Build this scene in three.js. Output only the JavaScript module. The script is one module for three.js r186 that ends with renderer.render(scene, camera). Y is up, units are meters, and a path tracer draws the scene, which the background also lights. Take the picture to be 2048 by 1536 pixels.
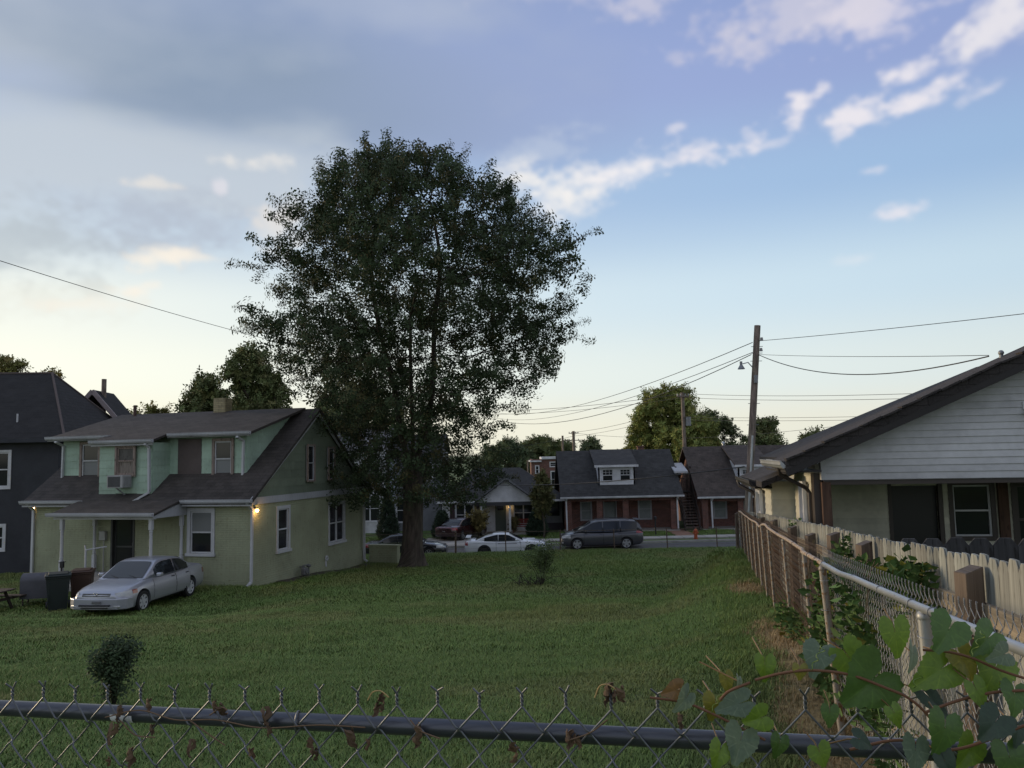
import * as THREE from 'three';
import { mergeGeometries } from 'three/addons/utils/BufferGeometryUtils.js';
import { RoundedBoxGeometry } from 'three/addons/geometries/RoundedBoxGeometry.js';
import { Brush, Evaluator, SUBTRACTION } from 'three-bvh-csg';

// ---------------------------------------------------------------- camera, sky, sun, exposure
const scene = new THREE.Scene();
const D2R = Math.PI / 180;
const camera = new THREE.PerspectiveCamera(51.28, 4 / 3, 0.05, 4000);
camera.position.set(0, 1.7, 0);
camera.rotation.set(5 * D2R, 0, -1.2 * D2R);
const renderer = new THREE.WebGLRenderer({ antialias: true });
renderer.toneMapping = THREE.LinearToneMapping;
renderer.toneMappingExposure = 1.62;
renderer.shadowMap.enabled = true;

// seeded random numbers and noise
function rng(seed) { let a = seed >>> 0; return () => { a = (a + 0x6d2b79f5) | 0; let t = Math.imul(a ^ (a >>> 15), 1 | a); t = (t + Math.imul(t ^ (t >>> 7), 61 | t)) ^ t; return ((t ^ (t >>> 14)) >>> 0) / 4294967296; }; }
const clamp = (x, a = 0, b = 1) => Math.min(b, Math.max(a, x)), lerp = (a, b, t) => a + (b - a) * t;
const sst = (a, b, x) => { const t = clamp((x - a) / (b - a)); return t * t * (3 - 2 * t); };
const hash3 = (x, y, z) => { let h = Math.imul(x, 374761393) ^ Math.imul(y, 668265263) ^ Math.imul(z, 2147483647 ^ 0x5bd1e995); h = Math.imul(h ^ (h >>> 13), 1274126177); h ^= h >>> 16; return (h >>> 0) / 4294967296; };
function noise3(x, y, z, p = 0) {
  const X = Math.floor(x), Y = Math.floor(y), Z = Math.floor(z); let u = x - X, v = y - Y, w = z - Z;
  u = u * u * (3 - 2 * u); v = v * v * (3 - 2 * v); w = w * w * (3 - 2 * w);
  const m = p ? (i) => ((i % p) + p) % p : (i) => i, h = (i, j, k) => hash3(m(X + i), m(Y + j), Z + k);
  return lerp(lerp(lerp(h(0, 0, 0), h(1, 0, 0), u), lerp(h(0, 1, 0), h(1, 1, 0), u), v), lerp(lerp(h(0, 0, 1), h(1, 0, 1), u), lerp(h(0, 1, 1), h(1, 1, 1), u), v), w);
}
const fbm = (x, y, z, o = 4, p = 0) => { let s = 0, a = 0.5, n = 0; for (let i = 0; i < o; i++) { s += a * noise3(x, y, z + i * 17, p); n += a; a *= 0.5; x *= 2; y *= 2; z *= 2; p *= 2; } return s / n; };
const table = (t) => (x) => { if (x <= t[0][0]) return t[0][1]; for (let i = 1; i < t.length; i++) if (x <= t[i][0]) return lerp(t[i - 1][1], t[i][1], (x - t[i - 1][0]) / (t[i][0] - t[i - 1][0])); return t[t.length - 1][1]; };
const table3 = (t) => (x) => { if (x <= t[0][0]) return t[0][1]; for (let i = 1; i < t.length; i++) if (x <= t[i][0]) { const k = sst(0, 1, (x - t[i - 1][0]) / (t[i][0] - t[i - 1][0])); return t[i - 1][1].map((a, c) => lerp(a, t[i][1][c], k)); } return t[t.length - 1][1]; };

// the evening sky: air and clouds, laid out by compass direction (azimuth from straight ahead, elevation), in linear radiance
{
  const blue = table3([[-1, [0.60, 0.60, 0.51]], [1.5, [0.62, 0.62, 0.54]], [5, [0.56, 0.63, 0.63]], [11, [0.44, 0.565, 0.66]], [18, [0.265, 0.395, 0.585]], [25, [0.235, 0.30, 0.52]], [36, [0.18, 0.245, 0.46]], [60, [0.17, 0.24, 0.40]], [90, [0.17, 0.23, 0.37]]]);
  const warm = table3([[-1, [0.82, 0.75, 0.54]], [2, [0.82, 0.77, 0.58]], [6, [0.82, 0.81, 0.68]], [10, [0.74, 0.75, 0.67]], [15, [0.48, 0.54, 0.59]], [21, [0.34, 0.40, 0.51]], [30, [0.25, 0.31, 0.44]], [45, [0.2, 0.28, 0.44]], [70, [0.17, 0.24, 0.40]], [90, [0.17, 0.23, 0.37]]]);
  const white = [0.66, 0.63, 0.66], pink = [0.47, 0.465, 0.555], cream = [0.75, 0.69, 0.60], grey = [0.355, 0.395, 0.465], dark = [0.20, 0.258, 0.345], violet = [0.238, 0.297, 0.455];
  // [azimuth, elevation, half length, half height, tilt, opacity, colour, raggedness]
  const puffs = [
    // low grey cloud on the left and the cream tufts below it
    [-24.5, 15.6, 8.5, 2.3, 3, 0.85, grey, 0.8], [-33, 13.5, 7, 3.2, 0, 0.8, [0.385, 0.431, 0.462], 0.8], [-31, 10.2, 6, 1.5, 0, 0.55, [0.616, 0.616, 0.554], 0.9],
    [-24.3, 13.1, 2.3, 0.75, 17, 0.85, cream, 1], [-22.3, 13.4, 2.0, 0.35, 2, 0.6, cream, 1], [-25.1, 11.2, 1.5, 0.5, 14, 0.85, cream, 1], [-29, 9.9, 4, 0.5, 3, 0.55, cream, 1],
    [-17.6, 20.0, 2.4, 0.55, 4, 0.85, [0.654, 0.631, 0.601], 1], [-24.9, 17.9, 1.9, 0.5, 3, 0.75, [0.654, 0.616, 0.570], 1], [-16.5, 15.6, 2.1, 2.6, 0, 0.75, [0.639, 0.608, 0.570], 1], [-20.2, 18.1, 0.5, 0.5, 0, 0.6, white, 1],
    // white bank behind and right of the big tree, drawn out to the right
    [0.3, 19.2, 2.6, 1.3, 20, 0.9, [0.731, 0.701, 0.662], 0.9], [4.6, 17.9, 3.8, 2.3, 27, 1, [0.708, 0.685, 0.662], 0.6], [8.8, 19.6, 4.4, 1.2, 9, 1, [0.693, 0.670, 0.678], 0.6], [13.5, 20.2, 3.6, 0.95, 3, 0.85, white, 1], [19, 20.3, 2.4, 0.3, 6, 0.35, white, 1.1], [2.5, 21.2, 4, 1.3, 10, 0.5, [0.424, 0.477, 0.570], 0.8],
    // small white tufts, right
    [20.9, 22.7, 1.25, 0.8, 10, 1, white, 1], [22.1, 23.1, 0.7, 0.6, 20, 0.9, white, 1], [20.6, 21.6, 0.65, 1.1, -12, 0.85, white, 1],
    [24.2, 21.1, 1.7, 0.95, 8, 1, white, 1], [28.9, 21.7, 2.9, 0.85, 16, 1, white, 1], [27.7, 23.2, 1.4, 0.8, 3, 0.95, white, 1], [31.6, 21.1, 1.5, 0.5, 18, 0.55, white, 1], [32.3, 24.6, 2.6, 1.5, 30, 0.95, [0.647, 0.624, 0.647], 0.9],
    [26.6, 14.8, 1.25, 0.6, 6, 0.8, white, 1], [23.7, 12.2, 1.5, 0.55, 0, 0.5, [0.578, 0.616, 0.654], 1], [25.1, 17.7, 0.7, 0.25, 0, 0.4, white, 1], [12.3, 22.1, 0.7, 0.3, 6, 0.55, white, 1],
    // rose-grey bank along the top right
    [21.5, 27.9, 6.2, 2.3, 2, 0.85, pink, 0.9], [17.2, 26.4, 2.8, 0.9, -8, 0.7, pink, 1], [26.3, 26.9, 3.6, 2.2, 8, 0.8, [0.578, 0.547, 0.608], 0.9], [31, 28.5, 5, 1.6, 0, 0.7, pink, 0.9], [10, 30.0, 2.1, 1.3, 0, 0.8, pink, 1], [12.4, 26.4, 0.6, 0.5, 0, 0.5, pink, 1], [3, 31.3, 6, 1.0, -3, 0.5, pink, 0.9],
  ].map(([a, e, ra, re, rot, op, col, rag]) => ({ a, e, ra, re, c: Math.cos(rot * D2R), s: Math.sin(rot * D2R), op, col, rag }));
  const W = 2048, H = 1024, data = new Float32Array(W * H * 4);
  for (let j = 0; j < H; j++) {
    const el = ((j + 0.5) / H - 0.5) * 180;
    for (let i = 0; i < W; i++) {
      const lon = ((i + 0.5) / W - 0.5) * 2 * Math.PI, ce = Math.cos(el * D2R), dx = Math.cos(lon) * ce, dz = Math.sin(lon) * ce, dy = Math.sin(el * D2R);
      let az = Math.atan2(dx, -dz) / D2R, c;
      const o = (j * W + i) * 4;
      if (el < -2) c = [0.10, 0.105, 0.09];
      else {
        const dA = Math.min(Math.abs(az + 52), 360 - Math.abs(az + 52)), w = Math.exp(-((dA / 48) ** 2)), b = blue(el), m = warm(el);
        c = b.map((x, k) => lerp(x * lerp(1, 0.72, sst(60, 150, dA)), m[k], w));
        const n1 = fbm(dx * 9, dy * 20, dz * 9, 5), n3 = fbm(dx * 4 + 9, dy * 9, dz * 4, 4);
        let n2 = -1;
        const put = (col, a) => { for (let k = 0; k < 3; k++) c[k] = lerp(c[k], col[k], a); };
        // the wide grey sheet over the upper left, with soft folds
        const low = 20.9 + (n1 - 0.5) * 4 + 2.0 * sst(-20, -34, az), right = lerp(9.5, 0.5, sst(20, 31, el)) + (n1 - 0.5) * 16;
        const sheet = sst(low - 2.2, low + 1.6, el) * sst(right + 11, right - 9, az) * sst(-112, -70, az) * sst(78, 50, el);
        const tone = dark.map((x, k) => lerp(x, violet[k], clamp(sst(-18, 4, az) + sst(25, 31, el) * 0.55)));
        const shade = clamp(sst(22, 24, el + (n3 - 0.5) * 10) * sst(31, 25, el) * 0.0 + 0.0);
        const folds = (n3 - 0.5) * 1.0 + (n1 - 0.5) * 0.7 + 0.30 * sst(-24, -36, az) + 0.16 * sst(26, 30, el);
        put(tone.map((x, k) => lerp(x, [0.41, 0.45, 0.51][k], clamp(folds + shade)) ), sheet * clamp(0.86 + (n3 - 0.5) * 0.5 - 0.25 * sst(-6, 8, az)));
        // veil of lighter cloud under the sheet
        put([0.43, 0.475, 0.525], 0.85 * sst(14.5, 17.5, el + (n1 - 0.5) * 5) * sst(23, 20, el + (n1 - 0.5) * 3) * sst(-9, -17, az + (n1 - 0.5) * 14) * sst(-100, -60, az));
        for (const p of puffs) {
          const u = (az - p.a) * ce, v = el - p.e; if (Math.abs(u) > p.ra * 2.3 + 1 || Math.abs(v) > Math.max(p.re, p.ra * Math.abs(p.s)) * 2 + 1) continue;
          const x = (u * p.c + v * p.s) / p.ra, y = (-u * p.s + v * p.c) / p.re, r = Math.sqrt(x * x + y * y);
          if (n2 < 0) n2 = 0.62 * fbm(dx * 24 + 5, dy * 46, dz * 24, 4) + 0.38 * fbm(dx * 95 + 2, dy * 150, dz * 95, 3);
          put(p.col, p.op * 0.92 * sst(-0.05, 1.1, 1.12 - r + ((n2 - 0.5) * 3.2 + (n1 - 0.5) * 1.0) * p.rag));
        }
        // pale cloud added over the unseen rest of the sky to brighten the scene
        const rest = Math.max(sst(36, 46, az), sst(-95, -125, az), sst(33, 44, el) * sst(-20, 0, az)), cov = sst(0.36, 0.56, n3 * 0.65 + n1 * 0.35);
        const far = sst(150, 50, dA); put([lerp(0.42, 0.70, far), lerp(0.44, 0.70, far), lerp(0.50, 0.68, far)], rest * cov * 0.9 * sst(3, 9, el));
      }
      data[o] = c[0] * 0.81; data[o + 1] = c[1] * 0.81; data[o + 2] = c[2] * 0.81; data[o + 3] = 1;
    }
  }
  const t = new THREE.DataTexture(data, W, H, THREE.RGBAFormat, THREE.FloatType);
  t.mapping = THREE.EquirectangularReflectionMapping; t.magFilter = THREE.LinearFilter; t.minFilter = THREE.LinearFilter; t.needsUpdate = true;
  scene.background = t; scene.environment = t;
}
// the low sun behind thin cloud, left of the view
const sun = new THREE.DirectionalLight(new THREE.Color().setRGB(1, 0.76, 0.48), 1.4);
{ const az = -64 * D2R, el = 7 * D2R; sun.position.set(Math.sin(az) * Math.cos(el) * 120, Math.sin(el) * 120, -Math.cos(az) * Math.cos(el) * 120 - 30); sun.target.position.set(0, 0, -30); }
sun.castShadow = true; sun.shadow.radius = 24; sun.shadow.mapSize.set(2048, 2048);
Object.assign(sun.shadow.camera, { left: -70, right: 70, top: 50, bottom: -50, near: 1, far: 300 });
scene.add(sun, sun.target);

// ---------------------------------------------------------------- helpers
const V = (x, y, z) => new THREE.Vector3(x, y, z), M4 = () => new THREE.Matrix4();
const clean = (g) => { let q = g.index ? g.toNonIndexed() : g; for (const k of Object.keys(q.attributes)) if (!['position', 'normal', 'uv', 'color'].includes(k)) q.deleteAttribute(k); if (!q.attributes.normal) q.computeVertexNormals(); if (!q.attributes.uv) q.setAttribute('uv', new THREE.BufferAttribute(new Float32Array(q.attributes.position.count * 2), 2)); return q; };
const join = (list) => { const l = [].concat(list).flat(9).map(clean); const anyC = l.some((g) => g.attributes.color); if (anyC) for (const g of l) if (!g.attributes.color) g.setAttribute('color', new THREE.BufferAttribute(new Float32Array(g.attributes.position.count * 3).fill(1), 3)); return l.length === 1 ? l[0] : mergeGeometries(l); };
function uvm(g) {   // uv in metres from the dominant axis of each normal
  const p = g.attributes.position, n = g.attributes.normal, uv = new Float32Array(p.count * 2);
  for (let i = 0; i < p.count; i++) {
    const a = Math.abs(n.getX(i)), b = Math.abs(n.getY(i)), c = Math.abs(n.getZ(i)), x = p.getX(i), y = p.getY(i), z = p.getZ(i);
    if (b > a && b > c) { uv[2 * i] = x; uv[2 * i + 1] = z; } else if (a > c) { uv[2 * i] = z; uv[2 * i + 1] = y; } else { uv[2 * i] = x; uv[2 * i + 1] = y; }
  }
  g.setAttribute('uv', new THREE.BufferAttribute(uv, 2)); return g;
}
function mesh(parent, name, geos, mat, extra) {
  const keep = extra?.keepUv, g = join(geos); if (!keep) uvm(g);
  const m = new THREE.Mesh(g, mat); m.name = name; m.castShadow = m.receiveShadow = true;
  if (extra?.label) m.userData.label = extra.label; if (extra?.kind) m.userData.kind = extra.kind;
  parent.add(m); return m;
}
const taken = new Map(), numbered = (n) => { const k = taken.get(n) ?? 0; taken.set(n, k + 1); return k ? n + '_' + String(k).padStart(3, '0') : n; };
function tag(o, label, category, group, kind) { if (label) o.userData.label = label; if (category) o.userData.category = category; if (group) o.userData.group = group; if (kind) o.userData.kind = kind; return o; }
function thing(name, label, category, pos = [0, 0, 0], turn = 0, group) { const o = new THREE.Group(); o.name = numbered(name); o.position.set(...pos); o.rotation.y = turn; scene.add(o); return tag(o, label, category, group); }
function single(name, geos, mat, label, category, group, kind) { const m = mesh(scene, numbered(name), geos, mat); return tag(m, label, category, group, kind); }
const xf = (g, m) => { g.applyMatrix4(m); if (m.determinant() < 0) { const q = clean(g), p = q.attributes.position, n = q.attributes.normal; for (const a of [p, n, q.attributes.uv]) for (let i = 0; i < a.count; i += 3) for (let k = 0; k < a.itemSize; k++) { const t = a.getComponent(i + 1, k); a.setComponent(i + 1, k, a.getComponent(i + 2, k)); a.setComponent(i + 2, k, t); } return q; } return g; };
const box = (w, h, d, x = 0, y = 0, z = 0, ry = 0) => { const g = new THREE.BoxGeometry(w, h, d); if (ry) g.rotateY(ry); return g.translate(x, y, z); };
const bx = (x0, x1, y0, y1, z0, z1) => box(Math.abs(x1 - x0), Math.abs(y1 - y0), Math.abs(z1 - z0), (x0 + x1) / 2, (y0 + y1) / 2, (z0 + z1) / 2);
const rbox = (w, h, d, r, x = 0, y = 0, z = 0, s = 2) => new RoundedBoxGeometry(w, h, d, s, r).translate(x, y, z);
function bar(p, q, r, seg = 8, r2 = r) { const a = V(...p), b = V(...q), d = b.clone().sub(a), g = new THREE.CylinderGeometry(r2, r, d.length(), seg); g.applyQuaternion(new THREE.Quaternion().setFromUnitVectors(V(0, 1, 0), d.clone().normalize())); return g.translate((a.x + b.x) / 2, (a.y + b.y) / 2, (a.z + b.z) / 2); }
function beam(p, q, w, h) { const a = V(...p), b = V(...q), d = b.clone().sub(a), g = new THREE.BoxGeometry(w, h, d.length()); g.applyMatrix4(M4().lookAt(b, a, V(0, 1, 0))); return g.translate((a.x + b.x) / 2, (a.y + b.y) / 2, (a.z + b.z) / 2); }
// tube through points with a radius at each point
function tube(pts, rad, seg = 6, cap = false) {
  const n = pts.length, P = pts.map((p) => (p.isVector3 ? p : V(...p))), pos = [], nor = [], uv = [], idx = [], t = V(), u = V(), w = V(); let ref = V(0.31, 0.11, 0.94), len = 0;
  for (let i = 0; i < n; i++) {
    t.copy(P[Math.min(i + 1, n - 1)]).sub(P[Math.max(i - 1, 0)]).normalize(); u.copy(ref).addScaledVector(t, -ref.dot(t)); if (u.lengthSq() < 1e-4) u.set(1, 0, 0).addScaledVector(t, -t.x); u.normalize(); w.crossVectors(t, u); ref = u.clone();
    if (i) len += P[i].distanceTo(P[i - 1]); const r = typeof rad === 'number' ? rad : rad[i];
    for (let k = 0; k <= seg; k++) { const a = (k / seg) * Math.PI * 2, x = Math.cos(a), y = Math.sin(a), nx = u.x * x + w.x * y, ny = u.y * x + w.y * y, nz = u.z * x + w.z * y; pos.push(P[i].x + nx * r, P[i].y + ny * r, P[i].z + nz * r); nor.push(nx, ny, nz); uv.push((k / seg) * 6.28 * Math.max(r, 0.02), len); }
  }
  for (let i = 0; i < n - 1; i++) for (let k = 0; k < seg; k++) { const a = i * (seg + 1) + k, b = a + seg + 1; idx.push(a, a + 1, b, a + 1, b + 1, b); }
  if (cap) for (const e of [0, n - 1]) { const c = pos.length / 3; pos.push(P[e].x, P[e].y, P[e].z); const d = P[e].clone().sub(P[e ? e - 1 : 1]).normalize(); nor.push(d.x, d.y, d.z); uv.push(0, 0); for (let k = 0; k < seg; k++) { const a = e * (seg + 1) + k; e ? idx.push(a, a + 1, c) : idx.push(a + 1, a, c); } }
  const g = new THREE.BufferGeometry(); g.setAttribute('position', new THREE.Float32BufferAttribute(pos, 3)); g.setAttribute('normal', new THREE.Float32BufferAttribute(nor, 3)); g.setAttribute('uv', new THREE.Float32BufferAttribute(uv, 2)); g.setIndex(idx); return g;
}
const curve = (pts, n) => new THREE.CatmullRomCurve3(pts.map((p) => V(...p))).getPoints(n);
// a flat plate: outline [[x,y]...] with holes, thickness t, placed by a matrix (local z runs outward)
function plate(out, t, m, holes = []) {
  const s = new THREE.Shape(out.map(([x, y]) => new THREE.Vector2(x, y)));
  for (const [x0, x1, y0, y1] of holes) s.holes.push(new THREE.Path([[x0, y0], [x1, y0], [x1, y1], [x0, y1]].map(([x, y]) => new THREE.Vector2(x, y))));
  const g = new THREE.ExtrudeGeometry(s, { depth: t, bevelEnabled: false }).translate(0, 0, -t); if (m) g.applyMatrix4(m); return g;
}
// frames for walls: front (x right, z out), side (local x runs back along -z, outward +x), left side
const FRONT = (z) => M4().makeTranslation(0, 0, z), SIDE = (x) => M4().makeBasis(V(0, 0, -1), V(0, 1, 0), V(1, 0, 0)).setPosition(x, 0, 0), LEFT = (x) => M4().makeBasis(V(0, 0, 1), V(0, 1, 0), V(-1, 0, 0)).setPosition(x, 0, 0);
// a sloping roof slab between an eave line and a ridge line (in the local y-z plane), running along x
function slab(x0, x1, [z0, y0], [z1, y1], t) { const g = bx(x0, x1, 0, 1, 0, 1), p = g.attributes.position; for (let i = 0; i < p.count; i++) { const k = p.getZ(i), h = p.getY(i); p.setXYZ(i, p.getX(i), lerp(y0, y1, k) - t * (1 - h), lerp(z0, z1, k)); } const q = g.toNonIndexed(); q.computeVertexNormals(); return q; }
// lapped boards on a wall: one mesh for each board
function lap(parent, mats, m, h, y0, y1, xl, xr, holes = [], t = 0.022, name = 'siding_board', rnd = rng(7), maxLen = 99) {
  const n = Math.round((y1 - y0) / h), cache = [];
  for (let r = 0; r < n; r++) {
    const a = y0 + r * h, b = Math.min(a + h, y1), L0 = xl(a + 0.02), R0 = xr(a + 0.02), L1 = xl(b), R1 = xr(b); if (R0 - L0 < 0.05) continue;
    const cuts = [[L0, R0, L1, R1]];
    for (const [hx0, hx1, hy0, hy1] of holes) if (b > hy0 + 0.01 && a < hy1 - 0.01) for (let i = cuts.length - 1; i >= 0; i--) { const c = cuts[i]; if (hx1 <= c[0] || hx0 >= c[1]) continue; cuts.splice(i, 1); if (hx0 - c[0] > 0.03) cuts.push([c[0], hx0, c[2], hx0]); if (c[1] - hx1 > 0.03) cuts.push([hx1, c[1], hx1, c[3]]); }
    const fin = []; for (const c of cuts) { const k = Math.max(1, Math.ceil((c[1] - c[0]) / maxLen)); const off = k > 1 ? (rnd() - 0.5) * 0.5 : 0; for (let i = 0; i < k; i++) { const f0 = i ? clamp((i + off) / k) : 0, f1 = i < k - 1 ? clamp((i + 1 + off) / k) : 1; if (f1 - f0 > 0.02) fin.push([lerp(c[0], c[1], f0) + (i ? 0.002 : 0), lerp(c[0], c[1], f1), Math.max(c[2], lerp(c[0], c[1], f0)) + (i ? 0.002 : 0), Math.min(c[3], lerp(c[0], c[1], f1))]); } }
    for (const [p, q, p1, q1] of fin) {
      const lo = t, hi = t * 0.35, g = bx(0, 1, 0, 1, 0, 1), P = g.attributes.position, dy = (rnd() - 0.5) * h * 0.03;
      for (let i = 0; i < P.count; i++) { const u = P.getX(i), v = P.getY(i), w = P.getZ(i); P.setXYZ(i, v ? lerp(p1, Math.max(q1, p1 + 0.01), u) : lerp(p, q, u), v ? b + 0.004 : a + dy, w ? (v ? hi : lo) : 0); }
      const q2 = g.toNonIndexed(); q2.computeVertexNormals(); q2.applyMatrix4(m);
      mesh(parent, name, q2, mats[Math.floor(rnd() * mats.length)]);
    }
  }
}

// ---------------------------------------------------------------- computed textures (colour variation, grain, fine relief)
const toS = (x) => 255 * (x <= 0.0031308 ? 12.92 * x : 1.055 * Math.pow(x, 1 / 2.4) - 0.055);
function tex(w, h, rx, ry, fn, data = false) {
  const a = new Uint8Array(w * h * 4);
  for (let j = 0; j < h; j++) for (let i = 0; i < w; i++) { const c = fn(i / w, j / h), o = (j * w + i) * 4, q = typeof c === 'number' ? [c, c, c] : c; for (let k = 0; k < 3; k++) a[o + k] = clamp(data ? q[k] * 255 : toS(q[k]), 0, 255); a[o + 3] = 255; }
  const t = new THREE.DataTexture(a, w, h, THREE.RGBAFormat); t.wrapS = t.wrapT = THREE.RepeatWrapping; t.magFilter = THREE.LinearFilter; t.minFilter = THREE.LinearMipmapLinearFilter; t.generateMipmaps = true; t.repeat.set(1 / rx, 1 / ry); if (!data) t.colorSpace = THREE.SRGBColorSpace; t.needsUpdate = true; return t;
}
const mat = (c, rough = 0.8, o = {}) => { const m = new THREE.MeshStandardMaterial({ roughness: rough, ...o }); Array.isArray(c) ? m.color.setRGB(...c) : m.color.set(c); return m; };
const phys = (c, rough, o = {}) => { const m = new THREE.MeshPhysicalMaterial({ roughness: rough, ...o }); m.color.setRGB(...c); return m; };
const T = {
  mottle: tex(256, 256, 2.3, 2.3, (u, v) => { const n = fbm(u * 6, v * 6, 3, 5, 6), m = fbm(u * 40, v * 40, 8, 2, 40); return 0.62 + 0.5 * n * 0.8 + (m - 0.5) * 0.12; }),
  paint: tex(512, 512, 3.1, 3.1, (u, v) => { const n = fbm(u * 5, v * 5, 13, 5, 5), s = fbm(u * 60, v * 9, 4, 3, 3), chip = 0.5 * sst(0.70, 0.78, fbm(u * 32, v * 32, 21, 3, 32)); const b = 0.72 + 0.36 * (n - 0.5) + 0.14 * (s - 0.5); return [b * lerp(1, 0.72, chip), b * lerp(1, 0.68, chip), b * lerp(1, 0.62, chip)]; }),
  grain: tex(256, 512, 0.35, 1.9, (u, v) => { const n = fbm(u * 26, v * 3, 5, 4, 0), k = fbm(u * 90, v * 5, 2, 2), b = fbm(u * 4, v * 4, 31, 3, 4), kn = sst(0.7, 0.8, fbm(u * 8, v * 14, 51, 2)), g = 0.42 + 0.75 * n + 0.34 * (k - 0.5) + 0.55 * (b - 0.5) - 0.35 * kn; return [g * 1.02, g * (0.99 - 0.06 * kn), g * (0.95 - 0.12 * kn)]; }),
  grainX: tex(512, 256, 1.9, 0.35, (u, v) => { const n = fbm(u * 3, v * 26, 5, 4, 0), k = fbm(u * 5, v * 90, 2, 2), b = fbm(u * 4, v * 4, 31, 3, 4); return 0.55 + 0.42 * n + 0.22 * (k - 0.5) + 0.3 * (b - 0.5); }),
  shingle: tex(512, 512, 2.0, 2.0, (u, v) => { const r = Math.floor(v * 14), f = v * 14 - r, c = u * 7 + (r % 2) * 0.5, k = Math.floor(c) % 7, g = fbm(u * 120, v * 120, 2, 2, 120), tone = hash3(k, r, 5), big = fbm(u * 4, v * 4, 6, 3, 4); return (0.58 + 0.26 * tone + 0.5 * (g - 0.5) + 0.5 * (big - 0.5)) * (f < 0.1 || c - Math.floor(c) < 0.05 ? 0.72 : 1); }),
  shingleB: tex(512, 512, 2.0, 2.0, (u, v) => { const r = Math.floor(v * 14), f = v * 14 - r, c = u * 7 + (r % 2) * 0.5; return (c - Math.floor(c) < 0.05 ? 0.2 : 0.9 - f * 0.7) + 0.1 * fbm(u * 120, v * 120, 2, 2, 120); }, true),
  brick: tex(512, 512, 1.76, 1.68, (u, v) => { const r = Math.floor(v * 24), f = v * 24 - r, c = u * 8 + (r % 2) * 0.5, k = Math.floor(c) % 8, e = c - Math.floor(c), mort = f < 0.14 || e < 0.05, tone = hash3(k, r, 9), g = fbm(u * 90, v * 90, 4, 2, 90), b = fbm(u * 4, v * 4, 1, 3, 4); if (mort) return [0.42, 0.40, 0.37].map((x) => x * (0.8 + 0.4 * g)); const s = 0.45 + 0.55 * tone + 0.5 * (g - 0.5) + 0.5 * (b - 0.5); return [0.30 * s + 0.04, 0.115 * s + 0.02, 0.075 * s + 0.015]; }),
  brickB: tex(512, 512, 1.76, 1.68, (u, v) => { const r = Math.floor(v * 24), f = v * 24 - r, c = u * 8 + (r % 2) * 0.5, e = c - Math.floor(c); return (f < 0.14 || e < 0.05 ? 0.2 : 0.85) + 0.15 * fbm(u * 90, v * 90, 4, 2, 90); }, true),
  speck: tex(256, 256, 0.7, 0.7, (u, v) => 0.55 + 0.5 * fbm(u * 70, v * 70, 4, 3, 70) + 0.35 * (fbm(u * 5, v * 5, 9, 4, 5) - 0.5)),
  rough: tex(256, 256, 1.3, 1.3, (u, v) => fbm(u * 30, v * 30, 7, 4, 30), true),
  bark: tex(256, 512, 0.9, 2.4, (u, v) => { const n = fbm(u * 14 + 1.5 * fbm(u * 6, v * 10, 3, 2, 0), v * 6, 11, 4), l = fbm(u * 5, v * 5, 40, 3, 5); return [0.5 + 0.9 * (n - 0.4), 0.48 + 0.86 * (n - 0.4) + 0.1 * (l - 0.5), 0.44 + 0.8 * (n - 0.4)]; }),
  barkB: tex(256, 512, 0.9, 2.4, (u, v) => fbm(u * 14 + 1.5 * fbm(u * 6, v * 10, 3, 2, 0), v * 6, 11, 4), true),
  turf: tex(512, 512, 3.7, 3.7, (u, v) => { const n = fbm(u * 9, v * 9, 2, 5, 9), f = fbm(u * 110, v * 110, 5, 3, 110); return [0.55 + 0.7 * (n - 0.5) + 0.8 * (f - 0.5), 0.6 + 0.55 * (n - 0.5) + 0.8 * (f - 0.5), 0.55 + 0.5 * (n - 0.5) + 0.7 * (f - 0.5)]; }),
  rust: tex(256, 256, 0.31, 0.31, (u, v) => { const n = fbm(u * 8, v * 8, 6, 5, 8), r = sst(0.45, 0.6, n); return [lerp(0.62, 0.42, r), lerp(0.64, 0.25, r), lerp(0.66, 0.13, r)].map((x) => x * (0.8 + 0.4 * fbm(u * 50, v * 50, 1, 2, 50))); }),
};
// ---------------------------------------------------------------- terrain, street, lawn
const fenceX = (d) => 1.0 + 0.235 * d;                       // the side chain-link fence in plan (d = metres ahead)
const baseT = table([[-400, 3], [-60, 0.6], [0, 0], [2, -0.02], [4, -0.16], [7.5, -0.55], [10, -0.85], [13, -1.2], [17, -1.66], [22, -2.2], [28.75, -2.75], [33, -3.03], [36, -3.22], [40, -3.38], [43.2, -3.47], [43.8, -3.62], [45.2, -4.5]]);
const baseS = (d) => (baseT(d - 0.8) + baseT(d - 0.4) + baseT(d) + baseT(d + 0.4) + baseT(d + 0.8)) / 5;
const bermT = table([[0, 0], [4, -0.35], [5.4, -0.62], [6.8, -0.6], [8.1, -0.34], [10.1, -0.52], [12.5, -0.78], [17, -0.98], [23, -1.18], [28, -2.1], [34, -3.0], [40, -3.38]]);
const picketTop = table([[0, 1.3], [2, 1.22], [3.6, 1.155], [4.5, 1.094], [7, 0.92], [9.4, 0.79], [22.6, -0.05], [29, -0.5], [40, -1.5]]);
const streetY = (x) => -4.25 + 0.003 * clamp(x, -60, 60);
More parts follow.
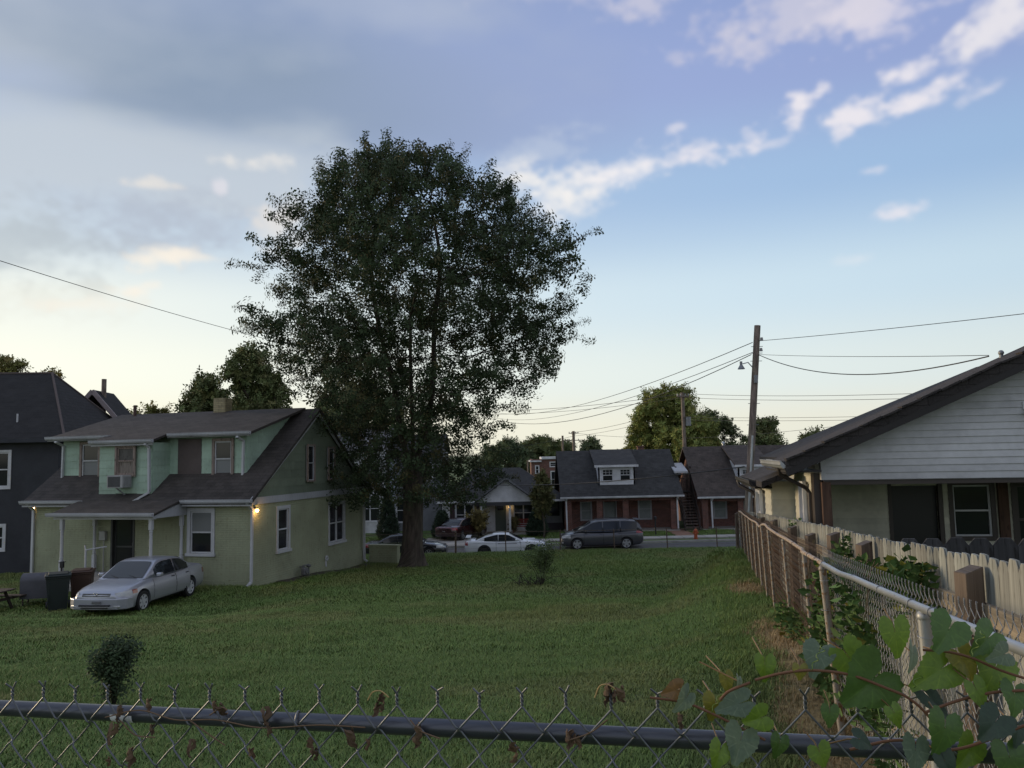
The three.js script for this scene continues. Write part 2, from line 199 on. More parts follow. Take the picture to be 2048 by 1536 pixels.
function groundY(x, z) {
  const d = -z; let y;
  if (d < 45.2) {
    y = baseS(d); y -= 0.36 * sst(-5, -9, x) * sst(17, 22, d) * sst(28.5, 25.5, d);
    const f = fenceX(d), near = sst(0.5, 3.5, d) * sst(40, 33, d);
    y = lerp(y, Math.max(bermT(d), y - 0.25), near * sst(f - 2.4, f - 0.15, x));
    y = lerp(y, picketTop(d) - 1.82, near * sst(f + 0.25, f + 0.8, x));
    y += (fbm(x * 0.45, d * 0.45, 3, 3) - 0.5) * 0.16 * sst(2, 6, d) * sst(44, 42, d) + (fbm(x * 2.2, d * 2.2, 9, 2) - 0.5) * 0.05;
    if (d > 44) y = lerp(y, streetY(x) - 0.05, sst(44, 45.2, d));
  } else if (d < 52.7) y = streetY(x) - 0.05;
  else { y = lerp(streetY(x) + 0.06, -4.12, sst(53, 60, d)); y = lerp(y, -3.6, sst(80, 150, d)); y += (fbm(x * 0.3, d * 0.3, 3, 3) - 0.5) * 0.2 * sst(56, 62, d); }
  return y;
}
// bare orange earth along the side fence, worn brown patches by the car and at the tree
const bareAt = (x, z) => { const d = -z, f = fenceX(d), n = fbm(x * 1.6, d * 1.6, 12, 4), n2 = fbm(x * 6, d * 6, 2, 3); let s = sst(f - 0.52, f - 0.26, x + (n - 0.5) * 0.5 + (n2 - 0.5) * 0.2) * sst(f + 0.8, f + 0.4, x) * sst(3.4, 4.4, d) * sst(11.8, 10.2, d + (n - 0.5) * 3); s = Math.max(s, 0.6 * sst(0.35, 0.1, Math.hypot(x - f + 0.25, (d - 15) * 0.35) + (n - 0.5) * 0.7)); return s; };
const wornAt = (x, z) => { const d = -z, n = fbm(x * 1.1, d * 1.1, 21, 4); return Math.max(sst(1.5, 0.4, Math.hypot(x + 4.58, (d - 35.5) * 1.2) + (n - 0.5) * 1.6), 0.6 * sst(2.5, 1.0, Math.abs(d - 21.8 + 0.22 * (x + 10)) + (n - 0.5) * 2.4) * sst(-5.5, -7.5, x), 0.5 * sst(0.9, 0.2, Math.hypot(x - 0.6, d - 26) + (n - 0.5))); };
const axis = (segs) => { const out = []; for (const [a, b, n] of segs) for (let i = 0; i < n; i++) out.push(lerp(a, b, i / n)); out.push(segs[segs.length - 1][1]); return out; };
{
  const xs = axis([[-1500, -200, 8], [-200, -40, 16], [-40, -16, 20], [-16, 8, 110], [8, 24, 26], [24, 60, 12], [60, 250, 12], [250, 1500, 8]]);
  const ds = axis([[-400, -20, 8], [-20, 1, 14], [1, 16, 84], [16, 46, 110], [46, 53.5, 10], [53.5, 70, 26], [70, 200, 20], [200, 2600, 16]]);
  const pos = [], col = [], idx = [], nx = xs.length;
  const grassC = [0.082, 0.128, 0.032], dirtC = [0.40, 0.26, 0.13], wornC = [0.15, 0.125, 0.06], c = [0, 0, 0];
  for (const d of ds) for (const x of xs) {
    pos.push(x, groundY(x, -d), -d); const b = bareAt(x, -d), w = wornAt(x, -d), dry = sst(0.5, 0.68, fbm(x * 0.55, d * 0.55, 31, 4));
    for (let k = 0; k < 3; k++) c[k] = lerp(lerp(lerp(grassC[k], wornC[k], dry * 0.45), wornC[k], w), dirtC[k], b);
    col.push(c[0] * 1.5, c[1] * 1.5, c[2] * 1.5);
  }
  for (let j = 0; j < ds.length - 1; j++) for (let i = 0; i < nx - 1; i++) { const a = j * nx + i, b = a + nx; idx.push(a, a + 1, b, a + 1, b + 1, b); }
  const g = new THREE.BufferGeometry(); g.setAttribute('position', new THREE.Float32BufferAttribute(pos, 3)); g.setAttribute('color', new THREE.Float32BufferAttribute(col, 3)); g.setIndex(idx); g.computeVertexNormals();
  const m = mesh(scene, 'ground', g, mat([1, 1, 1], 0.95, { map: T.turf, vertexColors: true, bumpMap: T.rough, bumpScale: 0.012 })); m.userData.kind = 'structure';
}
// street, far kerb, pavement
const strip = (d0, d1, dy, xs0 = -160, xs1 = 160, n = 80, yf = streetY) => { const pos = [], idx = []; for (let i = 0; i <= n; i++) { const x = lerp(xs0, xs1, i / n); for (const d of [d0, d1]) pos.push(x, yf(x, -d) + dy, -d); } for (let i = 0; i < n; i++) { const a = i * 2; idx.push(a, a + 2, a + 1, a + 1, a + 2, a + 3); } const g = new THREE.BufferGeometry(); g.setAttribute('position', new THREE.Float32BufferAttribute(pos, 3)); g.setIndex(idx); g.computeVertexNormals(); return g; };
const M = {
  asphalt: mat([0.105, 0.105, 0.108], 0.92, { map: T.speck, bumpMap: T.rough, bumpScale: 0.006 }), concrete: mat([0.42, 0.40, 0.37], 0.9, { map: T.mottle, bumpMap: T.rough, bumpScale: 0.003 }), kerb: mat([0.36, 0.35, 0.33], 0.9, { map: T.mottle }),
  white: mat([0.72, 0.73, 0.76], 0.55, { map: T.mottle }), oldWhite: mat([0.66, 0.67, 0.69], 0.7, { map: T.paint }), trimGrey: mat([0.52, 0.53, 0.56], 0.65, { map: T.paint }),
  glass: phys([0.018, 0.02, 0.023], 0.06, { specularIntensity: 0.9 }), blind: mat([0.17, 0.18, 0.185], 0.35), dark: mat([0.012, 0.012, 0.014], 0.8), blackMetal: mat([0.02, 0.02, 0.022], 0.5), 
  galv: mat([0.50, 0.52, 0.55], 0.42, { metalness: 0.75, map: T.mottle }), galvDull: mat([0.30, 0.315, 0.33], 0.55, { metalness: 0.6, map: T.mottle }), rustRail: mat([0.62, 0.52, 0.42], 0.75, { metalness: 0.25, map: T.rust }), 
  poleWood: mat([0.34, 0.28, 0.255], 0.9, { map: T.bark, bumpMap: T.barkB, bumpScale: 0.01 }), wire: mat([0.03, 0.03, 0.033], 0.6),
};
single('street', strip(45.3, 52.4, 0), M.asphalt, null, null, null, 'structure');
{ const g = strip(52.4, 52.42, 0.13); single('kerb', [strip(52.4, 52.62, 0.13), (() => { const p = []; const idx = []; const n = 80; for (let i = 0; i <= n; i++) { const x = lerp(-160, 160, i / n); p.push(x, streetY(x) - 0.05, -52.4, x, streetY(x) + 0.13, -52.4); } for (let i = 0; i < n; i++) { const a = i * 2; idx.push(a, a + 2, a + 1, a + 1, a + 2, a + 3); } const q = new THREE.BufferGeometry(); q.setAttribute('position', new THREE.Float32BufferAttribute(p, 3)); q.setIndex(idx); q.computeVertexNormals(); return q; })()], M.kerb, null, null, null, 'structure'); }
{ const p = mesh(scene, 'pavement', strip(53.9, 55.3, 0.125), M.concrete); p.userData.kind = 'structure'; for (let k = -12; k <= 24; k++) mesh(p, 'paving_slab', rbox(1.47, 0.1, 1.36, 0.012, k * 1.5, streetY(k * 1.5) + 0.095, -54.6, 1), M.concrete); }
single('driveway', [strip(55.3, 61, 0.12, -6.3, -2.2, 6), strip(52.62, 53.9, 0.14, -6.3, -2.2, 6)], M.concrete, null, null, null, 'structure');
single('garden_path', strip(55.3, 60, 0.13, 11.0, 12.4, 4), mat([0.30, 0.17, 0.12], 0.9, { map: T.mottle }), null, null, null, 'structure');

// grass: short uneven tufts over the lawn
{
  const rnd = rng(411);
  const tuft = (n, h, spread, w, seed) => { const r = rng(seed), pos = [], nor = [], idx = []; for (let b = 0; b < n; b++) { const a = r() * 6.283, q = Math.sqrt(r()) * spread, x = Math.cos(a) * q, z = Math.sin(a) * q, t = r() * 6.283, lean = 0.25 + r() * 0.9, hh = h * (0.5 + r() * 0.8), lx = Math.cos(t) * lean * hh, lz = Math.sin(t) * lean * hh, sx = -Math.sin(t) * w, sz = Math.cos(t) * w, i = pos.length / 3; pos.push(x - sx, 0, z - sz, x + sx, 0, z + sz, x + lx * 0.35 - sx * 0.8, hh * 0.6, z + lz * 0.35 - sz * 0.8, x + lx * 0.35 + sx * 0.8, hh * 0.6, z + lz * 0.35 + sz * 0.8, x + lx, hh * 0.95, z + lz); const ny = 0.75; for (let k = 0; k < 5; k++) nor.push(-Math.cos(t) * 0.5, ny, -Math.sin(t) * 0.5); idx.push(i, i + 1, i + 2, i + 1, i + 3, i + 2, i + 2, i + 3, i + 4); } const g = new THREE.BufferGeometry(); g.setAttribute('position', new THREE.Float32BufferAttribute(pos, 3)); g.setAttribute('normal', new THREE.Float32BufferAttribute(nor, 3)); g.setAttribute('uv', new THREE.Float32BufferAttribute(new Float32Array(pos.length / 3 * 2), 2)); g.setIndex(idx); return g; };
  const zones = [[3.6, 11, 520, 0.036, 0.11, 0.0024, 22], [11, 21, 190, 0.040, 0.18, 0.0036, 30], [21, 43.3, 60, 0.048, 0.3, 0.006, 36], [53, 60, 26, 0.06, 0.3, 0.008, 26]];
  const c = new THREE.Color(), m4 = M4(), q = new THREE.Quaternion(), e = new THREE.Euler();
  zones.forEach(([d0, d1, dens, h, sp, w, nb], zi) => {
    const list = [];
    const x0 = -0.68 * d1 - 1, x1 = zi === 3 ? 0.4 * d1 : fenceX(d1) + 0.9, area = (x1 - x0) * (d1 - d0), N = Math.round(area * dens);
    for (let i = 0; i < N; i++) {
      const d = lerp(d0, d1, rnd()), x = lerp(x0, x1, rnd()); if (Math.abs(x) > 0.67 * d + 0.6) continue;
      const z = -d, b = bareAt(x, z), wn = wornAt(x, z); if (rnd() < b * 0.72 || rnd() < wn * 0.55) continue;
      if (zi === 3 && ((d < 55.5) || (x > -6.4 && x < -2.1) || (x > 10.9 && x < 12.5) || d > 59)) continue;
      // keep the green house and its porch clear
      const lx = (x + 9.35) * 0.966 + (z + 28.75) * 0.259, lz = -(x + 9.35) * 0.259 + (z + 28.75) * 0.966; if (lx > -9.9 && lx < 0.05 && lz < 0.05 && lz > -9.2) continue;
      if (x > fenceX(d) + 0.9) continue;
      list.push([x, z, d, b]);
    }
    const im = new THREE.InstancedMesh(tuft(nb, h, sp, w, 90 + zi), mat([1, 1, 1], 0.7), list.length); im.name = zi ? 'grass_' + String(zi).padStart(3, '0') : 'grass';
    list.forEach(([x, z, d, bare], i) => {
      const n = fbm(x * 0.5, d * 0.5, 31, 4), n2 = fbm(x * 0.16, d * 0.16, 77, 3), dry = sst(0.48, 0.70, n) * 0.5 + (rnd() < 0.1 ? 0.4 : 0), tall = 0.7 + rnd() * 0.6 + 0.8 * sst(0.52, 0.7, n2) + (Math.abs(x - fenceX(d)) < 0.8 ? 0.9 * rnd() : 0), s = 0.9 + rnd() * 0.3;
      e.set((rnd() - 0.5) * 0.3, rnd() * 6.283, (rnd() - 0.5) * 0.3); m4.compose(V(x, groundY(x, z) - 0.004, z), q.setFromEuler(e), V(s, tall, s)); im.setMatrixAt(i, m4);
      const v = 0.75 + rnd() * 0.5; if (bare > 0.4) c.setRGB(0.34 * v, 0.245 * v, 0.12 * v); else c.setRGB(lerp(0.122, 0.205, dry) * v, lerp(0.195, 0.20, dry) * v, lerp(0.040, 0.066, dry) * v); im.setColorAt(i, c);
    });
    im.castShadow = im.receiveShadow = true; im.userData = { kind: 'stuff', label: ['short mown grass on the near slope behind the wire fence', 'short mown grass across the middle of the lawn', 'short mown grass on the far lawn up to the crest', 'short grass in front of the houses across the street'][zi], category: 'grass' }; scene.add(im);
  });
}
// ---------------------------------------------------------------- shared house pieces
function win(parent, m, x0, x1, y0, y1, o = {}) {
  const t = o.trim ?? 0.09, F = o.mat ?? M.white, s = o.sash ?? 0.045, z = o.z ?? 0, rail = o.rail ?? 0.5, n = o.cols ?? 1, g = [];
  const add = (list, a, b, c, d, z0, z1) => list.push(bx(a, b, c, d, z + z0, z + z1).applyMatrix4(m));
  add(g, x0 - t, x0, y0 - t * (o.noSill ? 1 : 0), y1 + t, -0.02, 0.032); add(g, x1, x1 + t, y0 - t * (o.noSill ? 1 : 0), y1 + t, -0.02, 0.032); add(g, x0, x1, y1, y1 + t, -0.02, 0.03); if (o.noSill) add(g, x0, x1, y0 - t, y0, -0.02, 0.03);
  const w = mesh(parent, 'window', g, F, o.label ? { label: o.label } : undefined), sg = [], S = o.sashMat ?? F, cw = (x1 - x0) / n;
  for (let c = 0; c < n; c++) {
    const a = x0 + c * cw, b = a + cw, ym = lerp(y0, y1, rail);
    add(sg, a, a + s, y0, y1, -0.075, -0.012); add(sg, b - s, b, y0, y1, -0.075, -0.012); add(sg, a + s, b - s, y0, y0 + s, -0.074, -0.014); add(sg, a + s, b - s, y1 - s, y1, -0.074, -0.014); add(sg, a + s, b - s, ym - s / 2, ym + s / 2, -0.07, -0.006);
    if (o.grid) for (const [p, q] of o.gridUpper ? [[ym, y1]] : [[y0, ym], [ym, y1]]) { const [gx, gy] = o.grid; for (let k = 1; k < gx; k++) { const x = lerp(a, b, k / gx); add(sg, x - 0.012, x + 0.012, p, q, -0.055, -0.028); } for (let k = 1; k < gy; k++) { const y = lerp(p, q, k / gy); add(sg, a, b, y - 0.012, y + 0.012, -0.056, -0.029); } }
    const P = o.panes ?? [M.glass, M.glass]; mesh(w, 'pane', bx(a + s * 0.6, b - s * 0.6, y0 + s * 0.6, ym, z - 0.055, z - 0.045).applyMatrix4(m), P[0]); mesh(w, 'pane', bx(a + s * 0.6, b - s * 0.6, ym, y1 - s * 0.6, z - 0.045, z - 0.035).applyMatrix4(m), P[1]);
  }
  mesh(w, 'sash', sg, S); if (!o.noSill) mesh(w, 'sill', bx(x0 - t - 0.03, x1 + t + 0.03, y0 - 0.09, y0, z - 0.08, z + 0.075).applyMatrix4(m), F); return w;
}
// K-style gutter along x
const gutter = (x0, x1, y, z, s = 0.115) => { const sh = new THREE.Shape([[0, 0], [s * 0.7, 0], [s, s * 0.45], [s, s * 0.85], [s * 1.08, s * 0.9], [s * 1.08, s], [s * 0.9, s], [s * 0.86, s * 0.2], [0.012, 0.012], [0.012, s], [0, s]].map(([a, b]) => new THREE.Vector2(a, b))); return new THREE.ExtrudeGeometry(sh, { depth: x1 - x0, bevelEnabled: false }).applyMatrix4(M4().makeBasis(V(0, 0, 1), V(0, 1, 0), V(-1, 0, 0))).translate(x1, y - s, z); };
const spout = (pts, w = 0.085, d = 0.06) => pts.slice(1).map((p, i) => { const a = pts[i]; const g = beam(a, p, w, d); return g; });

// ---------------------------------------------------------------- the green house
const GH = thing('green_house', 'pale green two storey cottage with brown roof, long dormer and small porch', 'house', [-9.35, -0.255, -28.75], -15 * D2R);
{
  GH.scale.setScalar(1.15); const H = GH, W = 7.8, L = 8.3, ev = 0.5, rz = -3.95, ry = 3.44;
  const lime = mat([0.435, 0.46, 0.30], 0.75, { map: T.paint, bumpMap: T.brickB, bumpScale: 0.014 }), mint = [0.56, 0.52, 0.60].map((k, i) => mat([0.8 * k + 0.02, 1.12 * k, 0.88 * k], 0.7, { map: T.paint, bumpMap: T.rough, bumpScale: 0.003 })), moss = [0.9, 1, 1.08].map((k) => mat([0.21 * k, 0.25 * k, 0.18 * k], 0.8, { map: T.paint }));
  const roof = mat([0.078, 0.066, 0.06], 0.92, { map: T.shingle, bumpMap: T.shingleB, bumpScale: 0.012 }), bareWood = mat([0.30, 0.245, 0.22], 0.85, { map: T.grain }), tar = mat([0.125, 0.098, 0.092], 0.85, { map: T.mottle });
  const wF = [-2.2, -1.42, -1.2, 0.1], dr = [-5.2, -4.28, -1.78, -0.04], s1 = [1.48, 2.12, -1.28, 0.06], s2 = [4.98, 6.15, -1.42, -0.02];
  mesh(H, 'front_wall', plate([[-L, -3.0], [0, -3.0], [0, ev], [-L, ev]], 0.2, FRONT(0), [wF, dr]), lime);
  mesh(H, 'side_wall', plate([[0.2, -3.2], [W, -3.2], [W, ev], [0.2, ev]], 0.2, SIDE(0), [s1, s2]), lime);
  mesh(H, 'left_wall', plate([[-W, -3.2], [-0.2, -3.2], [-0.2, ev], [-W, ev]], 0.2, LEFT(-L)), lime);
  mesh(H, 'back_wall', bx(-L + 0.2, -0.2, -3.2, ev, -W, -W + 0.2), lime);
  mesh(H, 'interior_floor', bx(-L + 0.25, -0.25, -1.9, -1.8, -W + 0.25, -0.25), M.dark); mesh(H, 'ceiling', bx(-L + 0.25, -0.25, ev - 0.1, ev - 0.02, -W + 0.25, -0.25), M.dark);
  mesh(H, 'plinth', [bx(0, 0.025, -3.2, -2.0, -W - 0.02, -0.0), bx(-L, 0.024, -3.2, -2.02, 0.0, 0.022)], lime);
  win(H, FRONT(0), ...wF, { mat: M.oldWhite, trim: 0.11, panes: [M.glass, M.blind] });
  win(H, SIDE(0), ...s1, { mat: M.oldWhite, trim: 0.1 }); win(H, SIDE(0), ...s2, { mat: M.oldWhite, trim: 0.07, cols: 2 });
  // gable: trim band, backing and boards
  mesh(H, 'trim_band', bx(0.0, 0.06, 0.30, 0.52, -W - 0.12, 0.12), M.trimGrey);
  const rk = (ry - 0.40) / (-rz), gy = (u) => 0.42 + rk * Math.min(u, W + 0.1 - u) - 0.06, gL = (y) => (y - 0.36) / rk + 0.02, gR = (y) => W + 0.1 - (y - 0.36) / rk - 0.02;
  mesh(H, 'gable_wall', plate([[0.1, 0.40], [W, 0.40], [-rz, ry - 0.12]], 0.15, SIDE(-0.004)), moss[1]);
  const gw = [[3.27, 3.70, 0.93, 2.14], [4.79, 5.20, 0.93, 2.06]];
  lap(H, moss, SIDE(0), 0.27, 0.52, 3.30, gL, gR, gw.map(([a, b, c, d]) => [a - 0.05, b + 0.05, c - 0.05, d + 0.05]), 0.02, 'siding_shingle', rng(31), 1.6);
  for (const g of gw) win(H, SIDE(0.0), ...g, { mat: bareWood, trim: 0.05, sash: 0.03, z: 0.09, noSill: true, sashMat: M.trimGrey });
  mesh(H, 'rake_board', [beam([0.13, 0.40, 0.28], [0.13, ry - 0.13, rz], 0.03, 0.14), beam([0.13, 0.33, -W - 0.35], [0.13, ry - 0.14, rz], 0.03, 0.14)], M.trimGrey);
  // main roof
  mesh(H, 'roof', [slab(-L - 0.18, 0.2, [0.34, 0.44], [rz, ry + 0.04], 0.11), slab(-L - 0.18, 0.2, [-W - 0.42, 0.34], [rz, ry + 0.04], 0.11)], roof);
  // long shed dormer
  const dz = -0.85, dl = -8.0, dR = -0.78;
  const dw = [[-7.18, -6.50, 1.2, 2.34], [-1.93, -1.30, 1.16, 2.32]], tarP = [-3.34, -2.44, 1.04, 2.42], bL = -5.69, bR = -3.67;
  mesh(H, 'dormer_wall', [plate([[dl, 0.7], [dR, 0.7], [dR, 2.5], [dl, 2.5]], 0.12, FRONT(dz - 0.002), dw), plate([[0.97, 1.0], [0.97, 2.5], [3.78, 3.34], [3.78, 2.9]], 0.1, SIDE(dR - 0.002)), plate([[-3.78, 2.9], [-3.78, 3.34], [-0.97, 2.5], [-0.97, 1.0]], 0.1, LEFT(dl + 0.002))], mint[1]);
  const dH = dw.map(([a, b, c, d]) => [a - 0.1, b + 0.1, c - 0.12, d + 0.12]);
  lap(H, mint, FRONT(dz), 0.242, 1.03, 2.5, () => dl, () => dR, [...dH, [bL, bR, 0, 3], [tarP[0], tarP[1], 0, 3]], 0.02, 'siding_shingle', rng(5), 1.25);
  lap(H, mint, SIDE(dR), 0.242, 1.04, 3.2, (y) => Math.max(0.86, 0.85 + (y - 2.50) / 0.27), (y) => 0.80 + (y - 0.95) / 0.765, [], 0.02, 'siding_shingle', rng(6), 1.25);
  mesh(H, 'boarded_panel', bx(tarP[0], tarP[1], tarP[2], tarP[3], dz, dz + 0.03), tar, { label: 'brown boarded up window opening' });
  for (const d of dw) win(H, FRONT(dz), ...d, { mat: bareWood, trim: 0.09, sashMat: M.oldWhite, z: 0.04, panes: [M.blind, M.glass] });
  mesh(H, 'dormer_roof', slab(-8.35, -0.42, [-0.5, 2.58], [rz - 0.05, ry + 0.09], 0.09), roof); for (const g of [bx(dl, bL, 1.0, 1.05, dz, dz + 0.05), bx(bR + 0.3, dR, 0.98, 1.03, dz + 0.02, dz + 0.07)]) mesh(H, 'dormer_flashing', g, M.trimGrey);
  // box bay over the porch
  mesh(H, 'bay_wall', [bx(bL, bR, 0.45, 2.32, -0.04, 0.0), bx(bL, bL + 0.05, 0.45, 2.32, dz, -0.04), bx(bR - 0.05, bR, 0.45, 2.32, dz, -0.04)], mint[1]);
  const bw = [-4.95, -4.30, 1.30, 2.18];
  lap(H, mint, FRONT(0), 0.242, 0.55, 2.30, () => bL - 0.01, () => bR + 0.01, [[bw[0] - 0.09, bw[1] + 0.09, bw[2] - 0.6, bw[3] + 0.1]], 0.02, 'siding_shingle', rng(8), 1.1);
  lap(H, mint, SIDE(bR), 0.242, 0.6, 2.30, () => 0.02, () => 0.84, [], 0.02, 'siding_shingle', rng(9)); lap(H, mint, LEFT(bL), 0.242, 0.6, 2.30, () => -0.84, () => -0.02, [], 0.02, 'siding_shingle', rng(10));
  mesh(H, 'bay_window_surround', bx(bw[0] - 0.09, bw[1] + 0.09, bw[2] - 0.6, bw[3] + 0.1, 0, 0.015), mint[0]);
  win(H, FRONT(0), ...bw, { mat: bareWood, trim: 0.07, z: 0.09, sash: 0.05, sashMat: bareWood, noSill: true, panes: [mat([0.24, 0.21, 0.185], 0.8, { map: T.grain }), mat([0.10, 0.095, 0.09], 0.6, { map: T.grain })], label: 'weathered bay window patched with boards' });
  mesh(H, 'bay_roof', slab(bL - 0.2, bR + 0.16, [0.2, 2.40], [-0.56, 2.625], 0.07), roof);
  for (const g of [bx(-8.35, bL - 0.2, 2.46, 2.52, -0.52, -0.5), bx(bR + 0.16, -0.42, 2.46, 2.52, -0.52, -0.5), bx(bL - 0.2, bR + 0.16, 2.23, 2.3, 0.18, 0.2), bx(-L - 0.18, -6.0, 0.28, 0.34, 0.32, 0.34), bx(-2.3, 0.2, 0.28, 0.34, 0.32, 0.34)]) mesh(H, 'fascia', g, M.trimGrey);
  for (const g of [gutter(-8.37, -5.75, 2.615, -0.5), gutter(-3.45, -0.38, 2.61, -0.5), gutter(bL - 0.22, bR + 0.2, 2.42, 0.2), gutter(-L - 0.2, -5.95, 0.485, 0.34), gutter(-2.28, 0.24, 0.485, 0.34), gutter(-6.12, -2.26, 0.175, 1.62)]) mesh(H, 'gutter', g, M.trimGrey);
  for (const p of [[[0.06, 0.38, 0.36], [0.05, 0.16, 0.06], [0.03, -2.04, 0.06], [0.0, -2.16, 0.22]], [[-L + 0.05, 0.38, 0.36], [-L + 0.02, 0.16, 0.06], [-L + 0.02, -2.2, 0.06]], [[dl + 0.06, 2.44, -0.42], [dl + 0.06, 2.3, dz + 0.07], [dl + 0.04, 1.15, dz + 0.07], [dl - 0.02, 1.05, dz + 0.2]], [[dR - 0.06, 2.44, -0.42], [dR - 0.06, 2.3, dz + 0.07], [dR - 0.08, 1.12, dz + 0.07], [dR - 0.16, 1.04, dz + 0.22]], [[bR - 0.08, 2.27, 0.26], [bR - 0.08, 2.15, 0.07], [bR - 0.04, 0.72, 0.07], [bR - 0.42, 0.42, 0.42]], [[0.09, 0.2, -W - 0.25], [0.09, 0.0, -W + 0.08], [0.09, -2.35, -W + 0.08], [0.22, -2.45, -W + 0.08]]]) mesh(H, 'downspout', spout(p), M.oldWhite);
  // porch
  mesh(H, 'porch_roof', slab(-6.1, -2.28, [1.64, 0.13], [-0.1, 0.62], 0.07), roof); mesh(H, 'porch_beam', [bx(-6.02, -2.36, -0.03, 0.05, 1.38, 1.5), bx(-6.02, -5.92, -0.02, 0.06, 0.02, 1.38)], M.oldWhite);
  mesh(H, 'porch_ceiling', bx(-6.0, -2.38, 0.05, 0.065, 0.01, 1.52), bareWood);
  mesh(H, 'porch_gable_board', plate([[-1.56, 0.0], [-0.02, 0.0], [-0.02, 0.46], [-1.56, 0.09]], 0.04, SIDE(-2.32).multiply(M4().makeScale(1, 1, 1))), M.trimGrey);
  mesh(H, 'porch_floor', bx(-6.1, -2.2, -2.6, -1.82, 0.03, 1.62), M.concrete);
  for (const [x, z] of [[-5.75, 1.43], [-2.5, 1.43], [-5.73, 0.12], [-2.44, 0.12]]) mesh(H, 'porch_post', [rbox(0.11, 0.55, 0.11, 0.01, x, -1.55, z), new THREE.CylinderGeometry(0.046, 0.05, 0.95, 12).translate(x, -0.8, z), rbox(0.11, 0.35, 0.11, 0.01, x, -0.17, z), new THREE.TorusGeometry(0.05, 0.014, 6, 14).rotateX(Math.PI / 2).translate(x, -0.4, z), new THREE.TorusGeometry(0.05, 0.014, 6, 14).rotateX(Math.PI / 2).translate(x, -1.22, z)], M.oldWhite);
  const door = mesh(H, 'door', [bx(dr[0], dr[0] + 0.07, dr[2], dr[3], -0.1, 0.02), bx(dr[1] - 0.07, dr[1], dr[2], dr[3], -0.1, 0.02), bx(dr[0] + 0.07, dr[1] - 0.07, dr[3] - 0.06, dr[3], -0.1, 0.02), bx(dr[0] + 0.07, dr[1] - 0.07, dr[2], dr[3] - 0.06, -0.14, -0.09)], mat([0.05, 0.052, 0.05], 0.5, { map: T.mottle }), { label: 'dark storm door under the porch' });
  mesh(door, 'pane', [bx(dr[0] + 0.14, dr[1] - 0.14, -1.0, -0.16, -0.09, -0.08), bx(dr[0] + 0.14, dr[1] - 0.14, -1.68, -1.06, -0.09, -0.08)], M.glass); mesh(door, 'handle', rbox(0.03, 0.12, 0.05, 0.01, dr[1] - 0.11, -0.95, -0.06), M.galv);
  mesh(H, 'handrail', [bar([-4.55, -2.1, 1.75], [-4.55, -0.92, 1.75], 0.03, 8), bar([-4.95, -0.84, 1.35], [-4.55, -0.92, 1.75], 0.022, 8), bar([-4.55, -0.92, 1.75], [-4.15, -0.86, 1.35], 0.022, 8)], M.oldWhite);
  mesh(H, 'meter_box', [rbox(0.24, 0.3, 0.12, 0.02, -5.45, -0.67, 0.06), bar([-5.42, -0.82, 0.06], [-5.42, -1.85, 0.06], 0.02)], mat([0.40, 0.40, 0.37], 0.6, { map: T.mottle }));
  mesh(H, 'step', rbox(1.3, 0.25, 0.4, 0.02, -4.7, -2.08, 1.85), M.concrete);
  // chimney of yellow brick, vent pipe, dryer vent
  const ch = mesh(H, 'chimney', [bx(-4.10, -3.62, 3.2, 3.98, -4.2, -3.78)], mat([0.22, 0.2, 0.16], 0.9, { map: T.mottle }));
  { const by = [0.85, 1, 1.15].map((k) => mat([0.43 * k, 0.365 * k, 0.215 * k], 0.85, { map: T.mottle })), r2 = rng(3); for (let r = 0; r < 11; r++) { const y = 3.235 + r * 0.07, o = r % 2 ? 0.11 : 0; for (const [fx, len, f] of [[0, 0.48, 0], [1, 0.42, 1]]) for (let x = -o; x < len - 0.01; x += 0.22) { const a = Math.max(0, x), b = Math.min(len, x + 0.212); if (b - a < 0.03) continue; const g = f === 0 ? bx(-4.10 + a, -4.10 + b, y, y + 0.06, -3.785, -3.765 + r2() * 0.004) : bx(-3.625, -3.607 + r2() * 0.004, y, y + 0.06, -3.78 - a, -3.78 - b); mesh(ch, 'brick', g, by[Math.floor(r2() * 3)]); } } }
  mesh(ch, 'flashing', [bx(-4.2, -3.52, 3.2, 3.32, -4.3, -3.68)], M.blackMetal);
  mesh(H, 'vent_pipe', bar([-7.55, 3.2, -3.75], [-7.55, 3.86, -3.75], 0.06, 12), mat([0.16, 0.10, 0.085], 0.8, { map: T.rust }));
  mesh(H, 'dryer_vent', [new THREE.TorusGeometry(0.075, 0.028, 8, 18).rotateY(Math.PI / 2).translate(0.06, -1.93, -4.68), bar([0.03, -2.02, -4.66], [0.06, -2.22, -4.62], 0.025)], M.oldWhite);
  // low wing wall at the street end
  mesh(H, 'wing_wall', [bx(0.03, 1.25, -3.2, -1.93, -8.6, -8.3), bx(-0.0, 1.3, -1.93, -1.86, -8.64, -8.26)], lime);
  // two lit wall lamps
  const lampM = mat([1, 0.8, 0.5], 0.4, { emissive: new THREE.Color().setRGB(1, 0.55, 0.18), emissiveIntensity: 12 });
  for (const [x, y, z, dx] of [[0.10, 0.12, -0.12, 1], [-L - 0.1, 0.2, -0.1, -1]]) {
    const l = mesh(H, 'wall_lamp', [rbox(0.03, 0.14, 0.1, 0.008, x - dx * 0.085, y + 0.05, z), bar([x - dx * 0.08, y + 0.07, z], [x, y + 0.08, z], 0.012), new THREE.ConeGeometry(0.05, 0.05, 12, 1, true).translate(x, y + 0.07, z)], M.blackMetal);
    mesh(l, 'bulb', new THREE.SphereGeometry(0.055, 14, 10).translate(x, y, z), lampM);
    const p = new THREE.PointLight(new THREE.Color().setRGB(1, 0.55, 0.2), 0.28); p.position.set(x + dx * 0.06, y - 0.03, z); p.castShadow = true; p.shadow.radius = 1.5; l.add(p);
  }
}
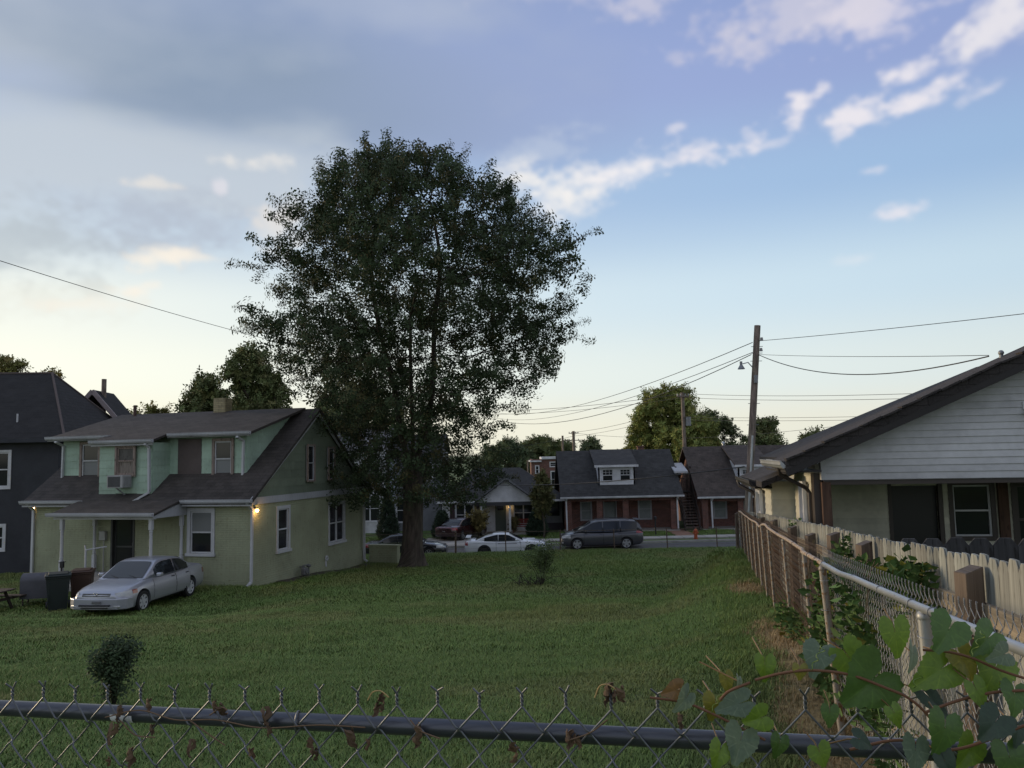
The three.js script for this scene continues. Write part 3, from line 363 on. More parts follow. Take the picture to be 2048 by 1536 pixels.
// window air conditioner hanging out of the bay window
{
  const t = thing('air_conditioner', 'dirty white window air conditioner jutting from the green bay window', 'air conditioner', [-9.35, -0.255, -28.75], -15 * D2R), c = mat([0.42, 0.42, 0.42], 0.6, { map: T.paint }); t.scale.setScalar(1.15);
  mesh(t, 'case', rbox(0.60, 0.40, 0.42, 0.02, -4.66, 1.08, 0.30), c); mesh(t, 'coil_grille', rbox(0.46, 0.32, 0.02, 0.008, -4.68, 1.08, 0.512), mat([0.075, 0.075, 0.078], 0.7, { map: T.speck }));
  for (let k = 0; k < 5; k++) mesh(t, 'side_louver', rbox(0.012, 0.3, 0.03, 0.004, -4.356, 1.08, 0.16 + k * 0.06), mat([0.22, 0.22, 0.22], 0.7));
  mesh(t, 'support_bracket', beam([-4.66, 0.64, 0.03], [-4.66, 0.87, 0.42], 0.04, 0.03), M.trimGrey);
}
{ // gas meter, bins, junk
  const g = thing('gas_meter', 'grey gas meter with pipes against the green side wall', 'gas meter', [-9.35, -0.255, -28.75], -15 * D2R), gm = mat([0.16, 0.165, 0.17], 0.6, { map: T.mottle }); g.scale.setScalar(1.15);
  mesh(g, 'meter_body', [rbox(0.16, 0.26, 0.24, 0.05, 0.25, -2.12, -2.75, 3), new THREE.CylinderGeometry(0.09, 0.09, 0.13, 16).rotateZ(Math.PI / 2).translate(0.3, -2.1, -2.75)], gm); mesh(g, 'regulator', [new THREE.SphereGeometry(0.085, 12, 10).scale(1, 0.6, 1).translate(0.22, -1.98, -3.1), bar([0.22, -2.5, -3.1], [0.22, -1.98, -3.1], 0.022)], gm); mesh(g, 'pipe', [bar([0.22, -1.93, -2.7], [0.22, -1.93, -3.1], 0.02), bar([0.22, -1.93, -2.7], [0.22, -2.0, -2.7], 0.02), bar([0.22, -1.98, -2.82], [0.02, -1.98, -2.82], 0.018)], gm);
}
// ---------------------------------------------------------------- bins and junk beside the green house
function bin(label, col, x, z, turn, s = 1) {
  const y = groundY(x, z), t = thing('wheeled_bin', label, 'trash bin', [x, y, z], turn), m = mat(col, 0.55, { map: T.mottle });
  const g = bx(-0.5, 0.5, 0, 1, -0.5, 0.5), p = g.attributes.position; for (let i = 0; i < p.count; i++) { const v = p.getY(i); p.setXYZ(i, p.getX(i) * lerp(0.46, 0.60, v) * s, 0.06 + v * 0.92 * s, p.getZ(i) * lerp(0.52, 0.72, v) * s); } const q = g.toNonIndexed(); q.computeVertexNormals();
  mesh(t, 'bin_body', [q, rbox(0.64 * s, 0.05, 0.76 * s, 0.015, 0, 0.96 * s, 0), ...[-1, 1].map((k) => bx(k * 0.24 * s - 0.015, k * 0.24 * s + 0.015, 0.3, 0.9 * s, 0.27 * s, 0.35 * s))], m);
  mesh(t, 'lid', [rbox(0.66 * s, 0.05, 0.80 * s, 0.02, 0, 1.01 * s, 0.01), rbox(0.5 * s, 0.04, 0.6 * s, 0.02, 0, 1.05 * s, 0.02)], m); mesh(t, 'handle', bar([-0.26 * s, 0.97 * s, -0.43 * s], [0.26 * s, 0.97 * s, -0.43 * s], 0.016), m);
  for (const k of [-1, 1]) mesh(t, 'wheel', [new THREE.CylinderGeometry(0.13, 0.13, 0.05, 18).rotateZ(Math.PI / 2).translate(k * 0.28 * s, 0.13, -0.27 * s)], M.blackMetal);
}
bin('dark green wheeled trash bin in front of the silver car nose', [0.022, 0.032, 0.030], -14.35, -25.5, 0.5, 1.1);
bin('brown wheeled trash bin behind the dark green bin', [0.085, 0.045, 0.030], -14.05, -26.35, 0.35, 1.04);
{
  const x = -15.4, z = -26.3, y = groundY(x, z), t = thing('barbecue_grill', 'covered grey barbecue grill left of the dark green bin', 'grill', [x, y, z], 0.25), c = mat([0.10, 0.10, 0.115], 0.75, { map: T.mottle });
  mesh(t, 'cover', [new THREE.CylinderGeometry(0.33, 0.33, 0.95, 20, 1, false, 0, Math.PI).rotateZ(Math.PI / 2).scale(1, 0.75, 1).translate(0, 0.78, 0), bx(-0.475, 0.475, 0.25, 0.78, -0.33, 0.33)], c); for (const [a, b] of [[-1, -1], [-1, 1], [1, -1], [1, 1]]) mesh(t, 'leg', bar([a * 0.4, 0, b * 0.25], [a * 0.4, 0.3, b * 0.25], 0.025), M.blackMetal);
}
{
  const x = -16.8, z = -25.2, y = groundY(x, z), t = thing('picnic_table', 'old dark wooden picnic table at the left edge', 'table', [x, y, z], -0.1), w = [0.8, 1, 1.2].map((k) => mat([0.075 * k, 0.055 * k, 0.045 * k], 0.9, { map: T.grainX }));
  for (let k = 0; k < 5; k++) mesh(t, 'plank', rbox(2.3, 0.04, 0.135, 0.008, (k % 2) * 0.02, 0.66, (k - 2) * 0.145), w[k % 3]); for (const s of [-1, 1]) for (let k = 0; k < 2; k++) mesh(t, 'bench_plank', rbox(2.3, 0.04, 0.135, 0.008, 0, 0.40, s * (0.62 + k * 0.145)), w[(k + 1) % 3]);
  for (const a of [-0.85, 0.85]) for (const s of [-1, 1]) mesh(t, 'leg', beam([a, -0.05, s * 0.62], [a, 0.64, s * 0.22], 0.04, 0.09), w[0]); for (const a of [-0.85, 0.85]) mesh(t, 'crossbar', rbox(0.04, 0.09, 1.6, 0.008, a, 0.36, 0), w[1]);
}
{
  const t = thing('yard_hydrant', 'dark standpipe tap in front of the pale green left wall', 'standpipe', [-16.0, -2.85, -28.6], 0), m = M.blackMetal;
  mesh(t, 'pipe', [bar([0, -0.1, 0], [0, 1.0, 0], 0.028), bar([0, 0.72, 0], [0.22, 0.74, 0.02], 0.02), rbox(0.13, 0.22, 0.1, 0.02, 0.02, 1.0, 0)], m); mesh(t, 'handle', bar([-0.1, 1.06, 0], [0.15, 1.1, 0], 0.015), m);
}
// low edging strip with dark mulch beside the green house
{ const s = mesh(scene, 'mulch_bed', (() => { const g = bx(0.03, 0.55, 0, 1, -8.3, -1.4), o = []; const pos = [], idx = [], n = 30; for (let i = 0; i <= n; i++) { const lz = lerp(-1.3, -9.6, i / n), w = 0.42 + 0.2 * fbm(i * 0.7, 3, 1, 2) + (i > 22 ? 0.25 : 0); for (const lx of [0.02, 0.3, w]) { const z = -28.75 + (lx * 0.259 + lz * 0.966) * 1.15, wx = -9.35 + (0.966 * lx - 0.259 * lz) * 1.15; pos.push(wx, groundY(wx, z) + (lx === w ? 0.012 : 0.05 + 0.04 * fbm(i * 1.3, lx * 9, 5, 2)), z); } } for (let i = 0; i < n; i++) for (let k = 0; k < 2; k++) { const a = i * 3 + k; idx.push(a, a + 1, a + 3, a + 1, a + 4, a + 3); } const q = new THREE.BufferGeometry(); q.setAttribute('position', new THREE.Float32BufferAttribute(pos, 3)); q.setIndex(idx); q.computeVertexNormals(); return q; })(), mat([0.075, 0.062, 0.05], 0.95, { map: T.speck, bumpMap: T.rough, bumpScale: 0.03 })); s.userData.kind = 'structure'; }
// ---------------------------------------------------------------- trees and shrubs
const leafMat = (c, o = {}) => mat(c, 0.85, { side: THREE.DoubleSide, ...o });
// one folded leaf: four triangles, pointing along +y
function leafTris(out, base, dir, side, nor, len, wid, fold = 0.25) {
  const tip = base.clone().addScaledVector(dir, len), mid = base.clone().addScaledVector(dir, len * 0.45), a = mid.clone().addScaledVector(side, wid).addScaledVector(nor, wid * fold), b = mid.clone().addScaledVector(side, -wid).addScaledVector(nor, wid * fold);
  for (const [p, q, r] of [[base, mid, a], [mid, tip, a], [base, b, mid], [mid, b, tip]]) out.push(p.x, p.y, p.z, q.x, q.y, q.z, r.x, r.y, r.z);
}
function sprig(seed, n, len, leafL, leafW, droop = 0.3) {
  const r = rng(seed), out = [];
  for (let i = 0; i < n; i++) {
    const k = (i + 0.5) / n, a = i * 2.4 + r(), base = V(0, k * len, 0), d = V(Math.cos(a), 0.35 + r() * 0.5 - droop, Math.sin(a)).normalize(), s = V().crossVectors(d, V(r() - 0.5, 1, r() - 0.5)).normalize(), nn = V().crossVectors(s, d);
    base.addScaledVector(d, 0.02 + r() * len * 0.12); leafTris(out, base, d, s, nn, leafL * (0.7 + r() * 0.6), leafW * (0.7 + r() * 0.6));
  }
  out.push(-0.004, 0, 0, 0.004, 0, 0, 0, len, 0);
  const g = new THREE.BufferGeometry(); g.setAttribute('position', new THREE.Float32BufferAttribute(out, 3)); g.computeVertexNormals(); g.setAttribute('uv', new THREE.Float32BufferAttribute(new Float32Array(out.length / 3 * 2), 2)); return g;
}
// branches grown towards points scattered in the crown
function grow(stems, pts, step, reach, kill, iters = 140, rnd = rng(1)) {
  const P = [], par = [], cell = reach, grid = new Map(), key = (v) => Math.floor(v.x / cell) + ',' + Math.floor(v.y / cell) + ',' + Math.floor(v.z / cell), add = (v, p) => { P.push(v); par.push(p); const k = key(v); (grid.get(k) ?? grid.set(k, []).get(k)).push(P.length - 1); return P.length - 1; };
  for (const s of stems) { let last = s.from ?? -1; const c = curve(s.pts, s.n); c.forEach((v, i) => { if (i === 0 && last >= 0) return; last = add(v, last); }); s.end = last; s.first = P.length - c.length; }
  let live = pts;
  for (let it = 0; it < iters && live.length; it++) {
    const pull = new Map();
    for (const a of live) { const cx = Math.floor(a.x / cell), cy = Math.floor(a.y / cell), cz = Math.floor(a.z / cell); let bi = -1, bd = reach * reach; for (let i = -1; i <= 1; i++) for (let j = -1; j <= 1; j++) for (let k = -1; k <= 1; k++) { const l = grid.get((cx + i) + ',' + (cy + j) + ',' + (cz + k)); if (l) for (const n of l) { const d = P[n].distanceToSquared(a); if (d < bd) { bd = d; bi = n; } } } if (bi >= 0) { const v = pull.get(bi) ?? pull.set(bi, V()).get(bi); v.add(a.clone().sub(P[bi]).normalize()); } }
    if (!pull.size) break; const fresh = [];
    for (const [n, v] of pull) { v.normalize().add(V((rnd() - 0.5) * 0.5, (rnd() - 0.5) * 0.4, (rnd() - 0.5) * 0.5)).normalize(); const q = P[n].clone().addScaledVector(v, step); let near = false; const cx = Math.floor(q.x / cell), cy = Math.floor(q.y / cell), cz = Math.floor(q.z / cell); for (let i = -1; i <= 1 && !near; i++) for (let j = -1; j <= 1 && !near; j++) for (let k = -1; k <= 1 && !near; k++) for (const o of grid.get((cx + i) + ',' + (cy + j) + ',' + (cz + k)) ?? []) if (P[o].distanceToSquared(q) < step * step * 0.2) { near = true; break; } if (!near) fresh.push(add(q, n)); }
    if (!fresh.length) break;
    live = live.filter((a) => { for (const f of fresh) if (P[f].distanceToSquared(a) < kill * kill) return false; return true; });
  }
  const kids = P.map(() => []); par.forEach((p, i) => p >= 0 && kids[p].push(i));
  return { P, par, kids };
}
function thicken({ P, par, kids }, tip, pw) { const r = new Float32Array(P.length); for (let i = P.length - 1; i >= 0; i--) { let s = 0; for (const k of kids[i]) s += r[k] ** pw; r[i] = Math.max(tip, s ** (1 / pw)); } return r; }
function limbs(t, r, minR = 0) {
  const out = [], { P, par, kids } = t, start = []; par.forEach((p, i) => p < 0 && start.push([i, -1]));
  while (start.length) { const [s, from] = start.pop(); const pts = [], rad = []; if (from >= 0) { pts.push(P[from]); rad.push(Math.min(r[from] * 0.9, r[s] * 1.3)); } let n = s; while (n >= 0) { pts.push(P[n]); rad.push(r[n]); let best = -1; for (const k of kids[n]) if (best < 0 || r[k] > r[best]) best = k; for (const k of kids[n]) if (k !== best) start.push([k, n]); n = best; } if (pts.length > 1 && rad[0] >= minR) out.push(tube(pts, rad, rad[0] > 0.15 ? 14 : rad[0] > 0.05 ? 7 : rad[0] > 0.02 ? 5 : 3)); }
  return out;
}
function leafCloud(parent, name, list, geo, material, colour, rnd) {
  const im = new THREE.InstancedMesh(geo, material, list.length), q = new THREE.Quaternion(), q2 = new THREE.Quaternion(), m = M4(), c = new THREE.Color(); im.name = name; im.userData.kind = 'stuff';
  list.forEach(([p, d, s], i) => { q.setFromUnitVectors(V(0, 1, 0), d); q2.setFromAxisAngle(V(0, 1, 0), rnd() * 6.283); q.multiply(q2); m.compose(p, q, V(s, s, s)); im.setMatrixAt(i, m); colour(c, p, rnd); im.setColorAt(i, c); });
  im.castShadow = im.receiveShadow = true; parent.add(im); return im;
}
const barkM = mat([0.115, 0.095, 0.08], 0.95, { map: T.bark, bumpMap: T.barkB, bumpScale: 0.035 });
// the big maple in the middle of the lawn
{
  const bx0 = -4.58, bz = -36, by = groundY(-4.58, -36), rnd = rng(2024), t = thing('maple_tree', 'huge leafy dark tree with a thick forked trunk beside the green house', 'tree', [bx0, by, bz]); t.scale.setScalar(1.09);
  const L = table([[2.4, 3.9], [3.2, 4.3], [4.9, 3.9], [7.0, 5.2], [9.1, 6.8], [10.2, 7.2], [11.2, 7.4], [12.8, 6.8], [14.2, 5.8], [15.3, 4.5], [16.1, 3.3], [16.9, 2.1], [17.6, 0.7]]), R = table([[2.4, 2.0], [3.2, 4.0], [4.5, 4.6], [6.2, 5.2], [8.0, 6.0], [9.6, 6.8], [11.0, 7.6], [12.3, 7.9], [14.0, 7.2], [15.6, 6.3], [16.3, 5.0], [16.7, 2.9], [17.2, 2.0], [17.7, 0.8]]);
  const pts = []; let guard = 0;
  while (pts.length < 6000 && guard++ < 60000) {
    const y = 2.6 + rnd() * 15.15, a = rnd() * 6.283, q = Math.sqrt(rnd()), lw = L(y), rw = R(y), dw = (lw + rw) / 2 * 0.92, x = Math.cos(a) * q * (Math.cos(a) < 0 ? lw : rw), z = Math.sin(a) * q * dw;
    const lob = fbm(x * 0.34 + 7, y * 0.34, z * 0.34, 3); if (q > 0.70 + (lob - 0.42) * 1.7) continue;
    if (y < 5.5 && Math.hypot(x, z) < 1.0 + (5.5 - y) * 0.3) continue; if (q < 0.5 && rnd() < 0.62) continue;
    if (x > 2.2 && x < 4.2 && y > 14.5 + Math.abs(x - 3.2) * 1.6) continue;
    pts.push(V(x, y, z));
  }
  const stems = [{ pts: [[0, -0.3, 0], [0.02, 1.2, 0], [0.06, 2.6, 0.02], [0.02, 3.9, 0]], n: 9 }, { pts: [[0.02, 3.9, 0], [-0.4, 5.4, 0.1], [-0.65, 7.2, -0.1], [-1.2, 9.6, 0.2], [-1.6, 12.2, 0.1], [-1.4, 14.6, 0]], n: 26 }, { pts: [[0.02, 3.9, 0], [0.6, 5.6, -0.15], [0.95, 7.6, 0.15], [1.0, 10, -0.1], [1.3, 12.6, 0.2], [0.9, 15.2, 0]], n: 27 }, { pts: [[0.02, 3.9, 0], [0.15, 5.4, 0.6], [0.2, 7.4, 1.5], [0.3, 10, 2.2]], n: 15 }];
  const S = [stems[0]]; let g0 = null; // the leaders start from the fork
  stems[1].from = stems[2].from = stems[3].from = 9;
  const side = [[[-0.65, 7.2, -0.1], [-2.6, 8.6, 0.5], [-4.4, 10.0, 0.6]], [[0.95, 7.6, 0.15], [2.8, 8.7, -0.4], [4.8, 10.2, -0.3]], [[0.6, 5.6, -0.15], [2.0, 6.0, 0.5], [3.4, 6.2, 0.8]], [[-0.4, 5.4, 0.1], [-2.0, 5.2, 0.9], [-3.8, 4.2, 1.6]]];
  const tips = []; 
  const tr = grow(stems, pts, 0.34, 2.4, 0.52, 150, rng(5)), r = thicken(tr, 0.0085, 2.2); 
  // flare the foot of the trunk and give it its measured girth
  tr.P.forEach((p, i) => { const y = p.y; if (i < 10) r[i] = lerp(0.42, 0.39, clamp(y / 4)) + 0.30 * Math.exp(-Math.max(0, y + 0.05) * 4.5); else if (r[i] > 0.2) r[i] = Math.min(r[i], 0.34); });
  const trunkTube = tube(tr.P.slice(0, 10), Array.from(r.slice(0, 10)), 28); { const p = trunkTube.attributes.position; for (let i = 0; i < p.count; i++) { const x = p.getX(i), y = p.getY(i), z = p.getZ(i), a = Math.atan2(z, x), q = 1 + 0.10 * (fbm(Math.cos(a) * 2 + 3, y * 0.5, Math.sin(a) * 2, 3) - 0.5) + Math.exp(-Math.max(0, y) * 3.5) * 0.26 * Math.sin(a * 5 + 1) + 0.05 * Math.sin(a * 9 + y * 0.4); p.setXYZ(i, x * q, y, z * q); } trunkTube.computeVertexNormals(); }
  const lim = limbs(tr, r); mesh(t, 'trunk', [trunkTube], barkM, { keepUv: true }); mesh(t, 'branches', lim.slice(0), barkM, { keepUv: true });
  const list = [], shoots = [];
  // long leafy shoots that stick out of the crown
  tr.P.forEach((p, i) => { if (i < 10 || tr.kids[i].length || rnd() > 0.30) return; const lw = L(p.y), rw = R(p.y), out = Math.hypot(p.x / (p.x < 0 ? lw : rw), p.z / ((lw + rw) / 2)); if (out < 0.62 && p.y < 15.5) return; const d = V(p.x, 0, p.z).normalize().multiplyScalar(0.9).add(V((rnd() - 0.5) * 0.8, p.y > 13 ? 1.1 + rnd() * 0.6 : 0.1 + rnd() * 0.6, (rnd() - 0.5) * 0.8)).normalize(), n = 2 + Math.floor(rnd() * 4), pts = [p.clone()]; for (let k = 1; k <= n; k++) { const q = pts[k - 1].clone().addScaledVector(d, 0.24).add(V((rnd() - 0.5) * 0.1, -0.02 * k, (rnd() - 0.5) * 0.1)); pts.push(q); for (let j = 0; j < (k === n ? 3 : 2); j++) list.push([q.clone(), d.clone().add(V(rnd() - 0.5, rnd() - 0.9, rnd() - 0.5)).normalize(), 0.7 + rnd() * 0.4]); } shoots.push(tube(pts, pts.map((_, k) => 0.01 - 0.005 * k / n), 3)); });
  mesh(t, 'twigs', shoots, barkM, { keepUv: true, kind: 'stuff' }); tr.P.forEach((p, i) => { if (i < 10 || r[i] > 0.026) return; const d = p.clone().sub(tr.P[tr.par[i]]).normalize(), tip = tr.kids[i].length === 0, n = tip ? 7 : r[i] < 0.013 ? 4 : 2; for (let k = 0; k < n; k++) { if (p.y < 9 && rnd() < 0.22) continue; const v = d.clone().multiplyScalar(0.7).add(V(rnd() - 0.5, rnd() - 0.62, rnd() - 0.5).multiplyScalar(1.6)).normalize(); list.push([p.clone().add(V(rnd() - 0.5, rnd() - 0.5, rnd() - 0.5).multiplyScalar(0.5)), v, 0.75 + rnd() * 0.55]); } });
  leafCloud(t, 'crown', list, sprig(12, 12, 0.38, 0.135, 0.036, 0.6), leafMat([1, 1, 1]), (c, p, q) => { const v = 0.7 + q() * 0.6, w = q() < 0.12 ? 1 : 0; c.setRGB(lerp(0.042, 0.075, w) * v, lerp(0.066, 0.070, w) * v, lerp(0.026, 0.025, w) * v); }, rng(8));
  console.log('maple nodes', tr.P.length, 'sprigs', list.length);
}
// background trees: a trunk, a few limbs and lobes of leaf clumps
const farSprig = sprig(40, 16, 0.75, 0.24, 0.075, 0.2), farLeaf = leafMat([1, 1, 1]);
function tree(name, label, x, z, h, rad, seed, col, n = 2600, opts = {}) {
  const y = opts.y ?? groundY(x, z), rnd = rng(seed), t = thing(name, label, 'tree', [x, y, z], 0, opts.group), bot = opts.bottom ?? 0.22, s = opts.leaf ?? 1, y0 = bot * h, pts = [], step = Math.max(opts.step ?? 0.3, rad * 0.12);
  let guard = 0; while (pts.length < (opts.pts ?? 520) && guard++ < 9000) { const k = rnd(), a = rnd() * 6.283, q = Math.sqrt(rnd()), prof = Math.pow(Math.sin(Math.PI * clamp(0.10 + 0.86 * Math.pow(k, opts.skew ?? 0.85))), 0.62), px = Math.cos(a) * q * rad * prof, pz = Math.sin(a) * q * rad * prof, py = lerp(y0, h, k), lob = fbm(px * 1.7 / rad + seed, py * 1.7 / rad, pz * 1.7 / rad, 2); if (q > 0.72 + (lob - 0.45) * 2.2 || (q < 0.45 && rnd() < 0.5)) continue; pts.push(V(px, py, pz)); }
  const tr = grow([{ pts: [[0, -0.3, 0], [0.02 * h, h * 0.2, 0], [-0.01 * h, h * 0.4, 0.02 * h], [0.01 * h, h * 0.62, 0]], n: Math.max(6, Math.round(h * 0.62 / step)) }], pts, step, rad * 0.95, step * 1.5, 60, rng(seed + 9)), r = thicken(tr, 0.012, 2.3), tk = opts.trunk ?? h * 0.02, r0 = r[0]; for (let i = 0; i < r.length; i++) r[i] = Math.max(0.008, r[i] * tk / r0);
  mesh(t, 'trunk', tube(tr.P.slice(0, 5), Array.from(r.slice(0, 5)), 9), barkM, { keepUv: true }); mesh(t, 'branches', limbs(tr, r, 0.012), barkM, { keepUv: true });
  const list = [], tips = tr.P.map((_, i) => i).filter((i) => i > 6 && (r[i] < tk * 0.3 || !tr.kids[i].length)), per = n / Math.max(1, tips.length); for (const i of tips) { const d0 = tr.P[i].clone().sub(tr.P[tr.par[i]]).normalize(); for (let k = 0; k < Math.floor(per * (tr.kids[i].length ? 0.7 : 1.8) + rnd()); k++) { const d = d0.clone().multiplyScalar(0.5).add(V(rnd() - 0.5, rnd() - 0.55, rnd() - 0.5).multiplyScalar(1.7)).normalize(); list.push([tr.P[i].clone().add(V(rnd() - 0.5, rnd() - 0.5, rnd() - 0.5).multiplyScalar(step * 1.5)), d, s * (0.5 + rnd() * 0.6)]); } }
  leafCloud(t, 'crown', list, farSprig, farLeaf, (c, p, q) => { const v = 0.7 + q() * 0.65, w = q(); c.setRGB(lerp(col[0], col[0] * 1.35, w * w) * v, col[1] * v, col[2] * v); }, rng(seed + 1)); return t;
}
const olive = [0.17, 0.18, 0.055], green = [0.11, 0.145, 0.05], yel = [0.2, 0.18, 0.055], deep = [0.085, 0.12, 0.05];
tree('shade_tree', 'tall bushy tree rising behind the green house chimney', -19.6, -60, 13.9, 3.1, 101, green, 2900, { bottom: 0.42 }); tree('shade_tree', 'smaller tree left of the chimney above the brown ridge', -23.4, -61, 12.1, 2.2, 102, green, 1700, { bottom: 0.45 }); tree('shade_tree', 'low rounded tree peeking over the left of the brown ridge', -27.6, -62, 9.9, 2.2, 103, olive, 1700, { bottom: 0.4 }); tree('shade_tree', 'low broad tree peeking over the ridge beside the vent pipe', -29.6, -62, 9.4, 1.7, 104, olive, 1300, { bottom: 0.4 }); tree('shade_tree', 'leafy tree showing between the green gable and the big trunk', -13.2, -68, 12.2, 4.4, 105, green, 3000, { bottom: 0.25 });
tree('shade_tree', 'treetop sticking up behind the dark house roof, leftmost', -38, -60, 13.7, 3.0, 106, olive, 2400); tree('shade_tree', 'thin treetop behind the ridge of the dark house', -35.4, -61, 12.7, 1.9, 107, yel, 1100);
tree('round_tree', 'big rounded yellow green tree behind the brick houses and pole', 16.0, -80, 11.9, 5.6, 111, [0.19, 0.235, 0.06], 8600, { bottom: 0.12, skew: 0.7, pts: 1100 }); tree('round_tree', 'dark green tree right of the big yellow green tree', 21.2, -86, 9.6, 4.0, 112, deep, 3200, { bottom: 0.1 });
tree('round_tree', 'tall narrow tree right of the leaning utility pole', 24.6, -78, 8.8, 2.1, 113, green, 2200, { bottom: 0.1 }); tree('round_tree', 'low tree against the dark roof of the white gabled house', 30.3, -80, 7.2, 3.0, 114, green, 2400, { bottom: 0.1 });
tree('far_tree', 'hazy tree on the skyline right of the big tree', 5.2, -150, 8.0, 5.5, 121, green, 2200, { leaf: 1.5, bottom: 0.05 }); tree('far_tree', 'hazy low tree left of the crossarm pole', 9.4, -155, 7.4, 3.5, 122, green, 1600, { leaf: 1.5, bottom: 0.05 }); tree('far_tree', 'small round tree over the brick house ridge', 14.6, -150, 7.6, 3.4, 123, deep, 1700, { leaf: 1.5, bottom: 0.05 }); tree('far_tree', 'distant tree mass behind the flat brick building', -1.5, -145, 7.4, 6, 124, deep, 2200, { leaf: 1.5, bottom: 0.05 });
tree('street_tree', 'slim young street tree before the white house porch', 1.95, -55.9, 4.5, 0.72, 131, [0.085, 0.095, 0.03], 900, { leaf: 0.5, bottom: 0.36, trunk: 0.06, pts: 260, step: 0.15 });
function conifer(label, x, z, h, r, seed) { const y = groundY(x, z), t = thing('conifer_shrub', label, 'shrub', [x, y, z]), rnd = rng(seed), list = []; mesh(t, 'stem', tube([[0, -0.1, 0], [0, h * 0.9, 0]], [0.05, 0.01], 6), barkM, { keepUv: true }); for (let i = 0; i < 1100; i++) { const k = rnd(), rr = r * Math.pow(1 - k, 0.75) * (0.72 + 0.4 * Math.sqrt(rnd())) * (k < 0.08 ? 0.85 : 1), a = rnd() * 6.283; list.push([V(Math.cos(a) * rr, 0.05 + k * h * 0.95, Math.sin(a) * rr), V(Math.cos(a) * 0.6, 1, Math.sin(a) * 0.6).normalize(), 0.28 + rnd() * 0.22]); } leafCloud(t, 'foliage', list, farSprig, farLeaf, (c, p, q) => { const v = 0.7 + q() * 0.6; c.setRGB(0.022 * v, 0.042 * v, 0.020 * v); }, rng(seed)); }
conifer('tall pointed evergreen in front of the white two storey house', -8.95, -57, 3.1, 0.68, 201); conifer('small dark evergreen left of the white brick house', -5.15, -57.2, 1.75, 0.62, 202); conifer('dark cone shaped evergreen beside the red bench', 1.55, -57.2, 1.7, 0.68, 203);
function bush(name, label, x, z, h, r, n, s, col, seed, stems = 7, geo = farSprig, upright = 0.5) { const y = groundY(x, z), t = thing(name, label, 'shrub', [x, y, z]), rnd = rng(seed), list = [], g = []; for (let k = 0; k < stems; k++) { const a = k * 2.4, lean = rnd() * r * 0.9, p = curve([[0, -0.05, 0], [Math.cos(a) * lean * 0.4, h * 0.45, Math.sin(a) * lean * 0.4], [Math.cos(a) * lean, h * (0.75 + rnd() * 0.25), Math.sin(a) * lean]], 7); g.push(tube(p, p.map((_, i) => 0.012 * h * (1.15 - i / 8)), 5)); for (let i = 0; i < n / stems; i++) { const q = p[Math.min(7, 1 + Math.floor(Math.sqrt(rnd()) * 7))], d = V(rnd() - 0.5, rnd() * upright + 0.1, rnd() - 0.5).normalize(); list.push([q.clone().addScaledVector(d, rnd() * r * 0.55), d, s * (0.6 + rnd() * 0.7)]); } } mesh(t, 'stems', g, barkM, { keepUv: true }); leafCloud(t, 'foliage', list, geo, farLeaf, (c, p, q) => { const v = 0.65 + q() * 0.7; c.setRGB(col[0] * v, col[1] * v, col[2] * v); }, rng(seed + 3)); return t; }
bush('shrub', 'yellowish shrub beside the dark red car', -2.55, -57.3, 1.55, 0.62, 300, 0.5, [0.15, 0.12, 0.035], 301); bush('shrub', 'small potted shrub by the green front door', -0.1, -58.6, 0.95, 0.35, 140, 0.35, [0.12, 0.10, 0.035], 302);
const tinySprig = sprig(77, 11, 0.16, 0.06, 0.017, 0.2);
bush('dense_shrub', 'small dense dark shrub standing on the near lawn at left', -3.72, -7.55, 0.50, 0.2, 380, 0.6, [0.038, 0.064, 0.026], 303, 11, tinySprig, 1.4);
bush('sparse_shrub', 'thin scraggly shrub in the middle of the lawn', 0.83, -26.1, 1.05, 0.8, 220, 1.1, [0.085, 0.12, 0.042], 304, 11, tinySprig, 0.9);
{ // dead twigs at the foot of the scraggly shrub
  const rnd = rng(44), g = []; for (let i = 0; i < 26; i++) { const a = rnd() * 6.283, l = 0.3 + rnd() * 0.6, x = 0.45 + (rnd() - 0.5) * 0.9, z = -26.05 + (rnd() - 0.5) * 0.5, y = groundY(x, z); g.push(tube([[x, y, z], [x + Math.cos(a) * l * 0.5, y + 0.12 + rnd() * 0.25, z + Math.sin(a) * l * 0.5], [x + Math.cos(a) * l, y + 0.05 + rnd() * 0.3, z + Math.sin(a) * l]], [0.012, 0.009, 0.004], 4)); }
  tag(single('brushwood', g, barkM), 'low tangle of dead brown twigs under the scraggly shrub', 'twigs', null, 'stuff');
}

// ---------------------------------------------------------------- wire fences
// one chain-link wire: zigzag with a twist and open ends on top. Local x along the fence, y up (0 = base of the twist), z out.
function linkWire(rows, p, q, r, flip, seg = 5, bend = [0, 0]) {
  const pts = [], s = flip ? 1 : -1, b = 0.0045;
  for (let k = 0; k <= rows; k++) { const x = (k % 2 ? 1 : 0) * s * p / 2, y = -k * q / 2; const z = k % 2 ? b : -b; if (k === 0) pts.push(V(x, y, 0)); else { const px = pts[pts.length - 1]; pts.push(V(x - s * (k % 2 ? 1 : -1) * p * 0.06, y + q * 0.06, z)); pts.push(V(x, y, z * 0.2)); pts.push(V(x - s * (k % 2 ? 1 : -1) * p * 0.06, y - q * 0.06, -z)); } }
  const top = []; for (let k = 0; k <= 8; k++) { const a = k / 8 * Math.PI * 2.6 + (flip ? 0 : Math.PI); top.push(V(Math.cos(a) * r * 1.0, 0.003 + k * 0.0024, Math.sin(a) * r * 1.0)); } const e = top[top.length - 1]; top.push(V(s * -0.0095 * (1 + bend[0]), e.y + 0.0095 * (1 - bend[0] * 0.6), 0.002 + bend[1] * 0.006));
  return tube([...top.reverse(), ...pts], r, seg, true);
}
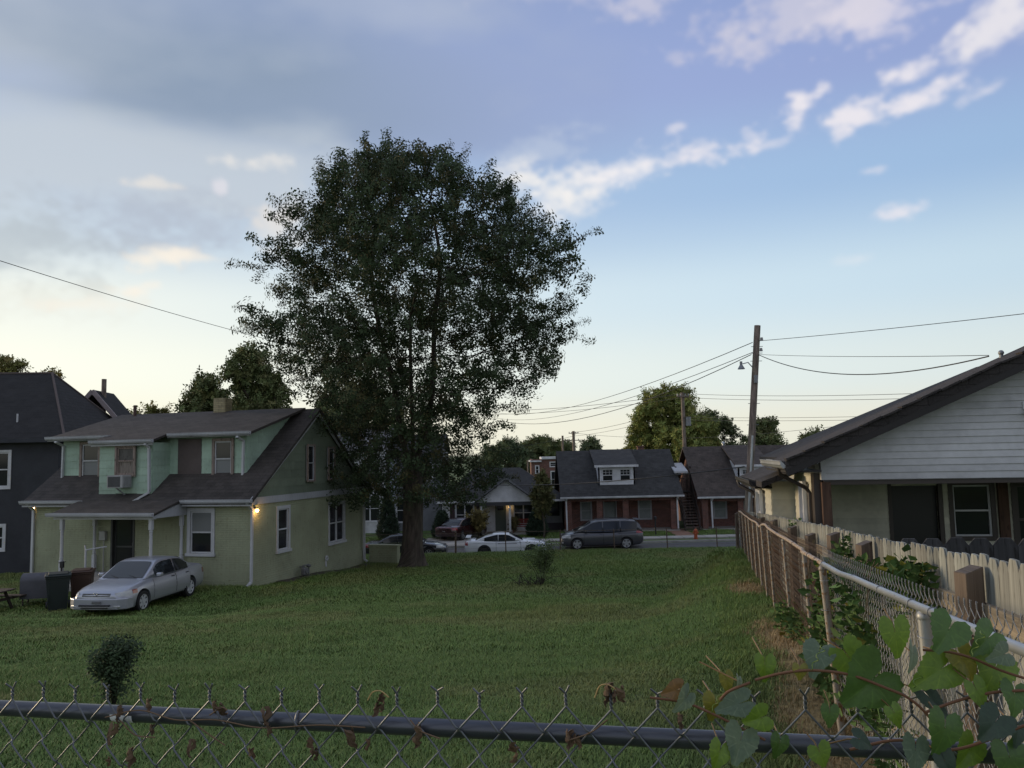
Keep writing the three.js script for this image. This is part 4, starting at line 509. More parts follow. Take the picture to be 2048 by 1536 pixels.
const nearFence = thing('chain_link_fence', 'low chain link fence with steel top rail across the foreground', 'fence', [0, 0, 0]);
{
  const F = nearFence, dir = V(1, 0, 0.257).normalize(), nrm = V(-dir.z, 0, dir.x), at = (s, y, off = 0) => V(dir.x * s + nrm.x * off, y, -1.42 + dir.z * s + nrm.z * off), railY = (s) => 1.2255 + 0.021 * s;
  const p = 0.0755, q = 0.081, wm = mat([0.22, 0.235, 0.25], 0.45, { metalness: 0.7, map: T.mottle }), wm2 = mat([0.17, 0.18, 0.195], 0.5, { metalness: 0.6, map: T.mottle }), bends = [[0, 0], [0.35, 0.8], [-0.3, -0.6], [0.15, 1.2], [-0.15, 0.4]], AA = bends.map((b) => linkWire(16, p, q, 0.0017, false, 7, b)), BB = bends.map((b) => linkWire(16, p, q, 0.0017, true, 7, [-b[0], b[1]])), ang = Math.atan2(-dir.z, dir.x);
  mesh(F, 'top_rail', tube([at(-2.2, railY(-2.2)), at(-1, railY(-1)), at(0, railY(0)), at(1.2, railY(1.2))], 0.0152, 24), mat([0.09, 0.096, 0.115], 0.34, { metalness: 0.55, map: T.mottle }), { keepUv: true });
  mesh(F, 'tape_patch', (() => { const g = new THREE.CylinderGeometry(0.0157, 0.0157, 0.05, 20, 1, true, -1.9, 2.0); g.rotateZ(Math.PI / 2); g.rotateY(ang); const c = at(-0.795, railY(-0.795)); return g.translate(c.x, c.y, c.z); })(), mat([0.75, 0.76, 0.78], 0.7), { label: 'torn white sticker on the rail' });
  for (let k = -26; k <= 14; k++) { const s = k * p + 0.012, y = 1.274 + 0.0405 * s, c = at(s, y, 0.024); for (const [g, m] of [[AA[(k * 7 + 700) % 5], wm], [BB[(k * 3 + 900) % 5], wm2]]) { const w = new THREE.Mesh(g, m); w.name = 'wire'; w.castShadow = w.receiveShadow = true; F.add(w); w.position.copy(c); w.position.y += 0.0025 * Math.sin(k * 2.3); w.rotation.y = ang; w.rotation.z = 0.02 * Math.sin(k * 1.7); } }
  for (const s of [-1.35, -0.42, 0.35, 0.95]) mesh(F, 'wire_tie', (() => { const g = new THREE.TorusGeometry(0.019, 0.0016, 6, 20); g.rotateY(Math.PI / 2 + ang + 0.25); const c = at(s, railY(s), 0.003); return g.translate(c.x, c.y, c.z); })(), wm);
  for (const s of [-2.0, 1.1]) mesh(F, 'post', bar([at(s, 0).x, -0.2, at(s, 0).z], [at(s, 0).x, 1.19, at(s, 0).z], 0.024, 14), M.galvDull);
}
// the side fence running away on the right: posts, sagging rail, mesh on the far face
const sideFence = thing('chain_link_side_fence', 'rusty sagging chain link fence running away along the right', 'fence', [0, 0, 0]);
{
  const F = sideFence, ds = [1.1, 3.72, 6.5, 8.1, 10.1, 12.5, 13.9, 15.2, 16.6, 18.0, 19.4, 21.2, 23], top = table([[1.1, 1.2], [2.5, 1.07], [3.72, 0.955], [6.5, 0.765], [8.1, 0.69], [10.1, 0.585], [11.4, 0.53], [12.5, 0.47], [13.2, 0.47], [13.9, 0.41], [14.6, 0.30], [15.2, 0.31], [16.6, 0.24], [18, 0.17], [19.4, 0.11], [21.2, 0.04], [23, -0.05]]);
  const X = (d) => fenceX(d), dirA = Math.atan2(1, 0.235), rnd = rng(66), postM = [mat([0.44, 0.40, 0.35], 0.6, { metalness: 0.4, map: T.rust }), mat([0.46, 0.47, 0.47], 0.5, { metalness: 0.6, map: T.mottle })];
  ds.forEach((d, i) => { const lean = i === 2 ? 0.13 : 0.04 + rnd() * 0.03, th = top(d), b = groundY(X(d), -d) - 0.15, r = i < 3 ? 0.029 : 0.021; const pg = mesh(F, 'post', [bar([X(d) + 0.02 + lean * 0.0, b, -d], [X(d) - lean * 0.6, th - 0.03, -d], r, 14), new THREE.SphereGeometry(r * 1.12, 12, 6).translate(X(d) - lean * 0.6, th - 0.03, -d)], postM[i < 2 ? 1 : 0]); mesh(pg, 'tie_band', [0.12, 0.35].map((k) => new THREE.TorusGeometry(r * 1.15, 0.002, 5, 16).rotateX(Math.PI / 2).translate(X(d) - lean * 0.55, th - k, -d)), M.galv); });
  const railPts = (a, b, n) => Array.from({ length: n + 1 }, (_, i) => { const d = lerp(a, b, i / n); return V(X(d) - 0.03 - (d > 5.5 && d < 8 ? 0.04 : 0), top(d) + 0.006 * Math.sin(d * 2.1), -d); });
  mesh(F, 'top_rail', tube(railPts(1.1, 6.5, 14), 0.0195, 18, true), mat([0.42, 0.44, 0.47], 0.42, { metalness: 0.65, map: T.mottle }), { keepUv: true, label: 'bright galvanised rail section' });
  mesh(F, 'top_rail', tube(railPts(6.45, 14.0, 26), 0.0185, 14, true), M.rustRail, { keepUv: true, label: 'rusty rail section' }); mesh(F, 'top_rail', tube(railPts(13.95, 23, 30), 0.0175, 12, true), M.rustRail, { keepUv: true, label: 'rusty bent rail section' });
  for (const d of [2.1, 2.9, 3.55, 3.9, 4.6, 5.4, 6.5, 6.9, 7.4, 9, 11]) mesh(F, 'rail_band', new THREE.TorusGeometry(0.0215, 0.003, 6, 18).rotateY(-0.23).translate(X(d) - 0.03 - (d > 5.5 && d < 8 ? 0.04 : 0), top(d) + 0.006 * Math.sin(d * 2.1), -d), M.galvDull);
  const p = 0.0755, q = 0.081, wires = [mat([0.30, 0.31, 0.315], 0.5, { metalness: 0.6, map: T.mottle }), mat([0.20, 0.15, 0.12], 0.8, { metalness: 0.3, map: T.rust })], A = linkWire(30, p, q, 0.0019, false, 4), B = linkWire(30, p, q, 0.0019, true, 4), step = p * Math.cos(Math.PI / 2 - dirA), far = []; let n = 0;
  for (let d = 1.3; d < 23; d += step) for (const g of [A, B]) { const y = top(d) + 0.056 - 0.025 * sst(7, 9, d), m = wires[d > 7.2 ? 1 : 0], x = X(d) + 0.028; if (n < 290 && d > 2.2) { n++; const w = new THREE.Mesh(g, m); w.name = 'wire'; w.position.set(x, y, -d); w.rotation.y = dirA; w.rotation.z = 0; w.castShadow = w.receiveShadow = true; F.add(w); } else if (d > 2.2) { const h = g.clone(); h.rotateY(dirA); far.push(h.translate(x, y, -d)); } }
  mesh(F, 'far_mesh', far, wires[1], { keepUv: true, kind: 'stuff' });
}
// weathered picket fence behind it
const plankMats = [0.55, 0.7, 0.85, 1.0].flatMap((k) => [mat([0.36 * k, 0.385 * k, 0.365 * k], 0.9, { map: T.grain, bumpMap: T.grain, bumpScale: 0.004 }), mat([0.33 * k, 0.34 * k, 0.315 * k], 0.9, { map: T.grain })]);
function dogEar(w, h, t, e = 0.032) { const s = new THREE.Shape([[-w / 2, 0], [w / 2, 0], [w / 2, h - e * 1.4], [w / 2 - e, h], [-w / 2 + e, h], [-w / 2, h - e * 1.4]].map(([a, b]) => new THREE.Vector2(a, b))); const g = clean(new THREE.ExtrudeGeometry(s, { depth: t, bevelEnabled: true, bevelSize: 0.002, bevelThickness: 0.002, bevelSegments: 1 }).translate(0, 0, -t / 2)); return uvm(g); }
{
  const F = thing('wooden_picket_fence', 'weathered grey brown dog eared wooden fence beside the chain link', 'fence', [0, 0, 0]), wx = (d) => 1.5 + 0.225 * d, ang = Math.atan2(1, 0.225), rnd = rng(91), P = [0, 1, 2, 3].map((k) => dogEar(0.136 + k * 0.001, 1.8, 0.016));
  const cs = Math.cos(Math.PI / 2 - ang); let k = 0;
  for (let d = 2.1; d < 29; d += 0.143 * cs) { const m = new THREE.Mesh(P[k++ % 4], plankMats[Math.floor(rnd() * plankMats.length)]); m.name = 'picket'; m.position.set(wx(d) + 0.02, picketTop(d) - 1.8 + (rnd() - 0.5) * 0.022, -d); m.rotation.y = ang; m.rotation.z = (rnd() - 0.5) * 0.016; m.castShadow = m.receiveShadow = true; F.add(m); }
  const postM = mat([0.15, 0.115, 0.09], 0.9, { map: T.grain, bumpMap: T.grain, bumpScale: 0.005 }), railM = mat([0.38, 0.31, 0.22], 0.9, { map: T.grainX, bumpMap: T.grainX, bumpScale: 0.004 }), pd = [2.0, 4.28, 6.93, 8.47, 10.2, 12.1, 14.9, 17.6, 20.2, 22.8, 25.6, 28.8];
  pd.forEach((d, i) => { const h = picketTop(d) - 0.06 + (i === 4 ? -0.06 : 0) + (rnd() - 0.5) * 0.06, b = picketTop(d) - 2.1; mesh(F, 'post', (() => { const g = rbox(0.105, h - b, 0.095, 0.006, 0, (h + b) / 2, 0); const p = g.attributes.position; for (let j = 0; j < p.count; j++) if (p.getY(j) > h - 0.02) p.setY(j, p.getY(j) + p.getX(j) * 0.32); g.rotateY(0.12 + (rnd() - 0.5) * 0.1); return g.translate(wx(d) - 0.085, 0, -d); })(), postM); if (i) for (const dy of [0.29, 1.45]) { const a = pd[i - 1]; mesh(F, 'rail', beam([wx(a) - 0.008, picketTop(a) - dy, -a], [wx(d) - 0.008, picketTop(d) - dy, -d], 0.038, 0.1), railM); } });
}
{ // dark fence across the neighbour's yard
  const F = thing('dark_picket_fence', 'dark stained dog eared fence crossing in front of the right porch', 'fence', [3.42, 0, -7.05], 0), ang = 0.23, G = dogEar(0.18, 1.8, 0.018, 0.045), dm = [0.8, 1, 1.2].map((k) => mat([0.060 * k, 0.060 * k, 0.066 * k], 0.85, { map: T.grain, bumpMap: T.grain, bumpScale: 0.004 })), rnd = rng(17), y = 0.90;
  for (let k = 0; k < 22; k++) { const s = k * 0.187, m = new THREE.Mesh(G, dm[Math.floor(rnd() * 3)]); m.name = 'picket'; m.position.set(Math.cos(ang) * s, y - 1.8 + (rnd() - 0.5) * 0.016 + (k > 6 ? 0.02 : 0), Math.sin(ang) * s); m.rotation.y = -ang; m.castShadow = m.receiveShadow = true; F.add(m); }
  for (const dy of [0.3, 1.5]) mesh(F, 'rail', beam([0, y - dy, -0.035], [Math.cos(ang) * 4.1, y - dy, Math.sin(ang) * 4.1 - 0.035], 0.038, 0.09), dm[1]);
}
{ // low wire fence on the lawn crest beside the street
  const F = thing('low_wire_fence', 'low thin wire fence with metal posts along the street edge', 'fence'), y = (x) => groundY(x, -42.6), m = mat([0.20, 0.16, 0.13], 0.8, { metalness: 0.3, map: T.rust });
  const xs = [-16, -13, -10.8, -8.2, -5.6, -3.14, -0.5, 2.35, 5.2, 8.0, 10.6, 13.2]; xs.forEach((x, i) => { const lean = i === 9 ? -0.05 : 0.02 * Math.sin(i * 3); mesh(F, 'post', bar([x, y(x) - 0.2, -42.6], [x + lean, y(x) + 1.12, -42.6], i === 5 ? 0.05 : 0.03, 8), m); });
  mesh(F, 'top_rail', tube(xs.map((x, i) => V(x, y(x) + 1.06, -42.6)), 0.016, 6), m, { keepUv: true }); for (const h of [0.25, 0.5, 0.78]) mesh(F, 'line_wire', tube(xs.map((x) => V(x, y(x) + h, -42.6)), 0.004, 4), m, { keepUv: true });
}
// ---------------------------------------------------------------- the grey gabled house on the right
{
  const H = thing('grey_gabled_house', 'grey sided house with dark gable roof and cream porch behind the wooden fence', 'house', [6.01, -0.425, -15.62], -10 * D2R); H.scale.setScalar(1.25);
  const grey = [0.93, 1, 1.07].map((k) => mat([0.60 * k, 0.60 * k, 0.615 * k], 0.6, { map: T.mottle })), cream = [0.93, 1, 1.06].map((k) => mat([0.72 * k, 0.70 * k, 0.58 * k], 0.65, { map: T.mottle })), roofM = mat([0.055, 0.047, 0.046], 0.92, { map: T.shingle, bumpMap: T.shingleB, bumpScale: 0.012 }), fas = mat([0.022, 0.018, 0.018], 0.6, { map: T.mottle }), brown = mat([0.11, 0.06, 0.04], 0.8, { map: T.grain, bumpMap: T.grain, bumpScale: 0.004 }), bronze = mat([0.05, 0.038, 0.034], 0.45);
  const sl = 0.44, pk = 5.4, topY = (x) => 1.775 + sl * x, py = topY(pk);
  // roof: two slopes running back, ragged rake edge, soffit fascia
  const roofSlope = (xe, xp, z0, z1, t = 0.13) => slab(z0, z1, [xe, topY(xe)], [xp, topY(xp)], t).applyMatrix4(M4().makeBasis(V(0, 0, -1), V(0, 1, 0), V(1, 0, 0)));
  mesh(H, 'roof', [roofSlope(-0.62, pk, -0.42, 1.1), xf(roofSlope(-0.62, pk, -0.42, 1.1), M4().makeScale(-1, 1, 1)).translate(pk * 2, 0, 0)], roofM);
  const lowY = (x) => 1.14 + 0.40 * (x + 0.8), low = (xe, xp, z0, z1) => slab(z0, z1, [xe, lowY(xe)], [xp, lowY(xp)], 0.1).applyMatrix4(M4().makeBasis(V(0, 0, -1), V(0, 1, 0), V(1, 0, 0)));
  mesh(H, 'rear_roof', [low(-0.8, pk, 1.1, 4.5), low(0.1, pk, 4.5, 8.5)], roofM);
  const rnd = rng(3); for (let k = 0; k < 22; k++) { const a = -0.62 + k * 0.28, b = a + 0.27; mesh(H, 'rake_shingle', (() => { const g = beam([a, topY(a) + 0.008 + rnd() * 0.03, 0.36], [b, topY(b) + 0.008 + rnd() * 0.03, 0.36], 0.22, 0.03); return g; })(), roofM); }
  mesh(H, 'rake_fascia', [beam([-0.62, topY(-0.62) - 0.165, 0.40], [pk, topY(pk) - 0.165, 0.40], 0.03, 0.13), beam([-0.62, topY(-0.62) - 0.19, 0.2], [pk, topY(pk) - 0.19, 0.2], 0.4, 0.02)], fas);
  // gable
  const gl = (y) => Math.max(0.0, (y + 0.16 - 1.775) / sl), gr = (y) => 2 * pk - gl(y);
  mesh(H, 'gable_wall', plate([[0.02, 1.2], [2 * pk - 0.02, 1.2], [2 * pk - 0.02, topY(0) - 0.2], [pk, py - 0.2], [0.02, topY(0) - 0.2]], 0.12, FRONT(-0.002)), grey[1]);
  lap(H, grey, FRONT(0), 0.104, 1.2, 3.95, gl, gr, [], 0.026, 'siding_board', rng(4));
  mesh(H, 'corner_trim', [bx(-0.045, 0.04, 1.2, 1.6, -0.12, 0.022)], grey[1]);
  // porch: beam soffit, post, back wall with opening and window
  mesh(H, 'porch_ceiling', bx(0, 2 * pk, 1.12, 1.19, -2.05, -0.02), bronze); mesh(H, 'porch_floor', bx(-0.05, 2 * pk, -1.6, -1.15, -2.05, 0), M.concrete);
  mesh(H, 'porch_post', rbox(0.14, 2.3, 0.14, 0.008, 0.03, 0.015, -0.08), brown);
  for (const x of [5.4, 10.7]) mesh(H, 'porch_post', rbox(0.14, 2.3, 0.14, 0.008, x, 0.015, -0.08), brown);
  const holes = [[1.50, 2.26, -1.15, 1.0], [2.50, 3.10, 0.12, 1.0], [3.5, 4.4, -0.2, 1.0]];
  mesh(H, 'porch_back_wall', plate([[0, -1.3], [2 * pk, -1.3], [2 * pk, 1.12], [0, 1.12]], 0.15, FRONT(-2.02), holes), cream[1]);
  lap(H, cream, FRONT(-2.02), 0.112, -1.12, 1.11, () => 0, () => 2 * pk, holes.map(([a, b, c, d]) => [a - 0.05, b + 0.08, c - 0.08, d + 0.08]), 0.022, 'siding_board', rng(12));
  const dr = mesh(H, 'door', bx(1.5, 2.26, -1.15, 1.0, -2.14, -2.10), mat([0.008, 0.008, 0.01], 0.35), { label: 'black front door' }); mesh(dr, 'jamb', [bx(1.44, 1.5, -1.15, 1.06, -2.1, -1.985), bx(2.26, 2.33, -1.15, 1.06, -2.1, -1.985)], bronze); mesh(dr, 'handle', rbox(0.03, 0.1, 0.05, 0.01, 2.17, -0.1, -2.08), M.galv);
  win(H, FRONT(-2.02), ...holes[1], { mat: bronze, trim: 0.075, sashMat: M.white, sash: 0.03, noSill: true }); win(H, FRONT(-2.02), ...holes[2], { mat: bronze, trim: 0.075, sashMat: bronze, noSill: true });
  mesh(H, 'porch_pilaster', bx(3.20, 3.36, -1.15, 1.1, -2.0, -1.93), brown);
  // left side wall, window, bump-out behind it, gutters and bronze downspouts
  mesh(H, 'side_wall', [bx(-0.10, 0.0, -1.6, 1.45, -2.1, -0.16), bx(-0.48, 0, -1.8, 1.08, -4.3, -2.13), bx(0.3, 0.5, -1.8, 1.3, -8.3, -4.3)], cream[1]);
  const sw = [0.72, 1.05, 0.2, 1.1];
  lap(H, cream, LEFT(-0.1), 0.112, -1.12, 1.36, () => -2.05, () => -0.2, [[-sw[1] - 0.06, -sw[0] + 0.06, sw[2] - 0.06, sw[3] + 0.06]], 0.022, 'siding_board', rng(13)); lap(H, cream, FRONT(-2.13), 0.112, -1.12, 1.1, () => -0.50, () => -0.1, [], 0.022, 'siding_board', rng(14)); lap(H, cream, LEFT(-0.5), 0.112, -1.12, 1.02, () => -4.28, () => -2.15, [[-3.7, -3.0, 0.0, 1.0]], 0.022, 'siding_board', rng(15));
  win(H, LEFT(-0.1), -sw[1], -sw[0], sw[2], sw[3], { mat: M.white, trim: 0.05, z: 0.08, sash: 0.03, noSill: true, grid: [2, 2] }); win(H, LEFT(-0.5), -3.65, -3.05, 0.05, 0.85, { mat: M.white, trim: 0.05, z: 0.08, noSill: true });
  mesh(H, 'corner_board', [bx(-0.14, -0.02, -1.3, 1.3, -0.2, -0.1), bx(-0.135, -0.08, -1.3, 1.3, -0.34, -0.2)], bronze);
  const gz = (x, z0, z1, y) => xf(gutter(0, z1 - z0, y, 0), M4().makeBasis(V(0, 0, -1), V(0, 1, 0), V(-1, 0, 0))).translate(x, 0, -z0);
  mesh(H, 'gutter', gz(-0.58, -0.38, 2.0, 1.51), M.galv); mesh(H, 'gutter', gz(-0.8, 1.9, 4.5, 1.14), fas); mesh(H, 'soffit', [bx(-0.6, -0.1, 1.33, 1.36, -2.0, 0.36), bx(-0.8, -0.5, 0.98, 1.01, -4.5, -2.05)], fas);
  for (const p of [[[-0.62, 1.4, -0.3], [-0.6, 1.28, -0.36], [-0.2, 1.06, -0.42], [-0.15, 0.98, -0.42], [-0.15, -1.3, -0.42]], [[-0.88, 1.05, -4.3], [-0.86, 0.95, -4.25], [-0.62, 0.82, -4.1], [-0.56, 0.72, -4.1], [-0.56, -1.3, -4.1]]]) mesh(H, 'downspout', tube(p.map((q) => V(...q)), 0.034, 10), bronze, { keepUv: true });
  mesh(H, 'security_light', [rbox(0.1, 0.12, 0.03, 0.01, 2.92, 2.26, 0.03), new THREE.SphereGeometry(0.07, 14, 10).scale(1, 1, 0.8).translate(2.93, 2.17, 0.1)], M.white);
  mesh(H, 'service_mast', [bar([3.0, topY(3.0) - 0.3, -0.9], [3.0, topY(3.0) + 0.06, -0.9], 0.03, 10), new THREE.SphereGeometry(0.045, 10, 8).translate(3.0, topY(3.0) + 0.07, -0.9)], M.galvDull);
}
// ---------------------------------------------------------------- poles and wires
const poleM = M.poleWood;
{
  const t = thing('utility_pole', 'tall leaning wooden utility pole with small street light behind the fence', 'utility pole', [8.55, groundY(8.55, -30), -30]), b = -groundY(8.55, -30), lx = (y) => 0.0 + (y + 2.3) * 0.098 - 0.06;
  const P = (y) => V(lx(y), y + b, 0); mesh(t, 'pole', tube([P(-2.6), P(0), P(3), P(6.35)], [0.145, 0.138, 0.128, 0.115], 14, true), poleM, { keepUv: true });
  mesh(t, 'conduit', tube([P(-2.5).add(V(-0.02, 0, 0.16)), P(0.5).add(V(-0.02, 0, 0.155)), P(2.2).add(V(-0.02, 0, 0.15))], 0.045, 8), M.galv, { keepUv: true });
  mesh(t, 'lamp_bracket', tube([P(4.75).add(V(-0.1, 0, 0.02)), P(4.95).add(V(-0.3, 0, 0.05)), P(4.9).add(V(-0.5, 0, 0.06))], 0.02, 8), M.galv, { keepUv: true }); mesh(t, 'lamp_head', [new THREE.CylinderGeometry(0.05, 0.14, 0.16, 16).translate(P(4.78).x - 0.55, 4.78 + b, 0.06), new THREE.CylinderGeometry(0.05, 0.05, 0.14, 12).translate(P(4.78).x - 0.55, 4.92 + b, 0.06)], M.galvDull);
  for (const y of [5.55, 5.3, 5.0, 3.4, 2.6]) mesh(t, 'step_bolt', bar([P(y).x - 0.2, P(y).y, 0], [P(y).x + 0.24, P(y).y, 0], 0.012, 6), M.galvDull); for (const y of [5.82, 5.42]) mesh(t, 'insulator', new THREE.CylinderGeometry(0.045, 0.06, 0.12, 10).translate(P(y).x + 0.16, P(y).y, 0.08), mat([0.25, 0.24, 0.24], 0.3));
  mesh(t, 'splice_box', rbox(0.14, 0.3, 0.1, 0.02, P(4.3).x, P(4.3).y, 0.14), M.galvDull);
}
function pole(name, label, x, z, y0, y1, r, arms = [], parts = []) { const t = thing(name, label, 'utility pole', [x, y0, z]), h = y1 - y0; mesh(t, 'pole', tube([[0, -0.2, 0], [0, h * 0.5, 0], [0, h, 0]], [r * 1.25, r * 1.1, r], 10, true), poleM, { keepUv: true }); for (const [dy, w] of arms) { mesh(t, 'crossarm', [rbox(w * 2, 0.12, 0.1, 0.01, 0, h - dy, r + 0.05), beam([-w * 0.6, h - dy, r + 0.06], [0, h - dy - w * 0.55, r + 0.06], 0.05, 0.04), beam([w * 0.6, h - dy, r + 0.06], [0, h - dy - w * 0.55, r + 0.06], 0.05, 0.04)], poleM); for (const k of [-0.9, -0.4, 0.4, 0.9]) mesh(t, 'insulator', new THREE.CylinderGeometry(0.05, 0.07, 0.18, 8).translate(k * w, h - dy + 0.15, r + 0.05), mat([0.3, 0.3, 0.3], 0.3)); } for (const f of parts) f(t, h); return t; }
pole('utility_pole', 'wooden utility pole in front of the big yellow green tree', 15.35, -72, -4.1, 6.9, 0.16, [[0.35, 0.55]], [(t, h) => mesh(t, 'transformer', [new THREE.CylinderGeometry(0.24, 0.24, 0.8, 14).translate(0.4, h - 2.6, 0.1), bar([0.1, h - 2.4, 0.1], [0.3, h - 2.4, 0.1], 0.03)], M.galvDull)]);
pole('utility_pole', 'distant wooden pole with a crossarm above the brick house', 9.8, -130, -3.8, 5.2, 0.22, [[1.5, 1.9], [0.35, 0.8]]); pole('utility_pole', 'thin pale pole in front of the flat roofed brick building', 5.3, -86, -3.9, 3.55, 0.11); pole('utility_pole', 'slim distant pole left of the flat brick building', 1.75, -100, -3.9, 0.9, 0.09); pole('utility_pole', 'brown bare pole rising behind the left end of the green house', -23.05, -45, -3, 6.4, 0.13);
function wireLine(label, a, b, sag, r, name = 'power_line') { const n = 26, pts = []; for (let i = 0; i <= n; i++) { const k = i / n; pts.push(V(lerp(a[0], b[0], k), lerp(a[1], b[1], k) - sag * 4 * k * (1 - k), lerp(a[2], b[2], k))); } const m = mesh(scene, numbered(name), tube(pts, r, 5), M.wire, { keepUv: true }); return tag(m, label, 'cable'); }
wireLine('upper cable from the leaning pole down to the left', [9.12, 5.71, -30], [-3.5, 7.0, -95], 1.4, 0.0144); wireLine('middle cable from the leaning pole down to the left', [9.1, 5.33, -30], [-3.5, 6.4, -95], 1.4, 0.0130); wireLine('lower sagging cable from the leaning pole to the left', [9.05, 5.25, -30], [-6.0, 7.2, -80], 2.5, 0.0158); wireLine('single wire from the leaning pole up to the upper right corner', [9.3, 5.76, -30], [15.9, 4.7, -14], 0.1, 0.0101);
wireLine('straight service wire from the pole to the grey house roof', [9.3, 5.25, -30], [9.72, 3.5, -16.2], 0.05, 0.0072); wireLine('thick drooping service cable from the pole to the grey house mast', [9.3, 5.25, -30], [9.72, 3.48, -16.2], 0.55, 0.0144);
wireLine('upper street wire right of the far pole', [15.4, 6.8, -72], [31, 4.3, -32], 0.5, 0.0158); wireLine('second street wire right of the far pole', [15.4, 6.45, -72], [31, 4.05, -32], 0.5, 0.0158); wireLine('lower pair street wire right of the big rounded tree', [15.4, 4.7, -72], [31, 3.3, -32], 0.35, 0.0130); wireLine('lowest street wire right of the big rounded tree', [15.4, 4.45, -72], [31, 3.12, -32], 0.35, 0.0130);
wireLine('upper street wire left of the far pole', [15.3, 6.8, -72], [-8, 7.2, -98], 0.6, 0.0216); wireLine('second street wire left of the far pole', [15.3, 6.45, -72], [-8, 6.8, -98], 0.6, 0.0187);
wireLine('black cable crossing low in front of the brick roofs', [8.6, 1.05, -30], [-9, 0.15, -66], 0.75, 0.0216); wireLine('wire from the crossarm pole up to the right', [9.8, 5.0, -130], [19, 6.6, -95], 0.4, 0.0252); wireLine('lower wire from the crossarm pole up to the right', [9.8, 4.4, -130], [19, 6.0, -95], 0.4, 0.0216); wireLine('distant wire from the crossarm pole down to the left', [9.8, 4.4, -130], [-6, 2.4, -130], 0.4, 0.0252); wireLine('distant wire from the crossarm pole level to the right', [9.9, 4.9, -130], [24, 3.7, -120], 0.3, 0.0216);
wireLine('overhead wire slanting from the upper left into the big tree', [-14.2, 7.2, -17], [-10.0, 6.9, -37], 0.15, 0.0101); wireLine('thin wire low behind the grey house roof', [14, 2.7, -66], [17.5, 2.9, -38], 0.15, 0.0101);
// ---------------------------------------------------------------- the dark house on the left
{
  const H = thing('dark_grey_house', 'dark grey two storey house with dark roof at the left edge', 'house', [-21.3, -0.255, -36.8], 6 * D2R); H.scale.setScalar(1.15);
  const wall = mat([0.046, 0.049, 0.06], 0.8, { map: T.mottle }), roof = mat([0.026, 0.024, 0.025], 0.9, { map: T.shingle, bumpMap: T.shingleB, bumpScale: 0.01 }), light = mat([0.36, 0.30, 0.30], 0.7, { map: T.mottle });
  mesh(H, 'wall', [plate([[-8, -3.4], [0.35, -3.4], [0.35, 2.75], [-8, 2.75]], 0.2, FRONT(0), [[-2.2, -1.5, 0.83, 2.18], [-2.35, -1.62, -1.6, -0.72]]), bx(0.15, 0.35, -3.4, 2.75, -8, -0.2), bx(-8, -7.8, -3.4, 2.75, -8, -0.2)], wall); mesh(H, 'interior_floor', bx(-7.7, 0.1, -0.2, -0.1, -7.9, -0.3), M.dark); mesh(H, 'ceiling', bx(-7.7, 0.1, 2.5, 2.6, -7.9, -0.3), M.dark);
  win(H, FRONT(0), -2.2, -1.5, 0.83, 2.18, { mat: M.white, trim: 0.1, noSill: true }); win(H, FRONT(0), -2.35, -1.62, -1.6, -0.72, { mat: M.white, trim: 0.1, noSill: true });
  // hipped roof
  const pt = [[-8.4, 2.7, 0.4], [0.75, 2.7, 0.4], [0.75, 2.7, -8.4], [-8.4, 2.7, -8.4], [-4.6, 5.75, -4], [-1.75, 5.75, -4]], fc = [[0, 1, 5], [0, 5, 4], [1, 2, 5], [2, 3, 4], [2, 4, 5], [3, 0, 4], [0, 3, 2], [0, 2, 1]], tri = (list) => { const p = []; for (const f of list) for (const i of f) p.push(...pt[i]); const g = new THREE.BufferGeometry(); g.setAttribute('position', new THREE.Float32BufferAttribute(p, 3)); g.computeVertexNormals(); return g; };
  mesh(H, 'roof', tri(fc), roof); mesh(H, 'hip_cap', [bar([0.75, 2.7, 0.4], [-1.75, 5.76, -4], 0.05, 6), bar([0.75, 2.7, -8.4], [-1.75, 5.76, -4], 0.05, 6), bar([-4.6, 5.76, -4], [-1.75, 5.76, -4], 0.05, 6)], mat([0.11, 0.085, 0.08], 0.9)); mesh(H, 'eave_board', [bx(-8.4, 0.75, 2.55, 2.7, 0.36, 0.4), bx(0.71, 0.75, 2.55, 2.7, -8.4, 0.36)], wall);
  mesh(H, 'roof_vent', bar([-1.55, 3.4, -0.65], [-1.55, 3.75, -0.65], 0.035, 8), M.white);
  mesh(H, 'rear_gable_roof', [slab(-9, -6.4, [0.95, 2.9], [-0.95, 5.2], 0.14), slab(-9, -6.4, [-2.7, 3.1], [-0.95, 5.2], 0.14)].map((g) => xf(g, M4().makeBasis(V(0, 0, 1), V(0, 1, 0), V(1, 0, 0)))), roof); mesh(H, 'rear_rake_board', [beam([-0.95, 5.13, -6.36], [0.98, 2.82, -6.36], 0.1, 0.2), beam([-0.95, 5.13, -6.36], [-2.7, 3.02, -6.36], 0.1, 0.2)], light, { label: 'pale rake boards of the rear gable' });
}
